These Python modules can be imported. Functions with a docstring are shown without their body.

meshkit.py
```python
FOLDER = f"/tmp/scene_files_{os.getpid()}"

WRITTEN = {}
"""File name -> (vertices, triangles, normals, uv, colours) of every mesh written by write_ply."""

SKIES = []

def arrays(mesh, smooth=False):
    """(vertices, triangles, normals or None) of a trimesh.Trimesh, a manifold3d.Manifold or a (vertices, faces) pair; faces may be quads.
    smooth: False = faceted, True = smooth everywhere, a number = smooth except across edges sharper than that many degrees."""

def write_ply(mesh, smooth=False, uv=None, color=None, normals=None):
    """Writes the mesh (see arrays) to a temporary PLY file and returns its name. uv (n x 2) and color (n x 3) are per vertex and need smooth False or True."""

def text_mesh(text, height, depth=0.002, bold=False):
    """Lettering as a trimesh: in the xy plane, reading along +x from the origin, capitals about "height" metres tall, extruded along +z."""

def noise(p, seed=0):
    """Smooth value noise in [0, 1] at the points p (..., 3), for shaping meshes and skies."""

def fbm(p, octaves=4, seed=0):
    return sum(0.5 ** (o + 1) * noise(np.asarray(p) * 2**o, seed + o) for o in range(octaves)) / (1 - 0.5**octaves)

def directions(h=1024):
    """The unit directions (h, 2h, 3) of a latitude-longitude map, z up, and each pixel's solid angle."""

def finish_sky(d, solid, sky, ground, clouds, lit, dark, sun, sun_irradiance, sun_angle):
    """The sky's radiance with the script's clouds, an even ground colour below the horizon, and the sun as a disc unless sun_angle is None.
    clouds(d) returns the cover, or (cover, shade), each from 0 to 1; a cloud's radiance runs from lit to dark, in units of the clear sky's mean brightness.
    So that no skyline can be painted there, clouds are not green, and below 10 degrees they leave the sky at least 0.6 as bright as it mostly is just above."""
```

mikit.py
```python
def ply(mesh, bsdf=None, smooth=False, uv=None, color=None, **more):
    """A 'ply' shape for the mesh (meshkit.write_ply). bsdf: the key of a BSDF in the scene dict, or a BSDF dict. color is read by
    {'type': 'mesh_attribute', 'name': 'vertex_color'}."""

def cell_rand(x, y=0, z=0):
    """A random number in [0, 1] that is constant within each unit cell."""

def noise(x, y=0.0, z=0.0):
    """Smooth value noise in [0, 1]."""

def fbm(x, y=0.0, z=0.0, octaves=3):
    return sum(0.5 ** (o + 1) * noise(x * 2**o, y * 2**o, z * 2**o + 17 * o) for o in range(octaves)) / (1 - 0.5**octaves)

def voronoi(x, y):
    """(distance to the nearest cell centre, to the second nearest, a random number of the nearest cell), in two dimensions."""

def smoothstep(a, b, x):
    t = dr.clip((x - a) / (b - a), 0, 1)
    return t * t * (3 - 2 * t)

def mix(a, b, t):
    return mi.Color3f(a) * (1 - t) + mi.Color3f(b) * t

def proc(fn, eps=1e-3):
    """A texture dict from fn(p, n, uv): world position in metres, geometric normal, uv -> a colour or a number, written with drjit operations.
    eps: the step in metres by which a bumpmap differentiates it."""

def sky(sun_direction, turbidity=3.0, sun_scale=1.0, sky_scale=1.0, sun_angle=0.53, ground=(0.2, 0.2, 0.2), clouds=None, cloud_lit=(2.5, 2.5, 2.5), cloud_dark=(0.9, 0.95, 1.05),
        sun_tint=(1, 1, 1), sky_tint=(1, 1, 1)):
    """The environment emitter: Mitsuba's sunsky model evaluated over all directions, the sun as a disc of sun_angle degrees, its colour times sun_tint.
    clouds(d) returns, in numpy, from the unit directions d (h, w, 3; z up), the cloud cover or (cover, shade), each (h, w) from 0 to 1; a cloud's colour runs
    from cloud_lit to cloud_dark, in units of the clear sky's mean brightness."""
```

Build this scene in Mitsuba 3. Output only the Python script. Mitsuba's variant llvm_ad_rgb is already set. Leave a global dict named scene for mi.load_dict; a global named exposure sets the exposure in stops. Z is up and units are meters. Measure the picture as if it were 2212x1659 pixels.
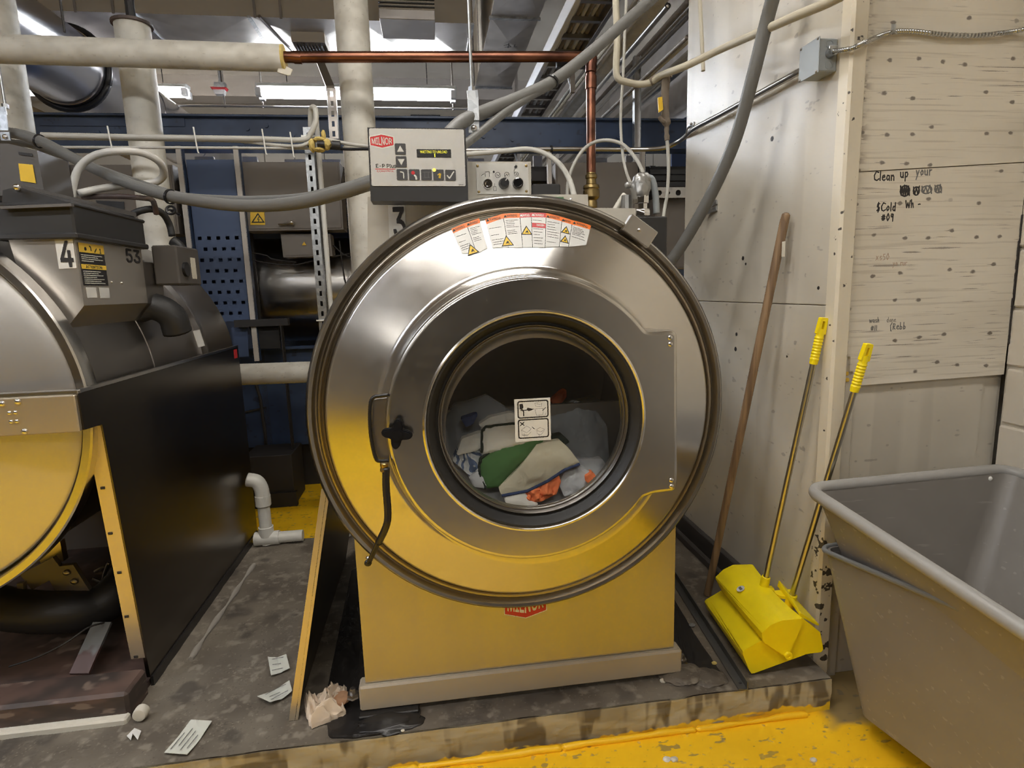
import math
import random

import drjit as dr
import manifold3d as m3
import mitsuba as mi
import numpy as np
import trimesh
from shapely import affinity
from shapely.geometry import LineString, Point, Polygon, box as sbox
from shapely.ops import unary_union

import meshkit
import mikit
from mikit import cell_rand, fbm, mix, noise, proc, smoothstep, voronoi

random.seed(7)
RNG = np.random.default_rng(7)
T = mi.ScalarTransform4f
scene, labels = {}, {}

# ---------------------------------------------------------------- camera, light, exposure
# eye height 1.42 m, looking 9 degrees down and 8 degrees to the right of the depth axis, slightly rolled
scene['camera'] = {'type': 'perspective', 'fov': 82.77, 'fov_axis': 'x', 'near_clip': 0.02, 'far_clip': 60.0,
                   'to_world': T().look_at(origin=[0, 0, 1.42], target=[0.13215, 0.978068, 1.259004], up=[0.050976, 0.1555, 0.98652])}
exposure = -0.05
LAMP, FAR_LAMP = 25.0, 190.0          # radiance of the near lamps' lenses and of the far bare tubes
COOL, WARM = (0.92, 0.98, 1.08), (1.0, 0.955, 0.885)


def rgb(*c):
    return {'type': 'rgb', 'value': list(c)}


# ---------------------------------------------------------------- helpers
V = lambda *a: np.array(a, float)


def unit(v):
    v = np.asarray(v, float)
    return v / np.linalg.norm(v)


def join(ms):
    return trimesh.util.concatenate(list(ms))


def box(lo, hi, b=0.0):
    """A box between two corners, its edges chamfered by b."""
    lo, hi = np.minimum(lo, hi), np.maximum(lo, hi)
    if b <= 0:
        return trimesh.creation.box(bounds=[lo, hi])
    c, h = (np.array(lo) + hi) / 2, (np.array(hi) - lo) / 2
    b = min(b, h.min() * 0.9)
    pts = []
    for s in np.ndindex(2, 2, 2):
        s = np.array(s) * 2 - 1
        for k in range(3):
            e = h - b
            e[k] = h[k]
            pts.append(c + s * e)
    return trimesh.convex.convex_hull(np.array(pts))


def cbox(c, size, b=0.0):
    c, h = np.array(c, float), np.array(size, float) / 2
    return box(c - h, c + h, b)


def frame(o, ex, ey):
    m = np.eye(4)
    ex = unit(ex)
    ey = unit(np.asarray(ey, float) - ex * np.dot(ex, ey))
    m[:3, 0], m[:3, 1], m[:3, 2], m[:3, 3] = ex, ey, np.cross(ex, ey), o
    return m


def put(mesh, m):
    mesh = mesh.copy()
    mesh.apply_transform(m)
    return mesh


def beam(p0, p1, w, h, up=(0, 0, 1), b=0.0):
    """A bar from p0 to p1, w wide across and h high along up."""
    p0, p1 = np.array(p0, float), np.array(p1, float)
    d = unit(p1 - p0)
    if abs(np.dot(d, up)) > 0.97:
        up = (0, 1, 0) if abs(d[1]) < 0.9 else (1, 0, 0)
    m = frame((p0 + p1) / 2, d, up)
    return put(cbox((0, 0, 0), (np.linalg.norm(p1 - p0), h, w), b), m)


def spline(pts, n=8):
    p = np.array(pts, float)
    if len(p) < 3:
        return p
    q = np.vstack([2 * p[0] - p[1], p, 2 * p[-1] - p[-2]])
    out = []
    for i in range(1, len(q) - 2):
        for t in np.arange(n) / n:
            a, b, c, d = q[i - 1], q[i], q[i + 1], q[i + 2]
            out.append(0.5 * (2 * b + (c - a) * t + (2 * a - 5 * b + 4 * c - d) * t * t + (3 * b - a - 3 * c + d) * t ** 3))
    return np.vstack(out + [p[-1]])


def tube(pts, r, sides=14, n=8, smooth=True, ring=None):
    """A round bar through the points; ring(i) may scale the radius."""
    p = spline(pts, n) if smooth else np.array(pts, float)
    t = np.gradient(p, axis=0)
    t /= np.linalg.norm(t, axis=1, keepdims=True) + 1e-12
    a = unit(np.cross(t[0], (0, 0, 1) if abs(t[0][2]) < 0.9 else (1, 0, 0)))
    rows, ang = [], np.arange(sides) * 2 * math.pi / sides
    rr = np.broadcast_to(r, (len(p),)).astype(float)
    for i in range(len(p)):
        a = unit(a - t[i] * np.dot(a, t[i]))
        b = np.cross(t[i], a)
        k = rr[i] * (ring(i) if ring else 1)
        rows.append(p[i] + k * (np.cos(ang)[:, None] * a + np.sin(ang)[:, None] * b))
    v = np.vstack(rows + [p[:1], p[-1:]])
    f = []
    for i in range(len(p) - 1):
        for j in range(sides):
            j2 = (j + 1) % sides
            q = (i * sides + j, i * sides + j2, (i + 1) * sides + j2, (i + 1) * sides + j)
            f += [(q[0], q[1], q[2]), (q[0], q[2], q[3])]
    n0, n1, last = len(p) * sides, len(p) * sides + 1, (len(p) - 1) * sides
    for j in range(sides):
        j2 = (j + 1) % sides
        f += [(n0, j2, j), (n1, last + j, last + j2)]
    return trimesh.Trimesh(v, f, process=False)


def cyl(p0, p1, r, sides=24):
    return tube([p0, p1], r, sides, smooth=False)


def lathe(profile, o, axis=(0, -1, 0), sides=48, closed=False):
    """Turns the profile of (radius, height along the axis) about the axis through o."""
    z = unit(axis)
    x = unit(np.cross(z, (0, 0, 1) if abs(z[2]) < 0.9 else (1, 0, 0)))
    y = np.cross(z, x)
    pr = np.array(list(profile) + ([profile[0]] if closed else []), float)
    ang = np.arange(sides) * 2 * math.pi / sides
    ring = np.cos(ang)[:, None] * x + np.sin(ang)[:, None] * y
    v = np.vstack([np.asarray(o, float) + r * ring + h * z for r, h in pr])
    f = []
    for i in range(len(pr) - 1):
        for j in range(sides):
            j2 = (j + 1) % sides
            q = (i * sides + j, i * sides + j2, (i + 1) * sides + j2, (i + 1) * sides + j)
            if pr[i][0] > 1e-6:
                f.append((q[0], q[1], q[2]))
            if pr[i + 1][0] > 1e-6:
                f.append((q[0], q[2], q[3]))
    m = trimesh.Trimesh(v, f, process=False)
    m.merge_vertices()
    return m


def prism(poly, depth, o=(0, 0, 0), ex=(1, 0, 0), ey=(0, 0, 1)):
    """A 2-D outline extruded by depth along ex x ey (towards the camera for the default axes)."""
    geoms = list(poly.geoms) if hasattr(poly, 'geoms') else [poly if hasattr(poly, 'exterior') else Polygon(poly)]
    m = join(trimesh.creation.extrude_polygon(g, depth, engine='earcut') for g in geoms if g.area > 1e-10)
    return put(m, frame(o, ex, ey))


def front(pts, depth, y=None):
    """The outline through world points (their x and z), extruded by depth towards the camera from the plane y."""
    p = [(q[0], q[2]) for q in pts]
    return prism(Polygon(p).buffer(0), depth, (0, pts[0][1] if y is None else y, 0))


def text(s, h, o, ex=(1, 0, 0), ey=(0, 0, 1), depth=0.0006, bold=False, width=None, centre=False):
    m = meshkit.text_mesh(s, h, depth, bold)
    w = m.bounds[1][0] - m.bounds[0][0]
    if width:
        m.apply_scale([width / w, 1, 1])
        w = width
    if centre:
        m.apply_translation([-w / 2 - m.bounds[0][0], -h / 2, 0])
    return put(m, frame(o, ex, ey))


def sphere(c, r, sub=2, scale=(1, 1, 1)):
    m = trimesh.creation.icosphere(sub, 1.0)
    m.apply_scale(np.array(scale, float) * r)
    m.apply_translation(c)
    return m


COUNT = {}


def key_for(name):
    k = COUNT.get(name, 0)
    COUNT[name] = k + 1
    return name if k == 0 else f'{name}_{k:03d}'


def part(holder, name, mesh, mat, smooth=False, label=None, kind=None, **more):
    key = key_for(f'{holder}__{name}')
    scene[key] = mikit.ply(mesh, mat, smooth=smooth, **more)
    if label or kind:
        labels[key] = {k: v for k, v in (('label', label), ('kind', kind)) if v}
    return key


def thing(name, label, cat, group=None):
    key = key_for(name)
    labels[key] = {'label': label, 'category': cat, **({'group': group} if group else {})}
    return key


def solid(name, mesh, mat, label, cat, group=None, smooth=False):
    key = thing(name, label, cat, group)
    scene[key] = mikit.ply(mesh, mat, smooth=smooth)
    return key


def struct(name, mesh, mat, label=None, smooth=False):
    key = key_for(name)
    scene[key] = mikit.ply(mesh, mat, smooth=smooth)
    labels[key] = {'kind': 'structure', **({'label': label} if label else {})}
    return key


# ---------------------------------------------------------------- materials
def mat(name, color, rough=0.5, metal=0.0, bump=None, bump_scale=0.001, two=True, **more):
    b = {'type': 'principled', 'base_color': color if isinstance(color, dict) else rgb(*color),
         'roughness': rough, 'metallic': metal, **more}
    if bump is not None:
        b = {'type': 'bumpmap', 'arbitrary': bump, 'scale': bump_scale, 'bsdf': b}
    scene[name] = {'type': 'twosided', 'bsdf': b} if two else b
    return name

def steel_rough(p, n, uv):
    return 0.16 + 0.10 * fbm(p.x * 9, p.y * 9, p.z * 9) + 0.03 * noise(p.x * 60, p.y * 5, p.z * 60)


def dull_rough(p, n, uv):
    return 0.26 + 0.16 * fbm(p.x * 7, p.y * 7, p.z * 7)


def wall_paint(p, n, uv):
    blot = fbm(p.x * 2.3, p.y * 2.3, p.z * 1.6)
    drip = noise(p.x * 16, p.y * 16, p.z * 1.2)
    scuff = smoothstep(0.70, 0.78, fbm(p.x * 26, p.y * 26, p.z * 40))
    c = mix((0.53, 0.495, 0.425), (0.44, 0.41, 0.35), smoothstep(0.35, 0.75, blot))
    c = mix(c, (0.38, 0.35, 0.30), 0.35 * smoothstep(0.62, 0.8, drip))
    return mix(c, (0.20, 0.18, 0.16), 0.45 * scuff)


def plywood_paint(p, n, uv):
    grain = fbm(p.x * 5, p.y * 5, p.z * 120)
    patch = fbm(p.x * 3, p.y * 3, p.z * 4)
    c = mix((0.66, 0.62, 0.535), (0.54, 0.50, 0.425), smoothstep(0.35, 0.8, patch))
    crack = smoothstep(0.64, 0.74, fbm(p.x * 9 + 3, p.y * 9, p.z * 170)) * smoothstep(0.45, 0.62, fbm(p.x * 4 + 9, p.y, p.z * 6))
    c = mix(c, (0.44, 0.40, 0.33), 0.6 * smoothstep(0.52, 0.75, grain))
    c = mix(c, (0.16, 0.13, 0.11), 0.75 * crack)
    rim = smoothstep(1.395, 1.345, p.x + 0.02 * noise(p.z * 22)) * smoothstep(1.70, 1.80, p.z)
    c = mix(c, (0.20, 0.16, 0.12), 0.8 * rim * smoothstep(0.50, 0.62, fbm(p.x * 24, p.y, p.z * 60)))
    u, v = p.x / 0.088 + 0.3, p.z / 0.107 + 0.05 * noise(p.x * 4)
    iu, iv = dr.floor(u), dr.floor(v)
    du = (u - iu - 0.5 - 0.35 * (cell_rand(iu, iv, 1) - 0.5)) * 0.088
    dv = (v - iv - 0.5 - 0.30 * (cell_rand(iu, iv, 2) - 0.5)) * 0.107
    wob = 0.006 * (fbm(p.x * 130, p.y, p.z * 130) - 0.35)
    nail = 1 - smoothstep(0.0045, 0.0085, dr.sqrt(du * du * 0.45 + dv * dv) + wob)
    tear = (1 - smoothstep(0.0008, 0.002, dr.abs(dv) + wob * 0.4)) * (1 - smoothstep(0.006, 0.020, dr.abs(du + 0.01))) * smoothstep(0.5, 0.6, cell_rand(iu, iv, 4))
    on = smoothstep(0.30, 0.34, cell_rand(iu, iv, 3))
    return mix(c, (0.10, 0.082, 0.07), 0.85 * on * dr.maximum(nail, 0.7 * tear))


def plywood_bump(p, n, uv):
    return fbm(p.x * 5, p.y * 5, p.z * 110, octaves=2)


def concrete_top(p, n, uv):
    a = fbm(p.x * 5, p.y * 5, p.z * 5)
    b = fbm(p.x * 30, p.y * 30, p.z * 30)
    grit = noise(p.x * 170, p.y * 170, p.z * 170)
    c = mix((0.155, 0.134, 0.105), (0.088, 0.073, 0.057), smoothstep(0.3, 0.7, a))
    c = mix(c, (0.25, 0.222, 0.18), 0.6 * smoothstep(0.52, 0.74, b))
    c = mix(c, (0.30, 0.265, 0.21), 0.35 * smoothstep(0.72, 0.92, grit))
    c = mix(c, (0.05, 0.042, 0.034), 0.35 * smoothstep(0.30, 0.10, grit))
    return mix(c, (0.04, 0.034, 0.03), 0.6 * smoothstep(0.60, 0.75, fbm(p.x * 9 + 7, p.y * 9, p.z)))


def concrete_face(p, n, uv):
    a = fbm(p.x * 4, p.y, p.z * 9)
    st = fbm(p.x * 22, p.y * 3, p.z * 5)
    c = mix((0.35, 0.315, 0.225), (0.23, 0.20, 0.135), smoothstep(0.35, 0.7, a))
    c = mix(c, (0.085, 0.066, 0.042), 0.85 * smoothstep(0.49, 0.62, st))
    c = mix(c, (0.37, 0.33, 0.23), 0.6 * smoothstep(0.58, 0.7, fbm(p.x * 6 + 4, p.y, p.z * 22)))
    ragged = p.z + 0.035 * fbm(p.x * 9, p.x * 31) - 0.02
    paint = (1 - smoothstep(0.004, 0.012, ragged - 0.020 * smoothstep(0.4, 1.1, p.x))) * smoothstep(0.28, 0.4, fbm(p.x * 14, p.y, p.z * 40))
    return mix(c, (0.72, 0.49, 0.02), paint)


def floor_yellow(p, n, uv):
    a = fbm(p.x * 3, p.y * 3)
    c = mix((0.88, 0.535, 0.012), (0.80, 0.465, 0.010), smoothstep(0.35, 0.7, a))
    worn = smoothstep(0.70, 0.76, fbm(p.x * 26 + 3, p.y * 60)) * smoothstep(1.25, 1.5, p.y)
    c = mix(c, (0.22, 0.17, 0.07), 0.75 * worn)
    speck = smoothstep(0.75, 0.80, fbm(p.x * 50, p.y * 50))
    c = mix(c, (0.30, 0.24, 0.12), 0.5 * speck)
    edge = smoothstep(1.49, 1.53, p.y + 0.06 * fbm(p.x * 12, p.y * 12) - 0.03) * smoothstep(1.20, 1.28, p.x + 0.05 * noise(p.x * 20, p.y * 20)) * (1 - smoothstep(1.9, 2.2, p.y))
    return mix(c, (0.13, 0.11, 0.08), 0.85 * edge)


def far_floor(p, n, uv):
    return mix((0.12, 0.105, 0.085), (0.08, 0.07, 0.06), fbm(p.x * 3, p.y * 3))


def pale_pipe(p, n, uv):
    a = fbm(p.x * 12, p.y * 12, p.z * 12)
    c = mix((0.56, 0.545, 0.49), (0.45, 0.43, 0.375), smoothstep(0.35, 0.75, a))
    return mix(c, (0.27, 0.24, 0.19), 0.25 * smoothstep(0.70, 0.78, fbm(p.x * 70, p.y * 70, p.z * 70)))


def copper_color(p, n, uv):
    return mix((0.24, 0.105, 0.065), (0.11, 0.050, 0.036), smoothstep(0.35, 0.7, fbm(p.x * 9, p.y * 9, p.z * 14)))


def galv(p, n, uv):
    d1, d2, w = voronoi((p.x + p.y) * 60, p.z * 60)
    return mix((0.50, 0.52, 0.54), (0.34, 0.36, 0.38), w)


def wood_color(p, n, uv):
    g = fbm(p.x * 90, p.y * 90, p.z * 3)
    return mix((0.26, 0.170, 0.095), (0.15, 0.095, 0.055), smoothstep(0.3, 0.75, g))


def blue_paint(p, n, uv):
    a = fbm(p.x * 6, p.y * 6, p.z * 6)
    c = mix((0.035, 0.060, 0.120), (0.022, 0.038, 0.080), smoothstep(0.3, 0.7, a))
    return mix(c, (0.02, 0.02, 0.03), 0.6 * smoothstep(0.68, 0.75, fbm(p.x * 22, p.y * 22, p.z * 22)))


def bin_plastic(p, n, uv):
    a = fbm(p.x * 7, p.y * 7, p.z * 7)
    c = mix((0.205, 0.192, 0.176), (0.172, 0.160, 0.147), a)
    return mix(c, (0.28, 0.265, 0.245), 0.5 * smoothstep(0.70, 0.78, fbm(p.x * 8 + p.z * 40, p.y * 60, p.z * 60)))


def rusty(p, n, uv):
    a = fbm(p.x * 10, p.y * 10, p.z * 24)
    c = mix((0.10, 0.062, 0.05), (0.045, 0.034, 0.03), smoothstep(0.3, 0.7, a))
    return mix(c, (0.20, 0.15, 0.12), 0.7 * smoothstep(0.62, 0.72, fbm(p.x * 14 + 5, p.y * 14, p.z * 40)))


def chipped(p, n, uv):
    a = fbm(p.x * 55, p.y * 55, p.z * 40)
    low = smoothstep(0.78, 0.5, p.z)
    c = mix((0.66, 0.61, 0.50), (0.56, 0.51, 0.41), fbm(p.x * 6, p.y * 6, p.z * 4))
    return mix(c, (0.06, 0.052, 0.045), smoothstep(0.62, 0.66, a + 0.16 * low - 0.12))


def cloth_bump(p, n, uv):
    return 0.6 * noise(p.x * 220, p.y * 220, p.z * 220) + 0.4 * noise(p.x * 500, p.y * 500, p.z * 500)


def cast_rough(p, n, uv):
    return noise(p.x * 300, p.y * 300, p.z * 300)


def ceil_color(p, n, uv):
    return mix((0.36, 0.33, 0.28), (0.28, 0.25, 0.21), fbm(p.x * 2, p.y * 2, p.z * 2))


def duct_color(p, n, uv):
    a = fbm(p.x * 5, p.y * 5, p.z * 5)
    return mix((0.62, 0.60, 0.59), (0.48, 0.46, 0.45), smoothstep(0.35, 0.7, a))



def base_rough(p, n, uv):
    return 0.24 + 0.12 * noise(p.x * 40, p.z * 1.5) + 0.08 * fbm(p.x * 8, p.z * 8)


mat('m_steel', (0.63, 0.615, 0.59), proc(steel_rough), 1.0)
mat('m_steel_bright', (0.74, 0.72, 0.69), 0.18, 1.0)
mat('m_steel_dark', (0.36, 0.34, 0.32), proc(dull_rough), 1.0)
mat('m_chrome', (0.78, 0.77, 0.75), 0.08, 1.0)
mat('m_galv', proc(galv), 0.38, 1.0)
mat('m_brass', (0.34, 0.25, 0.11), 0.35, 1.0)
mat('m_copper', proc(copper_color), 0.33, 1.0)
mat('m_cast', (0.40, 0.40, 0.39), 0.42, 0.9, bump=proc(cast_rough), bump_scale=0.0004)
mat('m_wall', proc(wall_paint), 0.42)
mat('m_ply', proc(plywood_paint), 0.55, bump=proc(plywood_bump), bump_scale=0.0016)
mat('m_block', (0.60, 0.555, 0.475), 0.55, bump=proc(cast_rough), bump_scale=0.0006)
mat('m_concrete', proc(concrete_top), 0.62, bump=proc(lambda p, n, uv: fbm(p.x * 40, p.y * 40, p.z * 40)), bump_scale=0.004)
mat('m_concrete_face', proc(concrete_face), 0.75, bump=proc(lambda p, n, uv: fbm(p.x * 30, p.y * 30, p.z * 30)), bump_scale=0.006)
mat('m_floor', proc(floor_yellow), 0.45)
mat('m_far_floor', proc(far_floor), 0.6)
mat('m_pipe', proc(pale_pipe), 0.6)
mat('m_trim', proc(chipped), 0.5)
mat('m_wood', proc(wood_color), 0.55)
mat('m_blue', proc(blue_paint), 0.45)
mat('m_bin', proc(bin_plastic), 0.40)
mat('m_rust', proc(rusty), 0.55)
mat('m_ceiling', proc(ceil_color), 0.8)
mat('m_duct', proc(duct_color), 0.36, 0.9)
mat('m_cabinet', (0.50, 0.475, 0.415), 0.45)
mat('m_base', (0.36, 0.315, 0.245), 0.45)
mat('m_taupe', (0.165, 0.145, 0.125), 0.5)
mat('m_charcoal', (0.021, 0.021, 0.0215), 0.48)
mat('m_dark', (0.022, 0.020, 0.019), 0.6)
mat('m_black', (0.010, 0.010, 0.011), 0.35)
mat('m_gloss_black', (0.008, 0.008, 0.009), 0.12)
mat('m_rubber', (0.018, 0.018, 0.018), 0.5)
mat('m_gray_conduit', (0.125, 0.125, 0.12), 0.5)
mat('m_conduit', (0.43, 0.42, 0.385), 0.5)
mat('m_pvc', (0.62, 0.61, 0.56), 0.4)
mat('m_hose', (0.50, 0.49, 0.46), 0.35)
mat('m_box_gray', (0.27, 0.30, 0.32), 0.5)
mat('m_white', (0.66, 0.66, 0.63), 0.45)
mat('m_panel', (0.55, 0.55, 0.535), 0.4)
mat('m_button', (0.055, 0.055, 0.058), 0.4)
mat('m_red', (0.50, 0.03, 0.035), 0.4)
mat('m_orange', (0.78, 0.17, 0.02), 0.45)
mat('m_yellow', (0.90, 0.72, 0.008), 0.36)
mat('m_sticker_yellow', (0.70, 0.45, 0.03), 0.45)
mat('m_amber', (0.75, 0.50, 0.06), 0.4)
mat('m_green_label', (0.06, 0.14, 0.06), 0.5)
mat('m_ink', (0.016, 0.015, 0.016), 0.6)
mat('m_grey_ink', (0.13, 0.13, 0.13), 0.6)
mat('m_foam', (0.52, 0.40, 0.13), 0.8)
mat('m_paper', (0.56, 0.53, 0.45), 0.7)
mat('m_tar', (0.014, 0.013, 0.013), 0.35)
mat('m_mdf', (0.05, 0.045, 0.042), 0.5)
mat('m_tan_steel', (0.62, 0.55, 0.43), 0.30, 0.8)
mat('m_dirty', (0.16, 0.13, 0.10), 0.85, bump=proc(cast_rough), bump_scale=0.003)
mat('m_cream_pipe', (0.42, 0.385, 0.30), 0.6)
mat('m_far_wall', (0.40, 0.37, 0.32), 0.8)
for nm, c in dict(white=(0.78, 0.76, 0.70), cream=(0.60, 0.55, 0.42), green=(0.060, 0.150, 0.045), orange=(0.85, 0.22, 0.08), grey=(0.33, 0.35, 0.37),
                  blue=(0.035, 0.055, 0.14), pale=(0.52, 0.53, 0.55), dark=(0.012, 0.022, 0.014), stripe=(0.40, 0.44, 0.50), rag=(0.66, 0.56, 0.45)).items():
    mat('m_cloth_' + nm, c, 0.9, bump=proc(cloth_bump), bump_scale=0.0012, sheen=0.3)
def stripe_color(p, n, uv):
    s = p.x * 140 + 60 * p.z + 5 * noise(p.x * 60, p.z * 60)
    return mix((0.58, 0.60, 0.62), (0.10, 0.14, 0.24), smoothstep(0.1, 0.5, dr.sin(s * 2.2)))


mat('m_cloth_striped', proc(stripe_color), 0.9)
scene['m_glass'] = {'type': 'thindielectric', 'int_ior': 1.5, 'specular_transmittance': rgb(0.93, 0.94, 0.93)}
scene['m_lamp_body'] = {'type': 'twosided', 'bsdf': {'type': 'diffuse', 'reflectance': rgb(0.7, 0.7, 0.68)}}


def lamp_tube(radiance, tint):
    return {'type': 'area', 'radiance': rgb(*(radiance * t for t in tint))}


def side_rough(p, n, uv):
    return 0.22 + 0.14 * fbm(p.x * 6, p.y * 4, p.z * 4)


def strut_color(p, n, uv):
    return mix((0.085, 0.045, 0.038), (0.14, 0.145, 0.145), smoothstep(0.225, 0.24, p.z + 0.02 * noise(p.x * 60, p.y * 60)))


mat('m_side', (0.13, 0.115, 0.10), proc(side_rough), 1.0)
mat('m_rust_strut', proc(strut_color), 0.5)
mat('m_faint_ink', (0.22, 0.20, 0.18), 0.6)
mat('m_brown_ink', (0.36, 0.26, 0.19), 0.6)
mat('m_conduit_steel', (0.55, 0.53, 0.50), 0.28, 1.0)
mat('m_chrome_dull', (0.45, 0.46, 0.46), 0.25, 1.0)
mat('m_pole', (0.56, 0.53, 0.46), 0.28, 1.0)
mat('m_bin_rim', (0.27, 0.265, 0.255), 0.38)
mat('m_rim_gray', (0.16, 0.165, 0.165), 0.45)
mat('m_post', (0.50, 0.47, 0.43), 0.4)
mat('m_blue_light', (0.055, 0.085, 0.165), 0.5)
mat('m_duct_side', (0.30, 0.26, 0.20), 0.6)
mat('m_duct_shiny', (0.52, 0.52, 0.56), 0.20, 1.0)
mat('m_rail', (0.62, 0.63, 0.66), 0.4)
mat('m_amber_wood', (0.42, 0.28, 0.12), 0.6)
mat('m_base_steel', (0.44, 0.42, 0.385), proc(base_rough), 0.86)
mat('m_rim', (0.60, 0.56, 0.50), 0.22, 1.0)
mat('m_floor_ridge', (0.85, 0.50, 0.012), 0.45)
mat('m_taupe_dark', (0.070, 0.064, 0.058), 0.45)
mat('m_hopper', (0.52, 0.49, 0.45), 0.30, 0.8)
mat('m_dome', (0.62, 0.60, 0.57), 0.36, 0.9)
mat('m_drum', (0.50, 0.48, 0.46), 0.45, 1.0)
mat('m_paper_white', (0.55, 0.56, 0.50), 0.6)
mat('m_rag_brown', (0.36, 0.20, 0.11), 0.9)
mat('m_angle', (0.13, 0.13, 0.125), 0.45, 0.7)
mat('m_grey_crumb', (0.20, 0.20, 0.20), 0.7)
mat('m_bar', (0.20, 0.19, 0.18), 0.4, 0.8)
mat('m_caulk', (0.27, 0.25, 0.22), 0.8)

# ---------------------------------------------------------------- the setting
# yellow floor strip in front of the machines and behind the plinth; bare floor further off
struct('floor', join([box((-0.9, -0.15, -0.1), (2.6, 1.80, 0)), box((-7, -2.5, -0.1), (-0.9, 1.80, 0)), box((-7, 3.1, -0.1), (5.5, 4.75, 0))]), 'm_floor', 'yellow painted concrete floor with worn edges')
struct('floor', join([box((-0.9, -12, -0.1), (2.6, -0.15, 0)), box((-7, -12, -0.1), (-0.9, -2.5, 0)), box((-7, 4.75, -0.1), (5.5, 10.2, 0))]), 'm_far_floor', 'bare brown floor')


def rough_slab(lo, hi, step, amp, seed):
    nx, ny = max(2, int((hi[0] - lo[0]) / step)), max(2, int((hi[1] - lo[1]) / step))
    m = trimesh.creation.box(bounds=[lo, hi])
    m = m.subdivide_to_size(step, max_iter=12)
    v = m.vertices
    nse = meshkit.fbm(v * 14, 4, seed) - 0.5
    top = (v[:, 2] > hi[2] - 1e-6)
    fr = (v[:, 1] < lo[1] + 1e-6)
    edge = top & fr
    v[top, 2] += nse[top] * amp * 0.6
    v[fr, 1] += nse[fr] * amp
    v[edge, 1] += 0.008 + np.abs(nse[edge]) * amp
    v[edge, 2] -= 0.006 + np.abs(nse[edge]) * amp * 0.8
    return m


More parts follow.
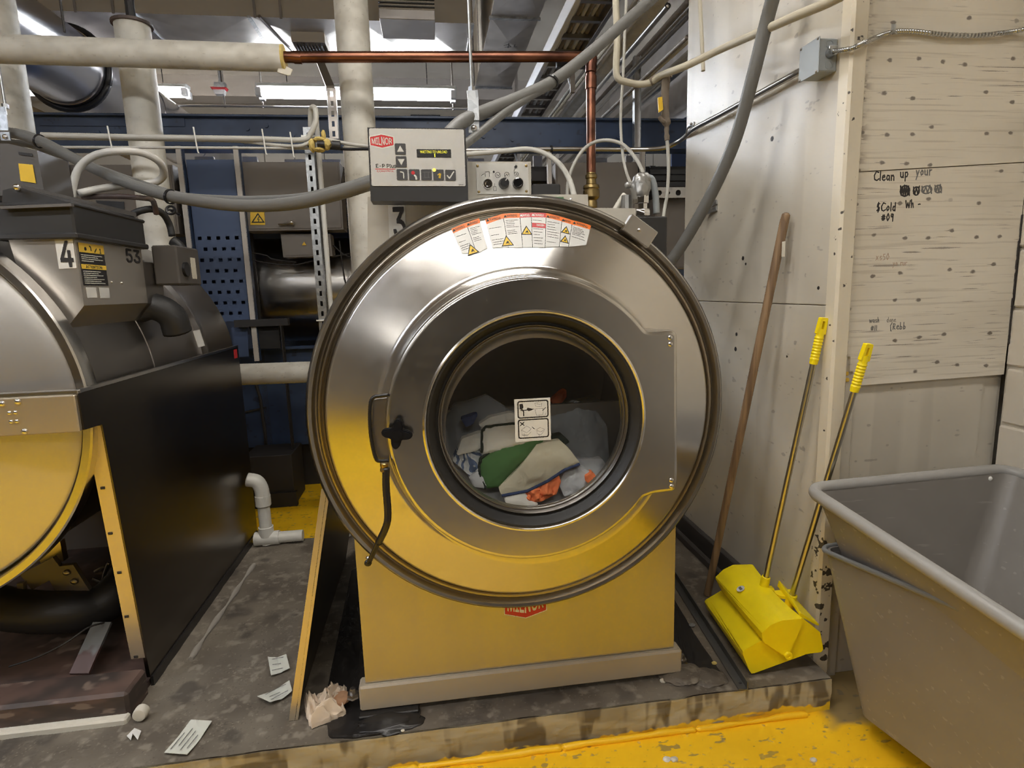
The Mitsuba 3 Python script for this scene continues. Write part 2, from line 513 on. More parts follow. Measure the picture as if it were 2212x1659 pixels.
slab = rough_slab((-7, 1.585, -0.05), (1.255, 3.12, 0.114), 0.045, 0.018, 3)
c = slab.triangles_center
on_top = slab.face_normals[:, 2] > 0.5
top, side = slab.submesh([np.nonzero(on_top)[0]], append=True), slab.submesh([np.nonzero(~on_top)[0]], append=True)
k = struct('concrete_plinth', top, 'm_concrete', 'stained grey concrete plinth under the washing machines')
NX = 260
rt = np.random.default_rng(12)
xs_ = np.linspace(-0.55, 1.16, NX)
rad_ = 0.004 + 0.012 * meshkit.fbm(np.stack([xs_ * 9, xs_ * 0, xs_ * 0 + 3], 1), 3, 4)
rad_[::67] *= 0.4
part(k, 'paint_ridge', tube(np.stack([xs_, 1.577 - 0.008 * meshkit.fbm(np.stack([xs_ * 6, xs_ * 0, xs_ * 0], 1), 2, 9), 0.004 + 0.006 * meshkit.fbm(np.stack([xs_ * 12, xs_ * 0, xs_ * 0], 1), 2, 1)], 1), rad_, 8, smooth=False), 'm_floor_ridge', smooth=60, label='thick ragged ridge of yellow floor paint')
part(k, 'front_edge', side, 'm_concrete_face', label='crumbling tan front face of the plinth')

# the right wall: painted boards from the corner trim back to the machine hall
WX = 1.29
k = key_for('wall_right')
labels[k] = {'kind': 'structure', 'label': 'scuffed beige painted board wall'}
z_seam = 1.337
part(k, 'panel', box((WX, 1.74, 0.0), (WX + 0.10, 2.87, z_seam - 0.0015), 0.0015), 'm_wall')
part(k, 'panel', box((WX, 1.74, z_seam + 0.0015), (WX + 0.10, 2.87, 4.2), 0.0015), 'm_wall')
struct('wall_inner', box((WX + 0.012, 1.76, 0.0), (1.96, 2.86, 4.2)), 'm_wall')
for q in ((1.29, 2.3307, 1.2018), (1.29, 2.3343, 1.1378), (1.29, 2.2989, 1.518), (1.29, 2.2758, 1.4944), (1.29, 1.8115, 1.394), (1.29, 2.1213, 1.9432), (1.29, 1.9675, 1.146)):
    r_ = 0.004 + 0.006 * RNG.random()
    part(k, 'nail_hole', prism(Point(0, 0).buffer(r_, 3), 0.001, V(*q) - V(0.0, 0, 0), (0, -1, 0), (0, 0, 1)), 'm_dark')
# timber corner trim
k = key_for('trim_1')
labels[k] = {'kind': 'structure', 'label': 'cream painted corner trim, chipped near the floor'}
part(k, 'corner_post', join([box((WX - 0.012, 1.705, 0.0), (WX + 0.045, 1.762, 4.2), 0.008)]), 'm_trim')

# plywood sheets facing the room right of the trim
k = key_for('wall_alcove')
labels[k] = {'kind': 'structure', 'label': 'plywood clad wall beside the corner trim'}


def sheet(pts, depth, y):
    return front(pts, depth, y)


part(k, 'plywood_sheet', sheet([(1.333, 0, 1.751), (1.95, 0, 1.781), (1.95, 0, 4.2), (1.333, 0, 4.2)], 0.020, 1.752), 'm_ply', label='upper plywood sheet with rows of dark nail marks')
part(k, 'plywood_sheet', sheet([(1.345, 0, 1.170), (1.362, 0, 1.167), (1.363, 0, 1.118), (1.375, 0, 1.118), (1.378, 0, 1.069), (1.948, 0, 1.080), (1.952, 0, 1.778), (1.333, 0, 1.748)], 0.020, 1.752),
     'm_ply', label='lower plywood sheet with handwriting and a broken bottom left corner')
part(k, 'board', box((1.33, 1.752, 0.0), (1.893, 1.77, 1.3), 0.002), 'm_wall', label='grey board below the plywood')
part(k, 'splinter', join([box((1.338, 1.733, 1.083), (1.366, 1.75, 1.096), 0.003), box((1.347, 1.735, 1.104), (1.364, 1.75, 1.117), 0.003)]), 'm_amber', label='bare broken wood chips')

# painted concrete block wall at the far right, every block its own piece
k = key_for('wall_block')
labels[k] = {'kind': 'structure', 'label': 'cream painted concrete block wall'}
part(k, 'mortar', join([box((1.965, -1.0, 0), (2.16, 1.74, 4.2)), box((1.885, 1.765, 0.0), (1.975, 1.80, 4.2))]), 'm_wall')
row = 0
z = -0.095
bh, bl = 0.2, 0.4
while z < 4.2:
    y = 1.738 - (0.2 if row % 2 else 0.0) + 0.2
    while y > 0.6:
        y0, y1 = max(y - bl + 0.006, 0.5), min(y - 0.006, 1.738)
        if y1 - y0 > 0.05:
            part(k, 'block', box((1.953 + RNG.uniform(0, 0.003), y0, max(z + 0.005, 0)), (2.05, y1, z + bh - 0.005), 0.006), 'm_block')
        y -= bl
    z += bh
    row += 1

# the rest of the room: ceiling, walls behind the camera, left and far
struct('ceiling', box((-7.1, -12.1, 4.2), (5.6, 10.3, 4.3)), 'm_ceiling', 'dim beige ceiling')
struct('wall_left', box((-7.1, -12.1, 0), (-7.0, 10.3, 4.2)), 'm_far_wall')
struct('wall_front', box((-7.1, -12.1, 0), (2.6, -12.0, 4.2)), 'm_far_wall')
struct('wall_side', join([box((2.12, -12.1, 0), (2.6, 0.5, 4.2)), box((2.05, 1.8, 0), (2.15, 2.9, 4.2)), box((5.5, 2.8, 0), (5.6, 10.3, 4.2)), box((2.05, 2.8, 0), (5.6, 2.9, 4.2))]), 'm_far_wall')
struct('wall_back', box((-7.1, 10.2, 0), (5.6, 10.3, 4.2)), 'm_far_wall', 'far wall of the machine hall')


# fluorescent fixtures: wraparound lens lamps near the machines, bare twin tubes with white reflectors far off
def hang(k, c, a, length):
    for s in (-1, 1):
        part(k, 'hanger', cyl(c + a * s * length * 0.35 + V(0, 0, 0.06), c + a * s * length * 0.35 + V(0, 0, 4.2 - c[2]), 0.004, 6), 'm_dark')


def lens_lamp(cx, cy, cz, length, power, tint, label):
    k = thing('fluorescent_lamp', label, 'lamp', 'lamps above the machines')
    c, a = V(cx, cy, cz), V(1, 0, 0)
    part(k, 'housing', box(c - V(length / 2, 0.15, 0), c + V(length / 2, 0.15, 0.06), 0.01), 'm_lamp_body')
    kk = part(k, 'lens', prism(Polygon([(-0.14, 0.0), (-0.12, -0.035), (-0.06, -0.055), (0.06, -0.055), (0.12, -0.035), (0.14, 0.0)]), length - 0.06, c - V(length / 2 - 0.03, 0, 0), (0, 1, 0), (0, 0, 1)), 'm_lamp_body')
    scene[kk]['emitter'] = lamp_tube(power, tint)
    hang(k, c, a, length)


def tube_lamp(cx, cy, cz, length, power, tint, label):
    k = thing('fluorescent_lamp', label, 'lamp')
    c, a, b = V(cx, cy, cz), V(1, 0, 0), V(0, 1, 0)
    part(k, 'housing', box(c - V(length / 2, 0.04, 0), c + V(length / 2, 0.04, 0.04), 0.006), 'm_lamp_body')
    part(k, 'reflector', prism(Polygon([(-0.04, 0.03), (0.04, 0.03), (0.075, 0.004), (0.072, 0.0), (0.04, 0.0), (-0.04, 0.0), (-0.072, 0.0), (-0.075, 0.004)]), length - 0.04, c - V(length / 2 - 0.02, 0, 0), (0, 1, 0), (0, 0, 1)), 'm_lamp_body', label='white reflector')
    for s in (-1, 1):
        q = c + b * s * 0.055 - V(0, 0, 0.045)
        kk = part(k, 'light_tube', cyl(q - a * (length / 2 - 0.05), q + a * (length / 2 - 0.05), 0.020, 10), 'm_lamp_body', smooth=50)
        scene[kk]['emitter'] = lamp_tube(power, tint)
        for e in (-1, 1):
            part(k, 'lamp_holder', cbox(q + a * e * (length / 2 - 0.03), (0.05, 0.05, 0.07), 0.005), 'm_lamp_body')
    hang(k, c, a, length)


lens_lamp(-0.20, 0.35, 3.30, 2.4, LAMP, WARM, 'lens lamp over the photographer')
lens_lamp(-2.95, 0.35, 3.30, 2.4, LAMP, COOL, 'lens lamp over the aisle before the left machine')
lens_lamp(0.10, 1.95, 3.40, 1.3, LAMP, WARM, 'short lens lamp over the round washing machine')
lens_lamp(-0.35, -2.4, 3.30, 2.4, LAMP * 0.85, WARM, 'lens lamp behind the photographer')
lens_lamp(-3.15, -2.4, 3.30, 2.4, LAMP * 0.6, WARM, 'lens lamp behind and left of the photographer')
tube_lamp(-0.53, 5.6, 3.19, 1.72, FAR_LAMP, COOL, 'long bright fluorescent lamp hanging behind the blue beam')
tube_lamp(-3.08, 6.6, 3.49, 1.6, FAR_LAMP, WARM, 'bright fluorescent lamp half hidden by the silver duct')
tube_lamp(3.1, 5.4, 3.15, 1.7, FAR_LAMP, COOL, 'fluorescent lamp of the hall behind the right wall')

# ---------------------------------------------------------------- the big front-loading washing machine, number 3
w3 = thing('washing_machine', 'large round stainless steel front-loading washer with yellow reflections, loaded with laundry, marked 3', 'washing machine')
CX, CZ = 0.25, 1.07


def ringed(profile, y0=0.0, n=160, cx=CX, cz=CZ):
    """A turned piece on the drum's axis: the profile is (radius, depth y)."""
    return lathe([(r, y0 - y) for r, y in profile], (cx, y0, cz), (0, -1, 0), n)


# outer shell with the rolled rim and its grooves
part(w3, 'shell', ringed([(0.560, 2.75), (0.560, 1.665), (0.596, 1.66), (0.604, 1.648), (0.606, 1.63), (0.602, 1.612), (0.594, 1.604), (0.586, 1.607), (0.583, 1.620), (0.581, 1.632)]), 'm_steel', smooth=50, label='round shell with a bright rolled edge')
part(w3, 'rim_groove', ringed([(0.581, 1.632),
                          (0.577, 1.632), (0.573, 1.618), (0.568, 1.615), (0.563, 1.620), (0.561, 1.630), (0.557, 1.628), (0.555, 1.612), (0.552, 1.606)]), 'm_rim', smooth=50, label='dark grooved band inside the rim')
part(w3, 'front_cone', ringed([(0.553, 1.612), (0.549, 1.601), (0.540, 1.594), (0.412, 1.5397), (0.404, 1.535), (0.397, 1.527), (0.391, 1.515), (0.374, 1.455), (0.356, 1.396), (0.345, 1.394), (0.30, 1.394)]), 'm_steel', smooth=40, label='brushed steel cone around the door')
part(w3, 'shell_back', ringed([(0.56, 2.75), (0.30, 2.80), (0.0, 2.80)]), 'm_steel_dark', smooth=40)


def plate(poly, y_back, y_front, bevel, n=240):
    """A plate in the xz plane with a rounded front edge and any round holes kept sharp."""
    ring = poly.exterior
    pts = np.array([ring.interpolate(t, normalized=True).coords[0] for t in np.arange(n) / n])
    if Polygon(pts).exterior.is_ccw is False:
        pts = pts[::-1]
    tan = np.roll(pts, -1, 0) - np.roll(pts, 1, 0)
    nrm = np.stack([tan[:, 1], -tan[:, 0]], 1)
    nrm /= np.linalg.norm(nrm, axis=1, keepdims=True)
    rows = []
    for k in range(5):
        a = k / 4 * math.pi / 2
        rows.append((pts - nrm * bevel * (1 - math.cos(a)), y_front + bevel * (1 - math.sin(a))))
    rows = [(pts, y_back)] + rows
    v = np.vstack([np.stack([p[:, 0], np.full(n, y), p[:, 1]], 1) for p, y in rows])
    f = []
    for i in range(len(rows) - 1):
        for j in range(n):
            j2 = (j + 1) % n
            f += [(i * n + j, i * n + j2, (i + 1) * n + j2), (i * n + j, (i + 1) * n + j2, (i + 1) * n + j)]
    wall = trimesh.Trimesh(v, f, process=False)
    inner = Polygon(rows[-1][0], [list(h.coords) for h in poly.interiors])
    face = prism(inner, 0.0005, (0, y_front + 0.0005, 0))
    return join([wall, face])


door = Point(0.236, 1.096).buffer(0.357, 64)
tab = Polygon([(0.40, 1.310), (0.520, 1.310), (0.535, 1.3085), (0.588, 1.309), (0.599, 1.305), (0.604, 1.295), (0.611, 0.906), (0.606, 0.894), (0.596, 0.889), (0.545, 0.887), (0.53, 0.882), (0.42, 0.87)])
door_outline = unary_union([door, tab]).buffer(0.01).buffer(-0.02).buffer(0.01)
DX, DZ = 0.243, 1.094
door_plate = door_outline.difference(Point(DX, DZ).buffer(0.272, 64))
d = part(w3, 'door', join([plate(door_plate, 1.402, 1.370, 0.011), prism(tab.buffer(-0.004).buffer(-0.01).buffer(0.01).difference(Point(0.236, 1.096).buffer(0.34)), 0.12, (0, 1.515, 0))]), 'm_steel', smooth=40, label='round steel door with a hinge flange on the right')


def door_ring(profile, n=128):
    return lathe([(r, -y) for r, y in profile], (DX, 0, DZ), (0, -1, 0), n)


part(d, 'trim_ring', door_ring([(0.277, 1.371), (0.2765, 1.3645), (0.272, 1.3625), (0.268, 1.3650), (0.266, 1.3735)]), 'm_steel_bright', smooth=50, label='bright metal ring')
part(d, 'gasket', door_ring([(0.267, 1.366), (0.262, 1.3665), (0.254, 1.381), (0.2455, 1.394), (0.2415, 1.392), (0.239, 1.389)]), 'm_rubber', smooth=40, label='black rubber gasket')
part(d, 'glass_frame', door_ring([(0.2405, 1.392), (0.2400, 1.3885), (0.2388, 1.3870), (0.2375, 1.3895), (0.2365, 1.396), (0.2345, 1.400), (0.2335, 1.3985), (0.231, 1.3985), (0.2293, 1.405), (0.2293, 1.418)]), 'm_steel_dark', smooth=50, label='dull metal glass frame')
bowl = [(0.2295, 1.405)] + [(0.2295 * math.cos(a), 1.408 + 0.014 * math.sin(a)) for a in np.linspace(0.1, math.pi / 2, 16)]
bowl[-1] = (0.0, bowl[-1][1])
part(d, 'glass', door_ring(bowl, 96), 'm_glass', smooth=True, label='bulging clear glass')
for x, z in ((0.583, 1.290), (0.584, 1.274), (0.592, 0.922), (0.5925, 0.906)):
    part(d, 'bolt', sphere((x, 1.369, z), 0.0062, 2, (1, 0.6, 1)), 'm_chrome', smooth=True)
# safety sticker on the glass
sx0, sx1, sz0, sz1, sy = 0.196, 0.288, 1.037, 1.147, 1.4195
st = part(d, 'safety_sticker', box((sx0, sy - 0.0012, sz0), (sx1, sy, sz1)), 'm_white', label='white pictogram sticker with two framed drawings')


def ribbon(pts, w, o, ex=(1, 0, 0), ey=(0, 0, 1), depth=0.0005, closed=False):
    """Flat pen strokes: polylines in the frame's two axes, w wide."""
    lines = [pts] if isinstance(pts[0][0], (int, float)) else pts
    shapes = [LineString(list(l) + ([l[0]] if closed else [])).buffer(w / 2, 4) for l in lines]
    return prism(unary_union(shapes), depth, o, ex, ey)


O3 = (sx0, sy - 0.0012, sz0)
fr = lambda x0, y0, x1, y1, r: sbox(x0 + r, y0 + r, x1 - r, y1 - r).buffer(r, 6)
frames = unary_union([fr(0.0075, 0.060, 0.087, 0.105, 0.006).difference(fr(0.0105, 0.063, 0.084, 0.102, 0.004)), fr(0.0075, 0.0075, 0.087, 0.0575, 0.006).difference(fr(0.0105, 0.0105, 0.084, 0.0545, 0.004))])
hands = unary_union([Polygon([(0.013, 0.084), (0.013, 0.097), (0.021, 0.098), (0.023, 0.088), (0.018, 0.083)]), Polygon([(0.031, 0.082), (0.033, 0.087), (0.043, 0.0845), (0.050, 0.083), (0.043, 0.080), (0.036, 0.078)]),
                     LineString([(0.019, 0.083), (0.023, 0.078), (0.023, 0.067)]).buffer(0.0014), LineString([(0.016, 0.081), (0.031, 0.081)]).buffer(0.001), LineString([(0.072, 0.078), (0.080, 0.085)]).buffer(0.0007),
                     LineString([(0.014, 0.050), (0.023, 0.042)]).buffer(0.0012), LineString([(0.014, 0.042), (0.023, 0.050)]).buffer(0.0012), LineString([(0.044, 0.036), (0.050, 0.031)]).buffer(0.0008)])
part(st, 'pictogram', prism(unary_union([frames, hands]), 0.0004, O3), 'm_ink')
thin = [[(0.052, 0.083), (0.056, 0.066), (0.072, 0.066), (0.074, 0.083), (0.052, 0.083)], [(0.055, 0.089), (0.052, 0.097), (0.062, 0.100), (0.070, 0.096), (0.069, 0.088), (0.055, 0.089)], [(0.055, 0.096), (0.068, 0.093)], [(0.078, 0.066), (0.081, 0.071)],
        [(0.016, 0.030), (0.030, 0.022), (0.042, 0.032), (0.030, 0.040), (0.016, 0.030)], [(0.016, 0.030), (0.018, 0.018), (0.030, 0.014), (0.041, 0.024)], [(0.023, 0.021), (0.023, 0.012)], [(0.017, 0.016), (0.030, 0.017)],
        [(0.054, 0.028), (0.064, 0.034), (0.076, 0.028), (0.066, 0.022), (0.054, 0.028)], [(0.056, 0.026), (0.057, 0.018), (0.066, 0.014), (0.075, 0.025)], [(0.060, 0.016), (0.063, 0.012)]]
part(st, 'drawing', ribbon(thin, 0.0007, O3, depth=0.0003), 'm_grey_ink')

# latch on the left: loop rod, cover plate, spring collar, curved lever, star knob
part(w3, 'latch_plate', front([(-0.1471, 1.4, 1.1704), (-0.1143, 1.4, 1.1731), (-0.1174, 1.4, 1.0169), (-0.1481, 1.4, 1.0214), (-0.1562, 1.4, 1.0822)], 0.012), 'm_steel_dark', label='steel plate behind the loop')
h = part(w3, 'latch_lever', tube([(-0.1238, 1.36, 1.0109), (-0.1265, 1.358, 0.9659), (-0.1261, 1.355, 0.8997), (-0.1328, 1.358, 0.8651), (-0.1576, 1.4, 0.8071)], 0.0088, 14), 'm_black', smooth=True, label='black curved latch lever')
part(h, 'blade', join([beam((-0.1538, 1.402, 0.8169), (-0.194, 1.46, 0.726), 0.017, 0.006, (0.5, -0.6, -0.5), 0.002), sphere((-0.1947, 1.457, 0.7288), 0.0095, 2, (1, 0.7, 1))]), 'm_black', smooth=40)
part(h, 'loop_rod', tube([(-0.1095, 1.372, 1.1835), (-0.1267, 1.372, 1.1822), (-0.1417, 1.372, 1.1797), (-0.1499, 1.372, 1.1691), (-0.154, 1.372, 1.1394), (-0.1555, 1.372, 1.1003), (-0.1528, 1.372, 1.0607), (-0.1472, 1.372, 1.0318), (-0.139, 1.372, 1.0244), (-0.1175, 1.374, 1.0234)], 0.0044, 10), 'm_black', smooth=True, label='black wire loop')
part(h, 'spring_collar', lathe([(0.0, 0.011), (0.008, 0.011), (0.0098, 0.009), (0.0098, 0.004), (0.0085, 0.002), (0.0085, -0.002), (0.0098, -0.004), (0.0098, -0.009), (0.008, -0.011), (0.0, -0.011)], (-0.1282, 1.362, 1.0117), (0.05, 0, 1), 20), 'm_brass', smooth=40)
part(h, 'locking_screw', join([sphere((-0.195, 1.466, 0.7374), 0.006), sphere((-0.1546, 1.396, 0.8135), 0.005)]), 'm_chrome', smooth=True)
kx = (-0.0924, 1.352, 1.0945)
ang = np.linspace(0, 2 * math.pi, 120, endpoint=False)
star = Polygon([((0.0275 + 0.0085 * math.cos(4 * (a - 1.40))) * math.cos(a), (0.0275 + 0.0085 * math.cos(4 * (a - 1.40))) * math.sin(a)) for a in ang])
kn = part(w3, 'star_knob', join([prism(star.buffer(-0.0035 * k * k / 4), 0.006, (kx[0], kx[1] - 0.006 * k, kx[2])) for k in range(3)] + [cyl((kx[0], kx[1], kx[2]), (kx[0], 1.372, kx[2]), 0.010), cyl(V(*kx) - V(0, 0.012, 0), V(*kx) - V(0, 0.021, 0), 0.0125)]), 'm_gloss_black', smooth=35, label='glossy black star knob')
part(w3, 'rim_clip', join([put(box((-0.045, -0.014, -0.026), (0.045, 0.014, 0.026), 0.002), frame((0.586, 1.602, 1.5685), (0.82, 0, -0.57), (0, 1, 0))), sphere((0.5815, 1.586, 1.5707), 0.005)]), 'm_steel_bright', smooth=30, label='small steel clip on the rim')

# drum behind the glass
dr_ = part(w3, 'drum', join([lathe([(0.2293, -1.419), (0.30, -1.47), (0.43, -1.56), (0.46, -1.60), (0.46, -2.35), (0.40, -2.40), (0.0, -2.40)], (CX, 0, CZ), (0, -1, 0), 64)]), 'm_drum', smooth=40, label='dark steel drum inside')
for kk in range(3):
    a = math.radians(35 + 120 * kk)
    c0 = V(CX + 0.42 * math.cos(a), 0, CZ + 0.42 * math.sin(a))
    part(dr_, 'lifter_rib', beam(c0 + V(0, 1.62, 0), c0 + V(0, 2.34, 0), 0.06, 0.09, (math.cos(a), 0, math.sin(a)), 0.02), 'm_drum')
part(dr_, 'hub', lathe([(0.0, 0.05), (0.045, 0.05), (0.06, 0.03), (0.075, 0.03), (0.08, 0.0)], (CX - 0.10, 2.40, CZ + 0.16), (0, -1, 0), 32), 'm_steel', smooth=40)

# base: stainless front panel over a painted frame on feet
part(w3, 'base_panel', front([(-0.262, 1.72, 0.214), (0.752, 1.72, 0.214), (0.752, 1.72, 1.07), (-0.262, 1.72, 1.07)], 0.020), 'm_base_steel', label='stainless base panel mirroring the yellow floor')
part(w3, 'body_side', join([box((-0.262, 1.722, 0.20), (-0.24, 2.75, 1.05)), box((0.73, 1.722, 0.20), (0.752, 2.75, 1.05)), box((-0.25, 2.73, 0.2), (0.74, 2.75, 1.05))]), 'm_base')
fr3 = part(w3, 'base_frame', join([box((-0.282, 1.684, 0.128), (0.776, 1.74, 0.212), 0.006), box((-0.262, 1.74, 0.128), (-0.20, 2.75, 0.20)), box((0.70, 1.74, 0.128), (0.752, 2.75, 0.20))]), 'm_base', smooth=30, label='tan painted base channel')
for x0, x1 in ((-0.285, -0.10), (0.70, 0.80)):
    part(fr3, 'foot_plate', box((x0, 1.66 if x0 < 0 else 1.70, 0.112), (x1, 1.80, 0.129), 0.003), 'm_tar', label='black grouted foot plate')
part(fr3, 'anchor_bolt', join([lathe([(0.0, 0.030), (0.008, 0.030), (0.010, 0.026), (0.010, 0.014), (0.018, 0.014), (0.018, 0.004), (0.021, 0.0)], (-0.306, 1.72, 0.1581), (0, 0, 1), 6)]), 'm_steel_dark')
part(fr3, 'anchor_bolt', join([lathe([(0.0, 0.030), (0.008, 0.030), (0.010, 0.026), (0.010, 0.014), (0.018, 0.014), (0.018, 0.004), (0.021, 0.0)], (0.800, 1.74, 0.126), (0, 0, 1), 6)]), 'm_steel_dark')


def emblem(holder, cx, cz, y, w, h):
    """The red six-cornered maker's badge with white lettering that follows the outline."""
    hexa = Polygon([(-w / 2, h * 0.30), (0, h / 2), (w / 2, h * 0.30), (w / 2, -h * 0.30), (0, -h / 2), (-w / 2, -h * 0.30)])
    b = part(holder, 'maker_badge', prism(hexa.buffer(0.003), 0.0006, (cx, y, cz)), 'm_white', label='red hexagonal MILNOR badge')
    part(b, 'badge_field', prism(hexa, 0.0008, (cx, y - 0.0001, cz)), 'm_red')
    m = meshkit.text_mesh('MILNOR', h * 0.40, 0.0012, True)
    m.apply_scale([w * 0.88 / (m.bounds[1][0] - m.bounds[0][0]), 1, 1])
    m.apply_translation([-(m.bounds[0][0] + m.bounds[1][0]) / 2, -h * 0.20, 0])
    v = m.vertices
    v[:, 1] *= 0.85 + 0.75 * (1 - np.abs(v[:, 0]) / (w / 2))
    part(b, 'lettering', put(m, frame((cx, y - 0.0002, cz), (1, 0, 0), (0, 0, 1))), 'm_white')
    return b


emblem(w3, (0.252, 1.7, 0.4294)[0], (0.252, 1.7, 0.4294)[2], 1.6995, 0.133, 0.098)

# painted cabinet on top and behind, number plate
cab = part(w3, 'cabinet', front([(-0.1809, 1.8, 1.4662), (-0.1652, 1.8, 1.6982), (-0.0171, 1.8, 1.697), (-0.0171, 1.8, 1.697), (0.3197, 1.8, 1.7011), (0.4954, 1.8, 1.6997), (0.4965, 1.8, 1.66), (0.6475, 1.8, 1.657), (0.6506, 1.8, 1.3715)], -0.75), 'm_cabinet', label='light grey painted cabinet behind the rim')
part(cab, 'rear_box', box((0.7141, 1.98, 1.6531), V(*(0.8273, 1.98, 1.4116)) + V(0, 0.5, 0), 0.004), 'm_charcoal', label='charcoal box beside the cabinet')
part(cab, 'nameplate', front([(0.3791, 1.798, 1.6922), (0.4179, 1.798, 1.6919), (0.4189, 1.798, 1.666), (0.3786, 1.798, 1.6664)], 0.002), 'm_green_label', label='small green plate')
part(cab, 'screw', sphere((0.4409, 1.798, 1.6835), 0.0055), 'm_chrome', smooth=True)
np3 = part(cab, 'number_label', front([(-0.108, 1.798, 1.6779), (-0.0599, 1.798, 1.6774), (-0.06, 1.798, 1.5578), (-0.1102, 1.798, 1.5561)], 0.001), 'm_white', label='white label with a bold 3')
q = (-0.1004, 1.797, 1.5825)
part(np3, 'digit', text('3', 0.083, q, (1, 0, 0.02), (0.02, 0, 1), 0.0012, True, 0.037), 'm_ink')

# control box with keypad and display
YC = 1.668
cb = part(w3, 'control_box', join([front([(-0.1416, 1.668, 1.8548), (0.1182, 1.668, 1.8547), (0.1193, 1.668, 1.7014), (0.1183, 1.668, 1.6621), (-0.1452, 1.668, 1.6669)], -0.075), box(V(*(-0.1116, 1.74, 1.72)), V(*(0.1013, 1.74, 1.8199)) + V(0, 0.065, 0))]), 'm_charcoal', label='black control box with white keypad')
fp = part(cb, 'face_plate', prism(Polygon([(q[0], q[2]) for q in ((-0.1376, 1.668, 1.8524), (0.1142, 1.668, 1.8511), (0.113, 1.668, 1.7033), (-0.1402, 1.668, 1.7054))]).buffer(-0.004).buffer(0.004), 0.002, (0, YC, 0)), 'm_panel', label='white keypad face')
c0, c1, c2 = V(*(-0.1376, 1.668, 1.8524)), V(*(0.1142, 1.668, 1.8511)), V(*(-0.1402, 1.668, 1.7054))
PEX, PEY = unit(c1 - c0), V(0.0, 0, 1)


def on_plate(px, pz):
    """A point of the face plate from fractions of its width and height."""
    return c0 + (c1 - c0) * px + (c2 - c0) * pz - V(0, 0.002, 0)


BW = 0.0285
for i, (u, v) in enumerate(((0.318, 0.355), (0.322, 0.577), (0.326, 0.802), (0.455, 0.804), (0.585, 0.806), (0.714, 0.808), (0.843, 0.812))):
    q = on_plate(u, v)
    b = part(cb, 'button', prism(sbox(-BW / 2, -BW / 2, BW / 2, BW / 2).buffer(-0.003).buffer(0.003), 0.0016, q, PEX, PEY), 'm_button', label=('up arrow key', 'down arrow key', 'key with the figure 1', 'key with a red stop mark', 'key with a bracket symbol', 'key with a yellow lamp', 'key with a tick')[i])
    q = q - V(0, 0.0016, 0)
    S = lambda pts, w, m_, closed=False: part(b, 'symbol', ribbon(pts, w, q, PEX, PEY, 0.0006, closed), m_)
    if i < 2:
        s = 1 if i == 0 else -1
        part(b, 'symbol', prism(Polygon([(-0.009, -0.007 * s), (0.009, -0.007 * s), (0, 0.009 * s)]), 0.0006, q, PEX, PEY), 'm_white')
    elif i == 2:
        S([(-0.004, 0.007), (0.002, 0.006), (0.004, 0.004), (0.004, -0.009)], 0.0028, 'm_white')
    elif i == 3:
        part(b, 'symbol', prism(Point(-0.003, 0.005).buffer(0.0052, 2), 0.0006, q, PEX, PEY), 'm_red')
        S([(0.001, -0.002), (0.004, -0.005), (0.005, -0.011)], 0.005, 'm_white')
    elif i == 4:
        S([[(-0.009, 0.007), (0.009, 0.007)], [(-0.009, -0.007), (0.009, -0.007)], [(-0.005, 0.007), (-0.005, -0.007)], [(0.005, 0.007), (0.005, -0.007)]], 0.0012, 'm_grey_ink')
    elif i == 5:
        S([[(-0.002, 0.000), (0.003, 0.004), (0.001, -0.007)], [(0.003, 0.0), (0.006, 0.003), (0.004, -0.008)]], 0.0022, 'm_sticker_yellow')
        kk = part(b, 'signal_lamp', prism(Point(-0.011, 0.013).buffer(0.0046, 6), 0.0012, q, PEX, PEY), 'm_sticker_yellow')
        scene[kk]['emitter'] = lamp_tube(1.2, (1.0, 0.75, 0.15))
    else:
        S([(-0.009, -0.001), (-0.003, -0.008), (0.009, 0.009)], 0.0032, 'm_white')
q0 = on_plate(0.49, 0.50)
dsp = part(cb, 'display', prism(sbox(0, 0, 0.092, 0.0215), 0.0008, q0, PEX, PEY), 'm_black', label='small black display with yellow-green letters')
kk = part(dsp, 'readout', join([text('WAITING TO UNLOAD', 0.0066, q0 - V(0, 0.0009, 0) + PEX * 0.009 + PEY * 0.0115, PEX, PEY, 0.0003, False, 0.072), prism(sbox(0, 0, 0.0028, 0.0085), 0.0003, q0 - V(0, 0.0009, 0) + PEX * 0.0465 + PEY * 0.0015, PEX, PEY)]), 'm_sticker_yellow')
scene[kk]['emitter'] = lamp_tube(0.9, (0.85, 1.0, 0.06))
bq = on_plate(0.128, 0.22)
emblem(cb, bq[0], bq[2], bq[1], 0.060, 0.033)
part(cb, 'lettering', join([text('E-P Plus', 0.0095, on_plate(0.05, 0.68), PEX, unit(PEY + PEX * 0.2), 0.0005, True, 0.054)]), 'm_ink')
part(cb, 'lettering', prism(sbox(0, 0, 0.053, 0.0018), 0.0005, on_plate(0.045, 0.71), PEX, PEY), 'm_red')
part(cb, 'lettering', text('CONTROL', 0.0042, on_plate(0.06, 0.755), PEX, PEY, 0.0005, False, 0.046), 'm_red')
part(cb, 'lettering', prism(sbox(0, 0, 0.014, 0.001), 0.0004, on_plate(0.93, 0.985), PEX, PEY), 'm_ink')

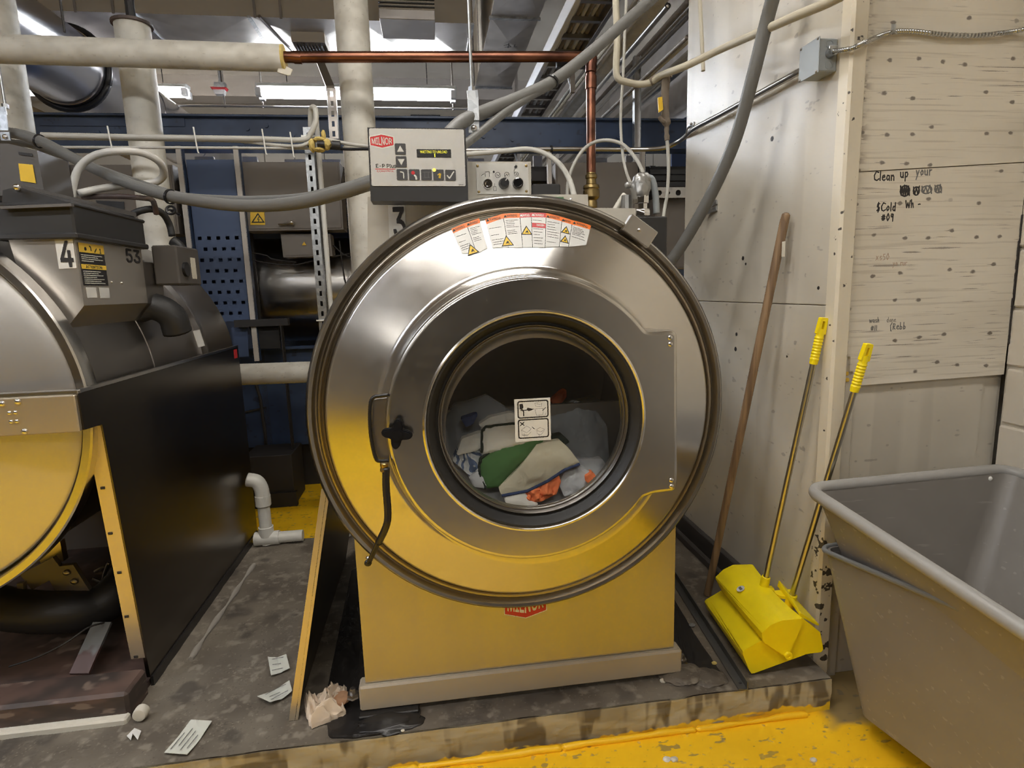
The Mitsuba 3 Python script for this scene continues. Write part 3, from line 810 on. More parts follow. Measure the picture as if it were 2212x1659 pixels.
# switch box with key switch, selector and push button
sbx = part(w3, 'switch_box', front([(0.1271, 1.76, 1.7876), (0.3135, 1.76, 1.7876), (0.312, 1.76, 1.6684), (0.1213, 1.76, 1.6702)], -0.10), 'm_cabinet', label='beige switch box')
s0, s1, s2 = V(*(0.151, 1.76, 1.7825)), V(*(0.3037, 1.76, 1.783)), V(*(0.1514, 1.76, 1.6967))
SEX = unit(s1 - s0)
sp = part(sbx, 'switch_plate', front([(0.151, 1.76, 1.7825), (0.3037, 1.76, 1.783), (0.3057, 1.76, 1.6955), (0.1514, 1.76, 1.6967)], 0.003), 'm_white', label='white plate with three knobs')
on_sw = lambda u, v: s0 + (s1 - s0) * u + (s2 - s0) * v - V(0, 0.003, 0)
for u, v in ((0.03, 0.09), (0.965, 0.09), (0.035, 0.93), (0.955, 0.93)):
    part(sbx, 'screw', sphere(on_sw(u, v), 0.0042, 1, (1, 0.6, 1)), 'm_brass', smooth=True)
part(sbx, 'key_switch', lathe([(0.0, 0.004), (0.006, 0.004), (0.0085, 0.008), (0.0125, 0.008), (0.0145, 0.003), (0.0145, 0.0)], on_sw(0.21, 0.68), (0, -1, 0), 28), 'm_chrome', smooth=35, label='chrome key switch')
kb = part(sbx, 'selector_knob', lathe([(0.0, 0.022), (0.011, 0.022), (0.0135, 0.018), (0.0155, 0.0)], on_sw(0.52, 0.67), (0, -1, 0), 28), 'm_black', smooth=35, label='black selector knob with a white pointer')
part(kb, 'pointer', beam(on_sw(0.535, 0.62) - V(0, 0.024, 0), on_sw(0.60, 0.46) - V(0, 0.024, 0), 0.003, 0.004, (0, -1, 0)), 'm_white')
part(sbx, 'push_button', lathe([(0.0, 0.014), (0.010, 0.014), (0.0115, 0.017), (0.0145, 0.014), (0.0160, 0.0)], on_sw(0.79, 0.67), (0, -1, 0), 28), 'm_gloss_black', smooth=35, label='black push button')
circ = lambda u, v, r: [[(on_sw(u, v)[0] - s0[0] + r * math.cos(a), on_sw(u, v)[2] - s0[2] + r * math.sin(a)) for a in np.linspace(0, 2 * math.pi, 17)]]
g = lambda *uv: [[(on_sw(u, v)[0] - s0[0], on_sw(u, v)[2] - s0[2]) for u, v in uv]]
part(sp, 'pictogram', ribbon(circ(0.41, 0.39, 0.0075) + circ(0.585, 0.385, 0.0075) + circ(0.77, 0.36, 0.006) + circ(0.77, 0.36, 0.002) + g((0.38, 0.42), (0.40, 0.36), (0.42, 0.42), (0.44, 0.36)) + g((0.555, 0.42), (0.575, 0.36), (0.595, 0.42), (0.615, 0.36))
                             + g((0.73, 0.34), (0.725, 0.24), (0.76, 0.16), (0.79, 0.10), (0.76, 0.06)) + g((0.17, 0.44), (0.17, 0.28), (0.25, 0.28), (0.25, 0.44)) + g((0.10, 0.40), (0.15, 0.34)) + g((0.32, 0.76), (0.37, 0.76), (0.37, 0.90), (0.32, 0.90), (0.32, 0.76)) + g((0.345, 0.66), (0.345, 0.74)), 0.0011, s0 - V(0, 0.003, 0), depth=0.0004), 'm_ink')
part(sp, 'pictogram', join([prism(Point(on_sw(0.335, 0.285)[0], on_sw(0.335, 0.285)[2]).buffer(0.003), 0.0004, (0, 1.757, 0)), prism(Point(on_sw(0.762, 0.13)[0], on_sw(0.762, 0.13)[2]).buffer(0.004), 0.0004, (0, 1.757, 0))]), 'm_ink')

# warning stickers on the cone: flat labels laid on its slope


def cone_map(mesh):
    """Bends a flat label (x along the arc at radius 0.49, y up the slope) onto the cone; z lifts off it."""
    m = mesh.copy()
    v = m.vertices
    r = 0.485 + v[:, 1] * 0.9205 + v[:, 2] * 0.3907
    y = 1.5707 + v[:, 1] * 0.3907 - v[:, 2] * 0.9205
    a = v[:, 0] / 0.485
    m.vertices = np.stack([CX + r * np.sin(a), y, CZ + r * np.cos(a)], 1)
    return m


def flat(poly, z, depth=0.0004):
    geoms = list(poly.geoms) if hasattr(poly, 'geoms') else [poly]
    m = join(trimesh.creation.extrude_polygon(g, depth, engine='earcut') for g in geoms)
    m.apply_translation((0, 0, z))
    return m.subdivide_to_size(0.02, max_iter=6)


def sticker_lines(x0, x1, y0, y1, n, seed, skew=0.0):
    rr = np.random.default_rng(seed)
    out = []
    for i in range(n):
        y = y1 - (i + 0.5) * (y1 - y0) / n
        if rr.random() < 0.16:
            continue
        out.append(sbox(x0, y - 0.0006, x0 + (x1 - x0) * rr.uniform(0.55, 1.0), y + 0.0006))
    return unary_union(out)


def tri(cx, cy, s):
    return Polygon([(cx - s, cy - s * 0.85), (cx + s, cy - s * 0.85), (cx, cy + s * 0.95)])


def header_text(s, x, y, h, w, z=0.0016):
    m = meshkit.text_mesh(s, h, 0.0003, True)
    m.apply_scale([w / (m.bounds[1][0] - m.bounds[0][0]), 1, 1])
    m.apply_translation((x - m.bounds[0][0], y, z))
    return m


def cone_label(cells, top, bottom, label):
    """cells: list of (x0, x1, header colour, kind, triangles) over the label's top(x) line."""
    x0, x1 = cells[0][0], cells[-1][1]
    outline = Polygon([(x, top(x)) for x in np.linspace(x0, x1, 24)] + [(x, bottom(x)) for x in np.linspace(x1, x0, 24)])
    k = part(w3, 'warning_sticker', cone_map(flat(outline, 0.0012)), 'm_white', label=label)
    heads = {'m_orange': [], 'm_red': []}
    lines, rules, words, wwords, tris, marks = [], [], [], [], [], []
    for i, (a, b, col, word, tr) in enumerate(cells):
        hd = 0.0135
        if col:
            heads[col].append(Polygon([(a, top(a)), (b, top(b)), (b, top(b) - hd), (a, top(a) - hd)]))
            ym = (top(a) + top(b)) / 2 - 0.0105
            (words if col == 'm_orange' else wwords).append(header_text(word, a + (b - a) * 0.22, ym, 0.0068, (b - a) * 0.62))
            marks.append((tri(a + (b - a) * 0.12, ym + 0.003, 0.0042), col))
        yl = min(top(a), top(b)) - hd - 0.004
        yb = max(bottom(a), bottom(b)) + 0.005
        if tr is not None:
            for cx, cy, s in tr:
                tris.append(tri(cx, cy, s))
            if all(s > 0.015 for _, _, s in tr) and len(tr) == 1 and b - a > 0.03:
                yb = max(yb, tr[0][1] + tr[0][2])
        if b - a > 0.03 and not (tr and len(tr) > 1):
            lines.append(sticker_lines(a + 0.004, b - 0.003, yb, yl, 9, 11 + i))
        if i:
            rules.append(LineString([(a, top(a)), (a, bottom(a))]).buffer(0.0006))
    for col, ps in heads.items():
        for p_ in ps:
            part(k, 'header_band', cone_map(flat(p_, 0.0016, 0.0003)), col)
    ink = [flat(unary_union([x for x in lines + rules if not x.is_empty]), 0.0016, 0.0002)] + words
    for mk, col in marks:
        (ink if col == 'm_orange' else wwords).append(flat(mk, 0.0019, 0.0002))
    part(k, 'print', cone_map(join(ink)), 'm_ink', kind='stuff')
    if wwords:
        part(k, 'white_print', cone_map(join(wwords)), 'm_white')
    for t_ in tris:
        kk = part(k, 'hazard_triangle', cone_map(flat(t_, 0.0016, 0.0003)), 'm_ink')
        part(kk, 'triangle_field', cone_map(flat(t_.buffer(-0.0022), 0.0019, 0.0003)), 'm_sticker_yellow')
        c_ = t_.centroid
        s_ = math.sqrt(t_.area) * 0.20
        part(kk, 'pictogram', cone_map(flat(unary_union([Polygon([(c_.x - s_, c_.y - s_ * 0.8), (c_.x + s_ * 0.2, c_.y + s_ * 0.9), (c_.x + s_ * 0.6, c_.y - s_ * 0.6)]), LineString([(c_.x + s_, c_.y - s_), (c_.x + s_ * 0.5, c_.y + s_ * 0.7)]).buffer(s_ * 0.2)]), 0.0022, 0.0002)), 'm_ink')
    return k


step = lambda *kv: (lambda x: float(np.interp(x, [a for a, _ in kv], [b for _, b in kv])))
cone_label([(-0.168, -0.130, 'm_orange', 'WARNING', None), (-0.130, -0.097, 'm_orange', 'WARNING', [(-0.139, -0.010, 0.017)])],
           step((-0.168, 0.064), (-0.097, 0.070)), step((-0.168, -0.012), (-0.125, -0.026), (-0.097, -0.019)), 'warning sticker with an orange heading, left of the long one')
main = cone_label([(-0.084, -0.040, 'm_orange', 'WARNING', None), (-0.040, 0.000, 'm_orange', 'WARNING', [(-0.041, -0.008, 0.017)]), (0.000, 0.028, 'm_red', 'DANGER', [(0.014, 0.020, 0.015)]), (0.028, 0.064, 'm_red', 'DANGER', None),
                   (0.064, 0.104, 'm_orange', 'WARNING', None), (0.104, 0.130, 'm_orange', 'WARNING', [(0.1165, 0.036, 0.0125), (0.117, 0.008, 0.0125)]), (0.130, 0.1775, 'm_orange', 'WARNING', None)],
                  step((-0.084, 0.062), (-0.036, 0.073), (0.0, 0.071), (0.064, 0.076), (0.128, 0.070), (0.1775, 0.073)), step((-0.084, -0.022), (-0.012, -0.030), (0.058, -0.028), (0.1387, -0.009), (0.1775, 0.010)), 'long folded warning sticker with orange and red headings')
part(main, 'header_band', cone_map(join([flat(sbox(0.029, 0.030, 0.064, 0.043), 0.0019, 0.0003)])), 'm_red')
part(main, 'white_print', cone_map(header_text('DANGER', 0.040, 0.034, 0.006, 0.020, 0.0023)), 'm_white')

# ---------------------------------------------------------------- the left washing machine, number 4, cut by the picture's edge
w4 = thing('washing_machine', 'dark steel side-loading machine with a supply hopper marked 4, cut off by the left edge', 'washing machine')
AX, AZ = -1.637, 1.108
r4 = lambda prof, n=128: lathe([(r, -y) for r, y in prof], (AX, 0, AZ), (0, -1, 0), n)
part(w4, 'front_shell', r4([(0.578, 1.90), (0.575, 1.886)] + [(r_, 1.806 + 0.073 * (r_ / 0.566) ** 2) for r_ in (0.566, 0.53, 0.48, 0.42, 0.34, 0.25, 0.15, 0.0)]), 'm_dome', smooth=40, label='domed front mirroring the yellow floor')
part(w4, 'rim', r4([(0.576, 1.92), (0.582, 1.91), (0.586, 1.866), (0.592, 1.858), (0.612, 1.858), (0.617, 1.863), (0.617, 1.915), (0.610, 1.93), (0.582, 1.93)]), 'm_steel', smooth=40, label='flat rim band')
part(w4, 'drum_shell', r4([(0.570, 1.93), (0.585, 1.935), (0.588, 2.36), (0.584, 2.365), (0.588, 2.37), (0.592, 2.83), (0.612, 2.835), (0.618, 2.85), (0.618, 3.17), (0.55, 3.20), (0.0, 3.20)]), 'm_steel_dark', smooth=30, label='dull brown-grey drum shell')
# side panel with its notched front edge and bent flange
PX = -1.01
yz = [(1.792, 1.162), (1.797, 1.054), (1.888, 1.050), (1.955, 0.150), (3.21, 0.150), (3.21, 1.162)]
sp4 = part(w4, 'side_panel', prism(Polygon(yz), 0.012, (PX - 0.012, 0, 0), (0, 1, 0), (0, 0, 1)), 'm_side', label='tall dark side panel')
part(sp4, 'bent_flange', join([beam((PX - 0.027, 1.889, 1.046), (PX - 0.027, 1.944, 0.30), 0.003, 0.044, (1, 0, 0)), beam((PX - 0.027, 1.944, 0.30), (PX - 0.027, 1.950, 0.228), 0.003, 0.044, (1, 0, 0))]), 'm_tan_steel', label='bent front edge with small slots')
for i, (px, py) in enumerate(((226, 1009), (240, 1096), (256, 1181), (273, 1260), (289, 1343), (302, 1418))):
    q = V(*(-1.035, 1.9145, 0.9081))
    tt = (1.046 - (1.012, 0.845, 0.69, 0.551, 0.39, 0.236)[i]) / (1.046 - 0.30)
    part(sp4, 'slot', cbox((PX - 0.036 + 0.004 * (i % 2), 1.8868 + 0.055 * tt, 1.046 - tt * 0.746), (0.012, 0.004, 0.008 if i else 0.007)), 'm_dark')
part(w4, 'top_ledge', join([beam((PX - 0.004, 1.80, 1.168), (PX - 0.004, 3.20, 1.168), 0.014, 0.010), box((-2.30, 1.792, 1.160), (PX, 1.815, 1.172), 0.002)]), 'm_steel', label='worn bright ledge along the panel top')
bar = part(w4, 'front_bar', box((-2.30, 1.780, 1.052), (PX - 0.004, 1.797, 1.160), 0.003), 'm_tan_steel', label='flat steel bar across the front')
for px, py in ((4, 872), (38, 868), (20, 892), (33, 891), (24, 911), (36, 910), (53, 932)):
    q = {4: (-1.2009, 1.779, 1.1458), 38: (-1.1605, 1.779, 1.1489), 20: (-1.1863, 1.779, 1.1185), 33: (-1.1709, 1.779, 1.1189), 24: (-1.1854, 1.779, 1.0931), 36: (-1.1712, 1.779, 1.0936), 53: (-1.1556, 1.779, 1.0631)}[px]
    part(bar, 'bolt', sphere(q, 0.0085 if px in (4, 38, 53) else 0.0058, 2, (1, 0.7, 1)), 'm_chrome', smooth=True)
part(w4, 'panel_mark', put(box((0, 0, -0.001), (0.075, 0.075, 0.001)), frame(V(AX, 0, AZ) + 0.620 * V(math.cos(0.16), 0, math.sin(0.16)) + V(0, 2.73, 0), (0, 1, 0), (-math.sin(0.2), 0, math.cos(0.2)))), 'm_white', label='plain white sticker on the drum')
part(w4, 'panel_mark', box((PX, 3.135, 1.11), (PX + 0.001, 3.185, 1.155)), 'm_red', label='small red and white sticker on the panel corner')
part(w4, 'inner_wall', box((-2.35, 3.18, 0.12), (PX - 0.012, 3.20, 1.1)), 'm_taupe')

# supply hopper: folded steel box with a black rubber collar and hinged lid
HX = (-1.0449, 1.95, 1.6124)[0]
hy0, hy1 = 1.95, 2.36
L_, R_ = (-1.2171, 1.95, 1.618), (-1.0449, 1.95, 1.6124)
HZ = 1.612
prof = [(HX - 0.18, HZ + 0.01), (HX, HZ), (HX, 1.409), (HX - 0.072, 1.325), (HX - 0.165, 1.51)]
hop = part(w4, 'supply_hopper', prism(Polygon(prof), -(hy1 - hy0), (0, hy0, 0)), 'm_hopper', label='folded steel hopper')
part(w4, 'cover_slot', front([(-1.2472, 2.098, 1.8877), (-1.2085, 2.098, 1.8822), (-1.2084, 2.098, 1.8739), (-1.2471, 2.098, 1.8794)], 0.001), 'm_black')
part(hop, 'back_chute', join([prism(Polygon([(HX - 0.16, 1.50), (HX - 0.072, 1.325), (HX - 0.002, 1.407), (HX - 0.002, 1.56)]), -0.16, (0, hy1 - 0.01, 0))]), 'm_steel_dark')
lab = part(hop, 'number_label', front([(-1.0979, 1.949, 1.6092), (-1.0485, 1.949, 1.6096), (-1.0492, 1.949, 1.5213), (-1.098, 1.949, 1.5198)], 0.001), 'm_white', label='white label with a bold 4')
part(lab, 'digit', text('4', 0.073, (-1.0936, 1.9475, 1.5264), (1, 0, 0), (0, 0, 1), 0.001, True, 0.036), 'm_ink')
S4 = lambda u, v: V(HX + 0.001, hy0 + u, HZ - v)     # a point on the hopper's right face
notice = part(hop, 'notice_sticker', box(S4(0.012, 0.014), S4(0.150, 0.142) + V(0.001, 0, 0)), 'm_ink', label='black notice sticker with yellow bands')
EX4, EY4 = (0, 1, 0), (0, 0, 1)
part(notice, 'yellow_band', box(S4(0.012, 0.014) + V(0.001, 0, 0), S4(0.150, 0.042) + V(0.0018, 0, 0)), 'm_amber')
part(notice, 'yellow_band', box(S4(0.012, 0.078) + V(0.001, 0, 0), S4(0.150, 0.092) + V(0.0018, 0, 0)), 'm_amber')
part(notice, 'attention_print', text('ATTENTION', 0.0085, S4(0.034, 0.0895) + V(0.0018, 0, 0), EX4, EY4, 0.0004, True, 0.09), 'm_ink')
part(notice, 'symbol', join([prism(Point(0, 0).buffer(0.006, 3), 0.0005, S4(0.045, 0.031) + V(0.0018, 0, 0), EX4, EY4), ribbon([[(0, 0), (0, 0.010), (-0.006, 0.012)], [(0.02, -0.004), (0.03, 0.006)]], 0.004, S4(0.075, 0.034) + V(0.0018, 0, 0), EX4, EY4), text('1', 0.014, S4(0.120, 0.040) + V(0.0018, 0, 0), EX4, EY4, 0.0005, True)]), 'm_ink', kind='stuff')
rr4 = np.random.default_rng(4)
part(notice, 'print', join([box(S4(0.018, v) + V(0.001, 0, 0), S4(0.018 + 0.12 * rr4.uniform(0.5, 1), v + 0.0022) + V(0.0016, 0, 0)) for v in (0.049, 0.055, 0.061, 0.067, 0.098, 0.104, 0.110, 0.116, 0.122, 0.128, 0.134)]), 'm_white', kind='stuff')
part(hop, 'small_label', box(S4(0.020, 0.148), S4(0.075, 0.180) + V(0.001, 0, 0)), 'm_white', label='small printed label')
part(hop, 'small_label', box(S4(0.092, 0.148), S4(0.150, 0.182) + V(0.001, 0, 0)), 'm_panel', label='small blank label')
part(hop, 'stencil_number', text('53', 0.045, S4(0.285, 0.058), EX4, EY4, 0.0008, True, 0.10), 'm_ink')
part(hop, 'rivet', sphere(S4(0.175, 0.130), 0.004), 'm_chrome', smooth=True)
part(hop, 'rivet', sphere(S4(0.240, 0.132), 0.004), 'm_chrome', smooth=True)
lid = part(w4, 'hopper_collar', join([box((HX - 0.21, hy0 - 0.012, HZ - 0.006), (HX + 0.012, hy1 + 0.02, HZ + 0.095), 0.006), box((HX - 0.215, hy0 - 0.018, HZ - 0.006), (HX + 0.018, hy1 + 0.026, HZ + 0.012), 0.004), box((HX - 0.213, hy0 - 0.016, HZ + 0.088), (HX + 0.016, hy1 + 0.024, HZ + 0.100), 0.004)]), 'm_charcoal', label='black rubber hopper collar')
LF = [(-1.2106, 1.94, 1.7463), (-1.1701, 1.94, 1.7564), (-1.0313, 1.94, 1.707), (-1.033, 1.94, 1.6952), (-1.2207, 1.94, 1.6971)]
LR = [(-1.2744, 2.38, 1.7722), (-1.1965, 2.38, 1.778), (-1.0592, 2.38, 1.7241), (-1.0645, 2.38, 1.7076), (-1.2835, 2.38, 1.7074)]
part(lid, 'lid', trimesh.convex.convex_hull(np.array(LF + LR)), 'm_charcoal', label='black hinged lid')
part(lid, 'lid_bar', beam((-1.1698, 1.935, 1.7542), (-1.0608, 2.385, 1.7297), 0.010, 0.018), 'm_bar', label='metal bar along the lid')
part(lid, 'lid_lip', beam((-1.2112, 1.925, 1.695), (-1.0226, 1.925, 1.7009), 0.014, 0.008), 'm_bar')
part(lid, 'lid_screw', sphere((-1.1597, 1.92, 1.7504), 0.010), 'm_chrome', smooth=True)
# boxes, elbow and hoses around the hopper
eb = part(w4, 'connector_box', box((-1.045, 2.44, 1.475), (-0.955, 2.66, 1.625), 0.006), 'm_taupe_dark', label='grey connector box behind the hopper')
part(eb, 'round_plug', cyl((-0.957, 2.50, 1.535), (-0.945, 2.50, 1.535), 0.028), 'm_black', smooth=40)
part(eb, 'label', box((-0.955, 2.565, 1.50), (-0.953, 2.61, 1.585)), 'm_paper', label='small red and white label')
part(w4, 'control_cover', prism(Polygon([(q[0], q[2]) for q in ((-1.3486, 2.1, 1.9125), (-1.2734, 2.1, 1.9127), (-1.1951, 2.1, 1.8923), (-1.1927, 2.1, 1.7626), (-1.3737, 2.1, 1.7541))]), -0.16, (0, 2.10, 0)), 'm_taupe_dark', label='dark metal cover with a yellow sticker')
part(w4, 'cover_sticker', front([(-1.2523, 2.098, 1.8532), (-1.2121, 2.098, 1.849), (-1.211, 2.098, 1.7933), (-1.2537, 2.098, 1.8005)], 0.001), 'm_sticker_yellow', label='yellow sticker')
part(w4, 'chute_elbow', tube([(-1.132, 2.42, 1.3799), (-1.0645, 2.44, 1.3948), (-1.0099, 2.46, 1.3564), (-1.0017, 2.48, 1.2893)], 0.052, 16), 'm_rubber', smooth=True, label='fat black rubber chute')
part(w4, 'drain_hose', tube([(-1.6926, 2.2, 0.3633), (-1.5482, 2.2, 0.3147), (-1.4119, 2.2, 0.2922), (-1.3223, 2.25, 0.2721), (-1.2584, 2.32, 0.3074), (-1.2698, 2.5, 0.3589)], 0.075, 18), 'm_rubber', smooth=True, label='thick black drain hose under the drum')
part(w4, 'mounting_plate', join([front([(-1.4711, 2.26, 0.4512), (-1.3674, 2.26, 0.454), (-1.3114, 2.26, 0.3072), (-1.4277, 2.26, 0.3083)], 0.02), front([(-1.5532, 2.24, 0.407), (-1.5312, 2.24, 0.4084), (-1.5376, 2.24, 0.3444), (-1.5563, 2.24, 0.3446)], 0.02), beam((-1.5352, 2.25, 0.4017), (-1.4169, 2.25, 0.4582), 0.02, 0.07)]), 'm_taupe')
for q in ((-1.3912, 2.236, 0.4275), (-1.3695, 2.236, 0.3902)):
    part(w4, 'plate_bolt', sphere(q, 0.014, 2, (1, 0.6, 0.8)), 'm_steel_dark', smooth=True)
part(w4, 'yellow_bracket', front([(-1.5318, 2.35, 0.455), (-1.4487, 2.35, 0.5197), (-1.4471, 2.35, 0.4373), (-1.527, 2.35, 0.4316)], 0.03), 'm_tan_steel')
part(w4, 'floor_strut', beam((-1.243, 1.98, 0.1738), (-1.228, 2.12, 0.2769), 0.062, 0.012, (0, -0.8, 0.6)), 'm_rust_strut', label='flat strut, grey above and rusty below')
part(w4, 'loose_cable', tube([(-1.4658, 2, 0.2158), (-1.3772, 2, 0.2391), (-1.2855, 2, 0.2794), (-1.2368, 2.05, 0.301), (-1.2119, 2.1, 0.2872)], 0.0032, 8), 'm_dark', smooth=True)
for i, pts in enumerate(([(-1.3901, 2.4, 0.3484), (-1.345, 2.4, 0.3638), (-1.3062, 2.4, 0.3299)], [(-1.4025, 2.4, 0.3197), (-1.3613, 2.4, 0.3055), (-1.3109, 2.4, 0.3604)], [(-1.3558, 2.38, 0.3094), (-1.3444, 2.38, 0.344), (-1.3228, 2.38, 0.3913)])):
    part(w4, 'wire', tube(pts, 0.007, 8), 'm_steel_dark', smooth=True)
sill = part(w4, 'base_sill', join([box((-2.35, 1.80, 0.10), (PX + 0.004, 1.93, 0.205), 0.01), box((-2.35, 1.93, 0.10), (PX - 0.01, 3.2, 0.135))]), 'm_rust', label='rusty brown base sill')
part(sill, 'grout_strip', box((-2.35, 1.775, 0.105), (PX + 0.004, 1.81, 0.135), 0.006), 'm_paper', label='pale grout strip')
part(sill, 'pipe_stub', lathe([(0.0, 0.03), (0.012, 0.03), (0.019, 0.028), (0.021, 0.02), (0.021, 0.0)], (-0.9655, 1.8, 0.1413), (0, -1, 0), 20), 'm_paper', smooth=40)
part(w4, 'caulk_line', tube([(-0.9354, 2.0883, 0.117), (-0.9361, 2.2536, 0.117), (-0.9302, 2.4597, 0.117), (-0.9296, 2.6451, 0.117), (-0.9253, 2.8388, 0.117)], [0.009 + 0.004 * math.sin(i * 0.9) for i in range(25)], 8, 6), 'm_caulk', smooth=60, label='pale grout line on the plinth beside the panel')
part(w4, 'side_skirt', box((PX - 0.004, 1.96, 0.105), (PX + 0.006, 3.2, 0.15)), 'm_tar')

# hoses of the left machine
solid('hose', tube([(-1.2997, 2.45, 1.8024), (-1.2901, 2.45, 1.8487), (-1.2595, 2.45, 1.911), (-1.2016, 2.45, 1.9535), (-1.1251, 2.45, 1.9684), (-1.0621, 2.5, 1.9747), (-1.0218, 2.55, 1.9514), (-1.0299, 2.6, 1.9158), (-1.0657, 2.62, 1.891), (-1.107, 2.6, 1.8788), (-1.1573, 2.55, 1.8634), (-1.2261, 2.5, 1.8434), (-1.2753, 2.45, 1.8188)], 0.0135, 14, 6),
      'm_hose', 'translucent white plastic hose looped above the hopper marked 4', 'hose', smooth=True)
solid('hose', tube([(-1.2904, 2.5, 1.8116), (-1.2543, 2.5, 1.8147), (-1.1642, 2.5, 1.8157), (-1.0742, 2.5, 1.8081), (-1.0451, 2.5, 1.801), (-1.0376, 2.5, 1.7802), (-1.0429, 2.52, 1.7515)], 0.010, 12, 6), 'm_rust', 'thin rusty pipe running behind the hopper lid', 'pipe', smooth=True)
solid('hose', tube([(-1.118, 2.5, 1.7499), (-1.0882, 2.5, 1.7617), (-1.0543, 2.52, 1.7692), (-1.0313, 2.55, 1.7552), (-1.024, 2.58, 1.7174), (-1.0187, 2.58, 1.672)], 0.013, 12, 6), 'm_rubber', 'short black hose bent over the grey connector box', 'hose', smooth=True)
solid('hose', tube([(-1.0881, 2.75, 1.6692), (-1.0642, 2.75, 1.6492), (-1.0494, 2.75, 1.6137), (-1.0525, 2.75, 1.5862), (-1.0754, 2.75, 1.567), (-1.1087, 2.75, 1.556)], 0.021, 12, 6), 'm_rubber', 'thick black hose curling behind the connector box', 'hose', smooth=True)
kv = solid('valve_wheel', lathe([(0.012, -0.004), (0.018, -0.006), (0.022, 0.0), (0.018, 0.006), (0.012, 0.004)], (-1.0593, 2.7, 1.7896), (0.2, -1, 0.2), 18, closed=True), 'm_black', 'small black valve wheel beside the white pipe', 'valve')
part(kv, 'spoke', beam(V(*(-1.0593, 2.7, 1.7896)) - V(0.018, 0, 0), V(*(-1.0593, 2.7, 1.7896)) + V(0.018, 0, 0), 0.006, 0.006), 'm_black')
part(kv, 'spindle', cyl(V(*(-1.0593, 2.7, 1.7896)) - V(0, 0.01, 0), V(*(-1.0593, 2.7, 1.7896)) + V(0.004, 0.08, -0.01), 0.005), 'm_black')

# ---------------------------------------------------------------- things along the right wall
# writing and marks on the plywood
pw = 'wall_alcove'
PO = (1.333, 1.7325, 1.0)


def strokes(lines, x, z, s, mat_, w=0.004, slant=0.0, name='handwriting', label=None):
    """Pen strokes: polylines in letter units, s metres per unit, starting at (x, z) on the sheet."""
    pts = [[(u * s, v * s) for u, v in l] for l in lines]
    return part(pw, name, ribbon(pts, w, (x, 1.7325, z), (1, 0, math.tan(slant)), (0, 0, 1), 0.0006), mat_, label=label)


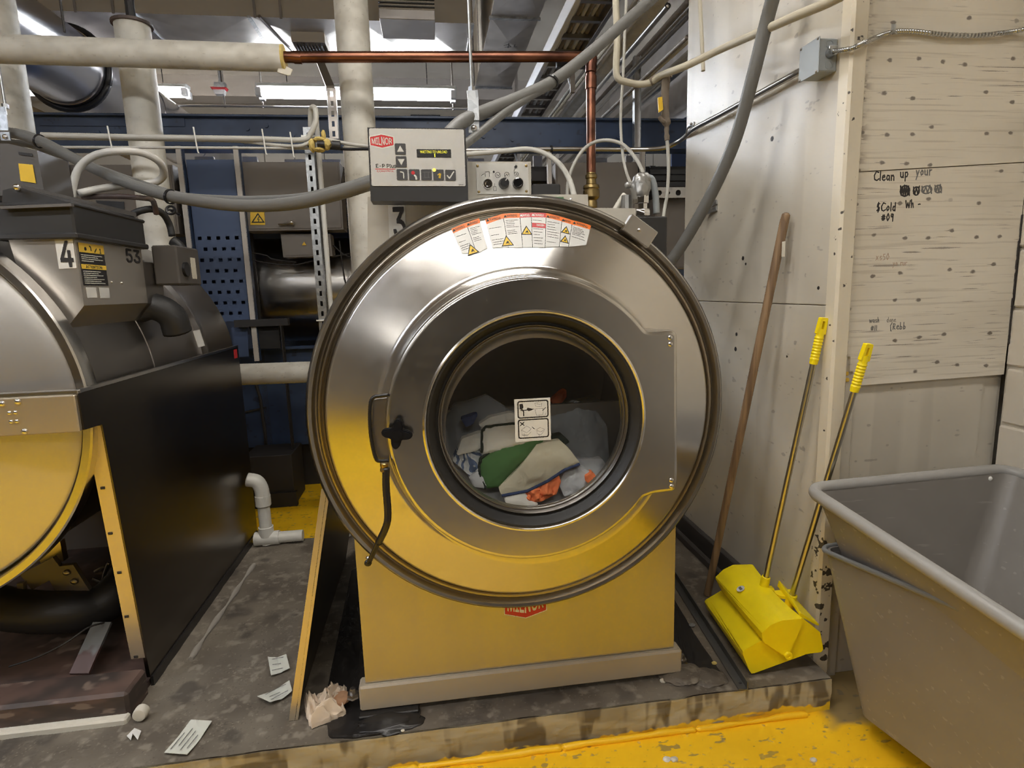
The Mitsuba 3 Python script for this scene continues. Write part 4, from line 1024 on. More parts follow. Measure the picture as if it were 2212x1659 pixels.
GL = {'C': (1.1, [[(1.0, 1.5), (0.5, 1.7), (0.1, 1.0), (0.2, 0.2), (0.7, 0.0), (1.1, 0.3)]]), 'l': (0.35, [[(0.15, 1.7), (0.15, 0.0)]]), 'e': (0.8, [[(0.1, 0.55), (0.65, 0.65), (0.5, 1.0), (0.15, 0.8), (0.15, 0.2), (0.5, 0.0), (0.75, 0.2)]]),
      'a': (0.85, [[(0.65, 0.9), (0.25, 0.95), (0.1, 0.4), (0.35, 0.05), (0.65, 0.4), (0.65, 0.9), (0.75, 0.0)]]), 'n': (0.85, [[(0.1, 1.0), (0.15, 0.0)], [(0.13, 0.7), (0.45, 1.0), (0.65, 0.7), (0.7, 0.0)]]), 'u': (0.85, [[(0.1, 1.0), (0.15, 0.2), (0.4, 0.0), (0.65, 0.3), (0.65, 1.0), (0.72, 0.0)]]),
      'p': (0.85, [[(0.15, 1.0), (0.15, -0.7)], [(0.15, 0.85), (0.5, 1.0), (0.7, 0.6), (0.5, 0.1), (0.18, 0.2)]]), 'y': (0.8, [[(0.1, 1.0), (0.35, 0.2)], [(0.7, 1.0), (0.1, -0.7)]]), 'o': (0.8, [[(0.4, 1.0), (0.12, 0.6), (0.3, 0.05), (0.65, 0.35), (0.6, 0.85), (0.4, 1.0)]]), 'r': (0.6, [[(0.1, 1.0), (0.15, 0.0)], [(0.13, 0.6), (0.3, 0.95), (0.6, 0.95)]]),
      'd': (0.85, [[(0.65, 1.7), (0.65, 0.0)], [(0.65, 0.8), (0.25, 0.95), (0.1, 0.4), (0.35, 0.0), (0.65, 0.3)]]), 'W': (1.2, [[(0.0, 1.6), (0.25, 0.0), (0.55, 1.1), (0.85, 0.0), (1.15, 1.6)]]), 'h': (0.8, [[(0.1, 1.7), (0.1, 0.0)], [(0.1, 0.7), (0.45, 0.95), (0.6, 0.0)]]), '$': (0.9, [[(0.7, 1.5), (0.25, 1.5), (0.15, 0.9), (0.65, 0.7), (0.6, 0.1), (0.1, 0.1)], [(0.4, 1.8), (0.4, -0.2)], [(0.3, 1.0), (0.6, 0.3), (0.25, 0.25)]]),
      '#': (1.0, [[(0.3, 1.3), (0.2, 0.1)], [(0.65, 1.3), (0.55, 0.1)], [(0.0, 0.9), (0.85, 0.9)], [(0.0, 0.45), (0.85, 0.45)]]), '0': (0.95, [[(0.45, 1.6), (0.1, 0.8), (0.4, 0.0), (0.8, 0.7), (0.45, 1.6)]]), '9': (0.85, [[(0.65, 1.4), (0.25, 1.5), (0.1, 1.0), (0.4, 0.8), (0.65, 1.4), (0.6, -0.1)]]), '1': (0.35, [[(0.15, 1.4), (0.15, 0.0)]]), '(': (0.6, [[(0.5, 1.7), (0.1, 1.0), (0.25, -0.2), (0.4, -0.4), (0.35, -0.1)]]),
      'R': (0.9, [[(0.15, 0.0), (0.15, 1.5), (0.65, 1.35), (0.6, 0.8), (0.15, 0.75), (0.75, 0.0)]]), 'b': (0.8, [[(0.12, 1.7), (0.12, 0.0), (0.5, 0.05), (0.6, 0.6), (0.14, 0.8)]]), 'k': (0.8, [[(0.12, 1.6), (0.12, 0.0)], [(0.6, 0.9), (0.15, 0.45), (0.65, 0.0)]]), 'w': (1.0, [[(0.0, 1.0), (0.2, 0.0), (0.45, 0.8), (0.7, 0.0), (0.95, 1.0)]]), 's': (0.7, [[(0.6, 0.9), (0.2, 0.95), (0.15, 0.6), (0.55, 0.4), (0.5, 0.05), (0.1, 0.05)]]),
      't': (0.6, [[(0.3, 1.5), (0.3, 0.0)], [(0.0, 1.0), (0.6, 1.05)]]), 'x': (0.8, [[(0.0, 1.0), (0.6, 0.0)], [(0.6, 1.0), (0.0, 0.0)]]), '5': (0.8, [[(0.7, 1.4), (0.2, 1.4), (0.2, 0.85), (0.6, 0.8), (0.6, 0.1), (0.1, 0.0)]]), '-': (0.7, [[(0.1, 0.6), (0.5, 0.65)]]), ' ': (0.7, []), '.': (0.4, [[(0.1, 0.0), (0.15, 0.05)]])}


def written(s):
    x, out = 0.0, []
    for ch in s:
        w, ls = GL[ch]
        out += [[(x + u, v) for u, v in l] for l in ls]
        x += w + 0.15
    return out


hand = lambda s, p, size, m_='m_ink', w=0.004, slant=0.0, label=None: strokes(written(s), p[0], p[2], size, m_, w, slant, label=label)
hand('Clean', (1.4021, 1.732, 1.7243), 0.0160, label='handwritten word Clean')
hand('up', (1.4936, 1.732, 1.7323), 0.0160, slant=0.05, label='handwritten word up')
hand('your', (1.5486, 1.732, 1.7377), 0.0160, 'm_grey_ink', slant=0.05, label='fading handwritten word your')
hand('$Cold', (1.4191, 1.732, 1.631), 0.0148, label='handwritten word Cold')
hand('Wh -', (1.5213, 1.732, 1.6399), 0.0140, slant=0.04, label='handwritten unfinished word')
hand('#09', (1.4394, 1.732, 1.6008), 0.0138, label='handwritten #09')
hand('wash', (1.4219, 1.732, 1.2774), 0.0095, 'm_grey_ink', 0.0026)
hand('done', (1.4841, 1.732, 1.2766), 0.0090, 'm_faint_ink', 0.0022)
hand('#11', (1.429, 1.732, 1.2513), 0.0110, 'm_grey_ink', 0.003)
hand('(Rebb', (1.498, 1.732, 1.2517), 0.0130, 'm_grey_ink', 0.003)
hand('xs50', (1.4295, 1.732, 1.4779), 0.0130, 'm_brown_ink', 0.002)
hand('yo rur', (1.4906, 1.732, 1.4589), 0.0100, 'm_brown_ink', 0.002)
# the scribbled-out word: four inked blobs of zigzag strokes
for i, (q, w_, h_, n) in enumerate((((1.4955, 1.732, 1.6729), 0.040, 0.036, 9), ((1.5427, 1.732, 1.6768), 0.026, 0.028, 4), ((1.5703, 1.732, 1.6809), 0.044, 0.026, 5), ((1.6182, 1.732, 1.6834), 0.030, 0.026, 5))):
    zz = [[(w_ * (0.1 + 0.8 * k / n), h_ * (0.1 if k % 2 else 0.95) + 0.002 * math.sin(k * 2.1)) for k in range(n + 1)], [(w_ * (0.5 + 0.42 * math.cos(a)), h_ * (0.5 + 0.45 * math.sin(a))) for a in np.linspace(0, 6, 14)]]
    strokes([[(u, v) for u, v in l] for l in zz], q[0], q[2], 1.0, 'm_ink' if i < 2 else 'm_grey_ink', 0.0045, 0.05, label='scribbled-out letter')
# a ragged crack at the right edge of the lower sheet
part(pw, 'chipped_edge', join([cbox((1.951 + RNG.uniform(-0.002, 0.002), 1.733, z), (0.006, 0.008, 0.03), 0.001) for z in np.arange(1.20, 1.60, 0.021)]), 'm_dark', kind='stuff')

# junction box with cover, knockouts, conduit, armoured cable and its strap
J0, J1 = V(1.228, 1.783, 2.060), V(1.29, 1.874, 2.155)
jb = thing('junction_box', 'grey metal junction box on the right wall with conduits on both sides', 'junction box')
part(jb, 'box_body', box(J0, J1, 0.003), 'm_box_gray')
part(jb, 'cover_plate', box(J0 + V(-0.003, -0.004, -0.005), V(J0[0], J1[1] + 0.004, J1[2] + 0.005), 0.002), 'm_box_gray', label='flat cover')
for dy, dz in ((0.004, 0.0), (0.087, 0.0), (0.004, 0.095), (0.087, 0.095)):
    part(jb, 'screw', sphere(J0 + V(-0.004, dy, dz), 0.0045, 1, (0.6, 1, 1)), 'm_steel_dark', smooth=True)
for dz in (0.018, 0.078):
    part(jb, 'knockout', lathe([(0.0125, 0.0), (0.0125, 0.0015), (0.0105, 0.0015), (0.0105, 0.0)], J0 + V(0.034, 0, dz), (0, -1, 0), 24), 'm_box_gray')
part(jb, 'cable_connector', join([cyl(J0 + V(0.034, 0, 0.050), J0 + V(0.036, -0.022, 0.052), 0.0135), box(J0 + V(0.020, -0.020, 0.056), J0 + V(0.050, -0.010, 0.068), 0.002)]), 'm_galv')
solid('conduit', tube([(0.2099, 3.2, 2.1439), (0.7046, 3.2, 2.152), (1.0981, 3.15, 2.1391), (1.2389, 3.05, 2.1236), (1.2959, 2.95, 2.1387), (1.262, 2.7199, 2.1341), (1.262, 2.456, 2.1249), (1.262, 2.1123, 2.1156), (1.262, 1.9103, 2.1097)], 0.0112, 14, 6), 'm_conduit_steel',
      'thin steel conduit running along the hall and up the right wall to the junction box', 'conduit', smooth=True)
strap = solid('pipe_strap', join([tube([(1.262, 2.8099, 2.1322), (1.262, 2.7905, 2.1566), (1.262, 2.7403, 2.1518), (1.262, 2.7097, 2.1233)], 0.004, 8), box((1.284, 2.8495, 2.1679), (1.289, 2.7796, 2.1811))]), 'm_galv', 'galvanised strap holding the thin conduit at the wall edge', 'pipe strap')
part(strap, 'screw', sphere((1.282, 2.7993, 2.1759), 0.007, 1), 'm_steel_dark')
# armoured cable with spiral ribs
apts = spline([(1.263, 1.765, 2.112), (1.266, 1.6968, 2.0915), (1.3003, 1.69, 2.1037), (1.3683, 1.715, 2.1343), (1.425, 1.72, 2.1519), (1.4946, 1.72, 2.1551), (1.5798, 1.718, 2.1487), (1.6916, 1.718, 2.1477), (1.7856, 1.716, 2.156), (1.8535, 1.712, 2.1655), (1.952, 1.64, 2.17)], 26)
solid('armoured_cable', tube(apts, 0.0072, 12, smooth=False, ring=lambda i: 1.0 if i % 3 else 0.72), 'm_chrome_dull', 'ribbed metal armoured cable leaving the junction box across the plywood', 'cable', smooth=30)
solid('pipe_strap', join([box((1.4097, 1.712, 2.1418), (1.4257, 1.712, 2.1705)), tube([V(*(1.4095, 1.712, 2.1444)), V(*(1.4081, 1.7, 2.1472)), V(*(1.4279, 1.712, 2.1449))], 0.004, 8)]), 'm_galv', 'small strap holding the armoured cable on the plywood', 'pipe strap')
# cream painted pipe crossing high up, and its short hanger pipe
solid('pipe', tube([(0.8497, 2.62, 2.6252), (0.8559, 2.62, 2.4793), (0.8517, 2.62, 2.3491), (0.8621, 2.62, 2.3117), (0.8956, 2.62, 2.2991), (0.9546, 2.62, 2.2905), (0.9998, 2.6, 2.2923), (1.032, 2.55, 2.306), (1.0688, 2.4, 2.2888), (1.185, 2.3206, 2.3273), (1.185, 1.8917, 2.2505), (1.185, 1.6115, 2.2044), V(*(1.185, 1.6115, 2.2044)) + V(0, -0.05, 0.06), V(*(1.185, 1.6115, 2.2044)) + V(0, -0.055, 0.4), V(*(1.185, 1.6115, 2.2044)) + V(0, -0.055, 1.88)], 0.0145, 14, 6),
      'm_cream_pipe', 'cream painted air pipe dropping, bending and climbing along the right wall', 'pipe', smooth=True)
solid('pipe', cyl((1.21, 2.5843, 2.6393), (1.21, 2.5334, 2.3202), 0.0085, 12), 'm_cream_pipe', 'short cream painted rod hanging down against the right wall', 'rod', smooth=40)
# hanging dirty hose assembly with a small yellow tagged valve
hv = thing('air_regulator', 'grimy black regulator with a yellow tag hanging from the cream pipe', 'regulator')
part(hv, 'body', tube([(1.0527, 2.55, 2.3101), (1.0473, 2.55, 2.2543), (1.0461, 2.55, 2.1888), (1.0487, 2.55, 2.1455), (1.0556, 2.55, 2.1077), (1.056, 2.55, 2.0753), (1.0586, 2.55, 2.0409)], 0.014, 12, 4, ring=lambda i: 1.0 + 0.45 * meshkit.noise(np.array([i * 0.9, 1.3, 0.2]), 5) - (0.4 if i > 16 else 0.0)), 'm_dirty', smooth=60)
part(hv, 'yellow_tag', front([(1.0044, 2.53, 2.2065), (1.023, 2.53, 2.2105), (1.0278, 2.53, 2.1584), (1.0093, 2.53, 2.147)], 0.008), 'm_sticker_yellow', label='yellow tag')
part(hv, 'branch', tube([(1.0176, 2.54, 2.1349), (1.0345, 2.54, 2.1162), (1.0554, 2.55, 2.1191)], 0.010, 8), 'm_dirty', smooth=60)
part(hv, 'joint', tube([(0.9998, 2.6, 2.2923), (1.0338, 2.58, 2.3088), (1.0735, 2.55, 2.3142)], 0.017, 12), 'm_dirty', smooth=60)
solid('hose', tube([(1.0586, 2.55, 2.0409), (1.0636, 2.55, 1.9891), (1.0669, 2.55, 1.9115), (1.0619, 2.55, 1.8136), (1.0519, 2.55, 1.7583), (1.0255, 2.5, 1.7088)], 0.0075, 10, 6), 'm_conduit', 'thin beige air hose hanging down from the grimy regulator', 'hose', smooth=True)
# broom handle and lobby dustpan
wp = solid('wooden_pole', tube([(1.1009, 2.1576, 0.118), (1.262, 1.9783, 1.6268), (1.262, 1.9692, 1.6512), (1.262, 1.9669, 1.6573)], [0.0145, 0.0155, 0.0140, 0.008], 18, smooth=False), 'm_wood', 'long brown wooden pole leaning against the right wall', 'pole', smooth=60)
part(wp, 'paint_patch', box((1.247, 1.9634, 1.5584), V(*(1.247, 1.951, 1.5046)) + V(0.004, -0.004, 0), 0.001), 'm_paper', label='pale worn patch')
def grip_and_pole(k, foot, head, label):
    foot, head = V(*foot), V(*head)
    d = unit(head - foot)
    L = np.linalg.norm(head - foot)
    part(k, 'pole', tube([foot, head - d * 0.10], 0.0098, 16, smooth=False), 'm_pole', smooth=40, label='thin metal pole')
    prof = [(0.0, -0.002), (0.0125, 0.0), (0.0135, 0.012)]
    for i in range(8):
        prof += [(0.0145, 0.018 + i * 0.010), (0.0125, 0.023 + i * 0.010)]
    prof += [(0.0125, 0.100), (0.012, 0.118)]
    g_ = part(k, 'grip', lathe(prof, head - d * 0.118, d, 20), 'm_yellow', smooth=30, label='ribbed yellow grip')
    m = frame(head + d * 0.006, unit(np.cross((0, 1, 0), d)), d)
    part(g_, 'hanging_loop', put(prism(Polygon([(-0.012, -0.02), (0.012, -0.02), (0.009, 0.028), (-0.009, 0.028)]).buffer(0.003).difference(Polygon([(-0.005, -0.006), (0.005, -0.006), (0.004, 0.020), (-0.004, 0.020)])), 0.016, (0, 0, -0.008), (1, 0, 0), (0, 1, 0)), m), 'm_yellow')


# lobby dustpan: u runs back from its end cap, e across it, z up
DU, DE, DA = V(0.084, 0.9965, 0), V(0.9965, -0.084, 0), V(1.004, 1.648, 0.118)
dust = lambda e, u, z: DA + DE * e + DU * u + V(0, 0, z)


def loft(near, far, u0, u1, crown=0.0):
    """A closed body between two outlines of equal length in the dustpan's e, z plane."""
    n = len(near)
    v = [dust(e, u0, z) for e, z in near] + [dust(e, u1, z) for e, z in far]
    f = [(i, (i + 1) % n, n + (i + 1) % n) for i in range(n)] + [(i, n + (i + 1) % n, n + i) for i in range(n)]
    tri_ = trimesh.creation.triangulate_polygon(Polygon(near), engine='earcut')
    idx = [int(np.argmin(np.linalg.norm(np.array(near) - p, axis=1))) for p in tri_[0]]
    for t_ in tri_[1]:
        a, b, c_ = (idx[q] for q in t_)
        f += [(a, b, c_), (n + a, n + c_, n + b)]
    m = trimesh.Trimesh(np.array(v), f)
    trimesh.repair.fix_normals(m)
    return m


def soft(pts, r):
    return list(Polygon(pts).buffer(-r).buffer(r, 5).exterior.coords)[:-1]


def outline_pair(near, far, r, n=56):
    """Two rounded outlines sampled alike so that they can be lofted."""
    out = []
    for p in (near, far):
        g = Polygon(p).buffer(-r).buffer(r, 6).exterior
        c0_ = np.array(p[0])
        s0_ = g.project(Point(c0_))
        q = np.array([g.interpolate((s0_ + t * g.length) % g.length).coords[0] for t in np.arange(n) / n])
        out.append([tuple(x) for x in (q if g.is_ccw else q[::-1])])
    return out


d1 = thing('dustpan', 'yellow hooded dustpan lying on the plinth with a long metal handle', 'dustpan')
pn, pf = outline_pair([(0, 0), (-0.035, 0.086), (0.165, 0.199), (0.232, 0.140), (0.248, 0.066), (0.193, 0.064)], [(0.004, 0.004), (-0.012, 0.048), (0.165, 0.150), (0.215, 0.11), (0.225, 0.060), (0.175, 0.052)], 0.010)
part(d1, 'pan', loft(pn, pf, 0.0, 0.388), 'm_yellow', smooth=35, label='deep yellow pan body')
hn, hf = outline_pair([(0.112, 0.066), (0.026, 0.132), (0.020, 0.163), (0.050, 0.190), (0.088, 0.204), (0.156, 0.206), (0.158, 0.19)], [(0.140, 0.10), (0.057, 0.088), (0.027, 0.149), (0.060, 0.182), (0.100, 0.200), (0.180, 0.197), (0.185, 0.17)], 0.006)
hd_ = part(d1, 'hood', loft(hn, hf, -0.020, 0.380), 'm_yellow', smooth=35, label='rounded yellow hood')
part(hd_, 'pivot', lathe([(0.0, 0.004), (0.005, 0.004), (0.006, 0.009), (0.012, 0.009), (0.014, 0.004), (0.014, 0.0)], dust(0.112, -0.020, 0.078), -DU, 24), 'm_yellow', smooth=40)
part(hd_, 'label', put(trimesh.creation.cylinder(0.015, 0.0016, sections=24), frame(dust(0.055, 0.215, 0.190), DE + V(0, 0, 0.55), DU)), 'm_white', label='small white oval label')
part(hd_, 'label_print', put(cbox((0, 0, 0.001), (0.010, 0.018, 0.0012)), frame(dust(0.055, 0.215, 0.190), DE + V(0, 0, 0.55), DU)), 'm_grey_ink')
fo = V(1.163, 1.843, 0.333)
part(d1, 'socket', join([lathe([(0.0155, -0.03), (0.0165, 0.0), (0.0150, 0.022), (0.011, 0.024)], fo, unit(V(1.255, 1.735, 1.26) - fo), 18), beam(fo + V(-0.03, 0.01, -0.03), fo + V(0.03, -0.01, -0.03), 0.03, 0.026, (0, 0, 1), 0.006)]), 'm_yellow', smooth=40)
grip_and_pole(d1, fo, (1.262, 1.748, 1.262), None)
d2 = thing('dustpan', 'second yellow dustpan behind the hooded one, its handle leaning at the corner trim', 'dustpan')
fo2 = V(1.212, 1.756, 0.315)
part(d2, 'back_plate', loft(*outline_pair([(0.172, 0.202), (0.170, 0.190), (0.236, 0.150), (0.240, 0.156)], [(0.190, 0.225), (0.185, 0.200), (0.232, 0.160), (0.238, 0.170)], 0.002), 0.02, 0.20), 'm_yellow', smooth=35)
part(d2, 'rim_flap', put(prism(Point(0, 0).buffer(0.030).intersection(sbox(-0.03, -0.012, 0.03, 0.03)), 0.010), frame(V(*(1.209, 1.8, 0.3136)), (0.9, -0.2, 0.1), (-0.3, 0, 1))), 'm_yellow')
part(d2, 'socket', lathe([(0.017, -0.05), (0.0165, -0.01), (0.0185, 0.0), (0.017, 0.012), (0.011, 0.014)], fo2, unit(V(1.31, 1.60, 1.185) - fo2), 18), 'm_yellow', smooth=40)
grip_and_pole(d2, fo2, (1.312, 1.607, 1.188), None)

# two nested laundry tubs
def tub(name_label, corner, yaw, tilt, Lt, Wd, H, inset, iy, wall=0.011):
    k = thing('laundry_tub', name_label, 'laundry cart', 'nested grey tubs')

    def rect(w0, l0, w1, l1, r, n=12):
        g = sbox(w0 + r, -l1 + r, w1 - r, -l0 - r).buffer(r, n).exterior
        c_ = np.array(g.coords)[:-1]
        return c_
    rows = []
    for t_ in np.linspace(0, 1, 7):          # outside, rim down to the floor
        i_ = inset * t_
        rows.append((rect(i_, iy * t_, Wd - i_, Lt - i_ * 0.75, 0.055 + 0.01 * t_), -H * t_))
    bot = rect(inset + 0.03, iy + 0.03, Wd - inset - 0.03, Lt - inset * 0.75 - 0.03, 0.05)
    rows.append((bot, -H - 0.012))
    inner = [(rect(inset * t_ + wall, iy * t_ + wall, Wd - inset * t_ - wall, Lt - inset * 0.75 * t_ - wall, 0.045 + 0.01 * t_), -H * t_ + (wall if t_ == 1 else 0)) for t_ in np.linspace(1, 0, 7)]
    n = len(rows[0][0])
    loop = [(bot, -H + wall)] + inner + rows[::1]
    a, b = math.cos(yaw), math.sin(yaw)
    Ex = V(a, b, 0)
    Ey0 = V(-b, a, 0)
    Ey = Ey0 * math.cos(tilt) + V(0, 0, -1) * math.sin(tilt)
    Ez = np.cross(Ex, Ey)
    world = lambda p, z_: V(*corner) + np.outer(p[:, 0], Ex) + np.outer(p[:, 1], Ey) + z_ * Ez
    v = np.vstack([world(p, z_) for p, z_ in loop])
    f = []
    for i in range(len(loop) - 1):
        for j in range(n):
            j2 = (j + 1) % n
            f += [(i * n + j, (i + 1) * n + j2, i * n + j2), (i * n + j, (i + 1) * n + j, (i + 1) * n + j2)]
    for base, sgn in ((0, 1), ((len(loop) - 1) * n, -1)):
        c_ = len(v)
        v = np.vstack([v, v[base:base + n].mean(0)])
        f += [(c_, base + j, base + (j + 1) % n)[::sgn] for j in range(n)]
    m = trimesh.Trimesh(v, f, process=False)
    trimesh.repair.fix_normals(m)
    part(k, 'body', m, 'm_bin', smooth=40)
    rp = rect(-0.004, -0.004, Wd + 0.004, Lt + 0.004, 0.058)
    rv = world(rp, 0.0)
    rv = np.vstack([rv, rv[:2]])
    return k, rv, world


k, rv, wd = tub('grey plastic laundry tub standing on the floor, holding the other tub', (1.182, 1.592, 0.580), math.radians(2), math.radians(8.0), 1.05, 0.70, 0.52, 0.085, 0.02)
part(k, 'rim', tube(rv, 0.0085, 10, smooth=False), 'm_rim_gray', smooth=50, label='thin rolled rim')
k, rv, wd = tub('grey plastic laundry tub nested at a slant inside the other tub', (1.135, 1.588, 0.780), math.radians(2.5), math.radians(-6.5), 1.05, 0.74, 0.50, 0.20, 0.12)
part(k, 'rim', tube(rv, 0.0185, 12, smooth=False), 'm_bin_rim', smooth=50, label='thick rolled rim')
part(k, 'rivet', sphere(wd(np.array([[0.66, -0.012]]), -0.02)[0], 0.009, 1), 'm_white', smooth=True)

# ---------------------------------------------------------------- the machine hall behind: frame, cabinets, panels
BY = 4.20
bm = thing('steel_beam', 'long dark blue painted steel beam across the machine hall', 'beam')
part(bm, 'web', box((-3.4, BY, 2.385), (2.6, BY + 0.02, 2.580)), 'm_blue')
part(bm, 'flange', box((-3.4, BY - 0.04, 2.566), (2.6, BY + 0.12, 2.580), 0.002), 'm_blue')
part(bm, 'flange', box((-3.4, BY - 0.04, 2.375), (2.6, BY + 0.12, 2.388), 0.002), 'm_blue')
part(bm, 'cover_strip', box((-2.35, BY - 0.006, 2.51), (-1.50, BY, 2.566), 0.001), 'm_blue')
for x, z in ((-0.84, 2.46), (-0.72, 2.50), (-0.55, 2.44), (-1.0, 2.52), (0.42, 2.46), (0.62, 2.44), (0.50, 2.52), (1.38, 2.46), (-1.95, 2.44), (-2.02, 2.47), (-1.22, 2.45), (-1.12, 2.50)):
    part(bm, 'bolt', cyl((x, BY, z), (x, BY - 0.012, z), 0.014, 6), 'm_blue')

POST = 'white steel posts of the blue machine'


def post(a, b, label, w=0.034, y=4.12):
    k = thing('steel_post', label, 'post', POST)
    a, b = V(*a), V(*b)
    a[2] = 2.376
    part(k, 'web', box((a[0] - w / 2, y, b[2]), (a[0] + w / 2, y + 0.004, a[2])), 'm_post')
    part(k, 'flange', box((a[0] - w / 2, y, b[2]), (a[0] - w / 2 + 0.004, y + 0.05, a[2])), 'm_post')
    part(k, 'flange', box((a[0] + w / 2 - 0.004, y, b[2]), (a[0] + w / 2, y + 0.05, a[2])), 'm_blue')


post((-2.2202, 4.12, 2.3061), (-2.2722, 4.12, 1.4579), 'post nearest the left edge, behind the hose loop')
post((-1.5291, 4.12, 2.3344), (-1.5036, 4.12, 1.1904), 'post left of the perforated blue panel')
post((-1.1836, 4.12, 2.335), (-1.1845, 4.12, 0.9894), 'post right of the perforated blue panel')
post((-0.4989, 4.12, 2.336), (-0.5123, 4.12, 1.5282), 'post beside the white pipe left of the control box')
post((0.8668, 4.12, 2.2926), (0.8687, 4.12, 2.0468), 'short post seen above the round washer', 0.028)
post((1.541, 4.12, 2.3546), (1.5428, 4.12, 2.1204), 'post behind the cast elbow', 0.028)

# blue panels; the upper one has square holes in its lower part
p0, p1 = V(*(-1.5042, 4.16, 2.3009)), V(*(-1.1786, 4.16, 1.2626))
pan = sbox(p0[0], p1[2], (-1.2137, 4.16, 2.301)[0], p0[2])
hx = np.linspace(p0[0] + 0.03, (-1.2137, 4.16, 2.301)[0] - 0.03, 5)
holes = []
for i, z in enumerate(np.arange(1.315, 1.86, 0.0705)):
    xs = hx if i % 2 else (hx[:-1] + hx[1:]) / 2
    holes += [sbox(x - 0.012, z - 0.011, x + 0.012, z + 0.011) for x in xs]
bp_ = thing('blue_panel', 'tall blue sheet metal panel with rows of square holes', 'panel')
part(bp_, 'sheet', prism(pan.difference(unary_union(holes)), 0.004, (0, 4.16, 0)), 'm_blue_light')
px0, pz0, px1, pz1 = pan.bounds
part(bp_, 'casing', join([box((px0, 4.16, pz0), (px0 + 0.004, 4.35, pz1)), box((px1 - 0.004, 4.16, pz0), (px1, 4.35, pz1)), box((px0, 4.16, pz0), (px1, 4.35, pz0 + 0.004)), box((px0, 4.16, pz1 - 0.004), (px1, 4.35, pz1)), box((px0, 4.346, pz0), (px1, 4.35, pz1))]), 'm_blue_light')
solid('blue_panel', front([(-1.2367, 4.17, 1.2172), (-1.2471, 4.17, 1.0183), (-1.3376, 4.17, 1.0161), (-1.3411, 4.17, 1.2181)], 0.004), 'm_blue_light', 'small blue panel under the perforated one', 'panel')
solid('blue_panel', box((-2.4628, 4.22, 2.3136), V(*(-2.3853, 4.22, 1.58)) + V(0, 0.18, 0)), 'm_blue_light', 'blue panel behind the left post and the dark cover', 'panel')
lp_ = thing('blue_panel', 'dark blue lower panel behind the horizontal white pipe', 'panel')
part(lp_, 'sheet', box((-1.9, 4.36, 0.33), (1.2, 4.38, 1.05)), 'm_blue')
part(lp_, 'stiffener', beam((-1.3655, 4.35, 0.5993), (-1.2189, 4.35, 0.6251), 0.01, 0.012), 'm_dark')
part(lp_, 'cable', tube([(-1.2671, 4.33, 0.8013), (-1.2483, 4.33, 0.6989), (-1.2436, 4.33, 0.5792), (-1.2388, 4.33, 0.4584), (-1.2405, 4.33, 0.3369)], 0.011, 8), 'm_dark', smooth=True)
part(lp_, 'ledge', box((-1.9, 4.30, 1.045), (1.2, 4.38, 1.06)), 'm_blue')
fr_ = thing('black_stand', 'black steel stand with a thick base block on the yellow floor', 'stand')
part(fr_, 'leg', box((-1.0011, 4.1, 1.2342), V(*(-1.0089, 4.1, 0.3166)) + V(0, 0.06, 0)), 'm_dark')
part(fr_, 'top_rail', box((-1.2991, 4.1, 1.2698), V(*(-0.9572, 4.1, 1.2232)) + V(0, 0.06, 0)), 'm_dark')
part(fr_, 'side_plate', box((-1.1788, 4.16, 1.2282), V(*(-1.0335, 4.16, 1.0674)) + V(0, 0.02, 0)), 'm_charcoal')
part(fr_, 'base_block', box((-1.30, 3.98, 0.0), (-0.985, 4.3, 0.36), 0.004), 'm_dark')
part(fr_, 'rear_base', box((-2.0, 4.42, 0.0), (1.4, 4.75, 0.36)), 'm_dark')
part(fr_, 'foot', box((-1.30, 3.96, 0.0), (-0.97, 4.0, 0.10)), 'm_dark')


def cabinet(pts, label, depth=0.205, y=4.18):
    k = thing('electrical_cabinet', label, 'cabinet')
    part(k, 'body', front(pts, -depth, y), 'm_taupe')
    c_ = Polygon([(q[0], q[2]) for q in pts]).buffer(-0.012)
    part(k, 'door', prism(c_, 0.006, (0, y, 0)), 'm_taupe', label='flat front door')
    return k


k = cabinet([(-1.1866, 4.18, 2.2908), (-0.5526, 4.18, 2.2905), (-0.5579, 4.18, 1.8526), (-1.1951, 4.18, 1.8535)], 'taupe electrical cabinet with a yellow hazard sticker and a lever handle')
part(k, 'hazard_sticker', front([(-1.1459, 4.172, 1.9738), (-1.0583, 4.172, 1.9728), (-1.0602, 4.172, 1.8894), (-1.154, 4.172, 1.8908)], 0.002), 'm_sticker_yellow', label='yellow high voltage sticker')
q0, q1, q2 = (-1.0987, 4.168, 1.9668), (-1.0607, 4.168, 1.9039), (-1.1456, 4.168, 1.9051)
tr_ = Polygon([(q[0], q[2]) for q in (q0, q1, q2)])
part(k, 'hazard_print', join([prism(tr_.difference(tr_.buffer(-0.006)), 0.001, (0, 4.169, 0)), ribbon([(q0[0] + 0.006, q0[2] - 0.022), (q0[0] - 0.006, q0[2] - 0.042), (q0[0] + 0.004, q0[2] - 0.042), (q0[0] - 0.004, q0[2] - 0.060)], 0.004, (0, 4.169, 0))]), 'm_ink', kind='stuff')
h_ = part(k, 'lever_handle', join([beam((-0.9722, 4.15, 1.8888), (-0.88, 4.15, 1.8964), 0.016, 0.012, (0, 0, 1), 0.003), sphere((-0.8835, 4.14, 1.8983), 0.017)]), 'm_chrome', smooth=40)
k = cabinet([(-0.9837, 4.24, 1.8377), (-0.6576, 4.24, 1.8324), (-0.6536, 4.24, 1.6829), (-0.9796, 4.24, 1.6805)], 'small taupe box under the electrical cabinet', 0.145, 4.24)
part(k, 'hazard_mark', front([(-0.8485, 4.228, 1.7575), (-0.818, 4.228, 1.7569), (-0.8312, 4.228, 1.7818)], 0.001), 'm_sticker_yellow')
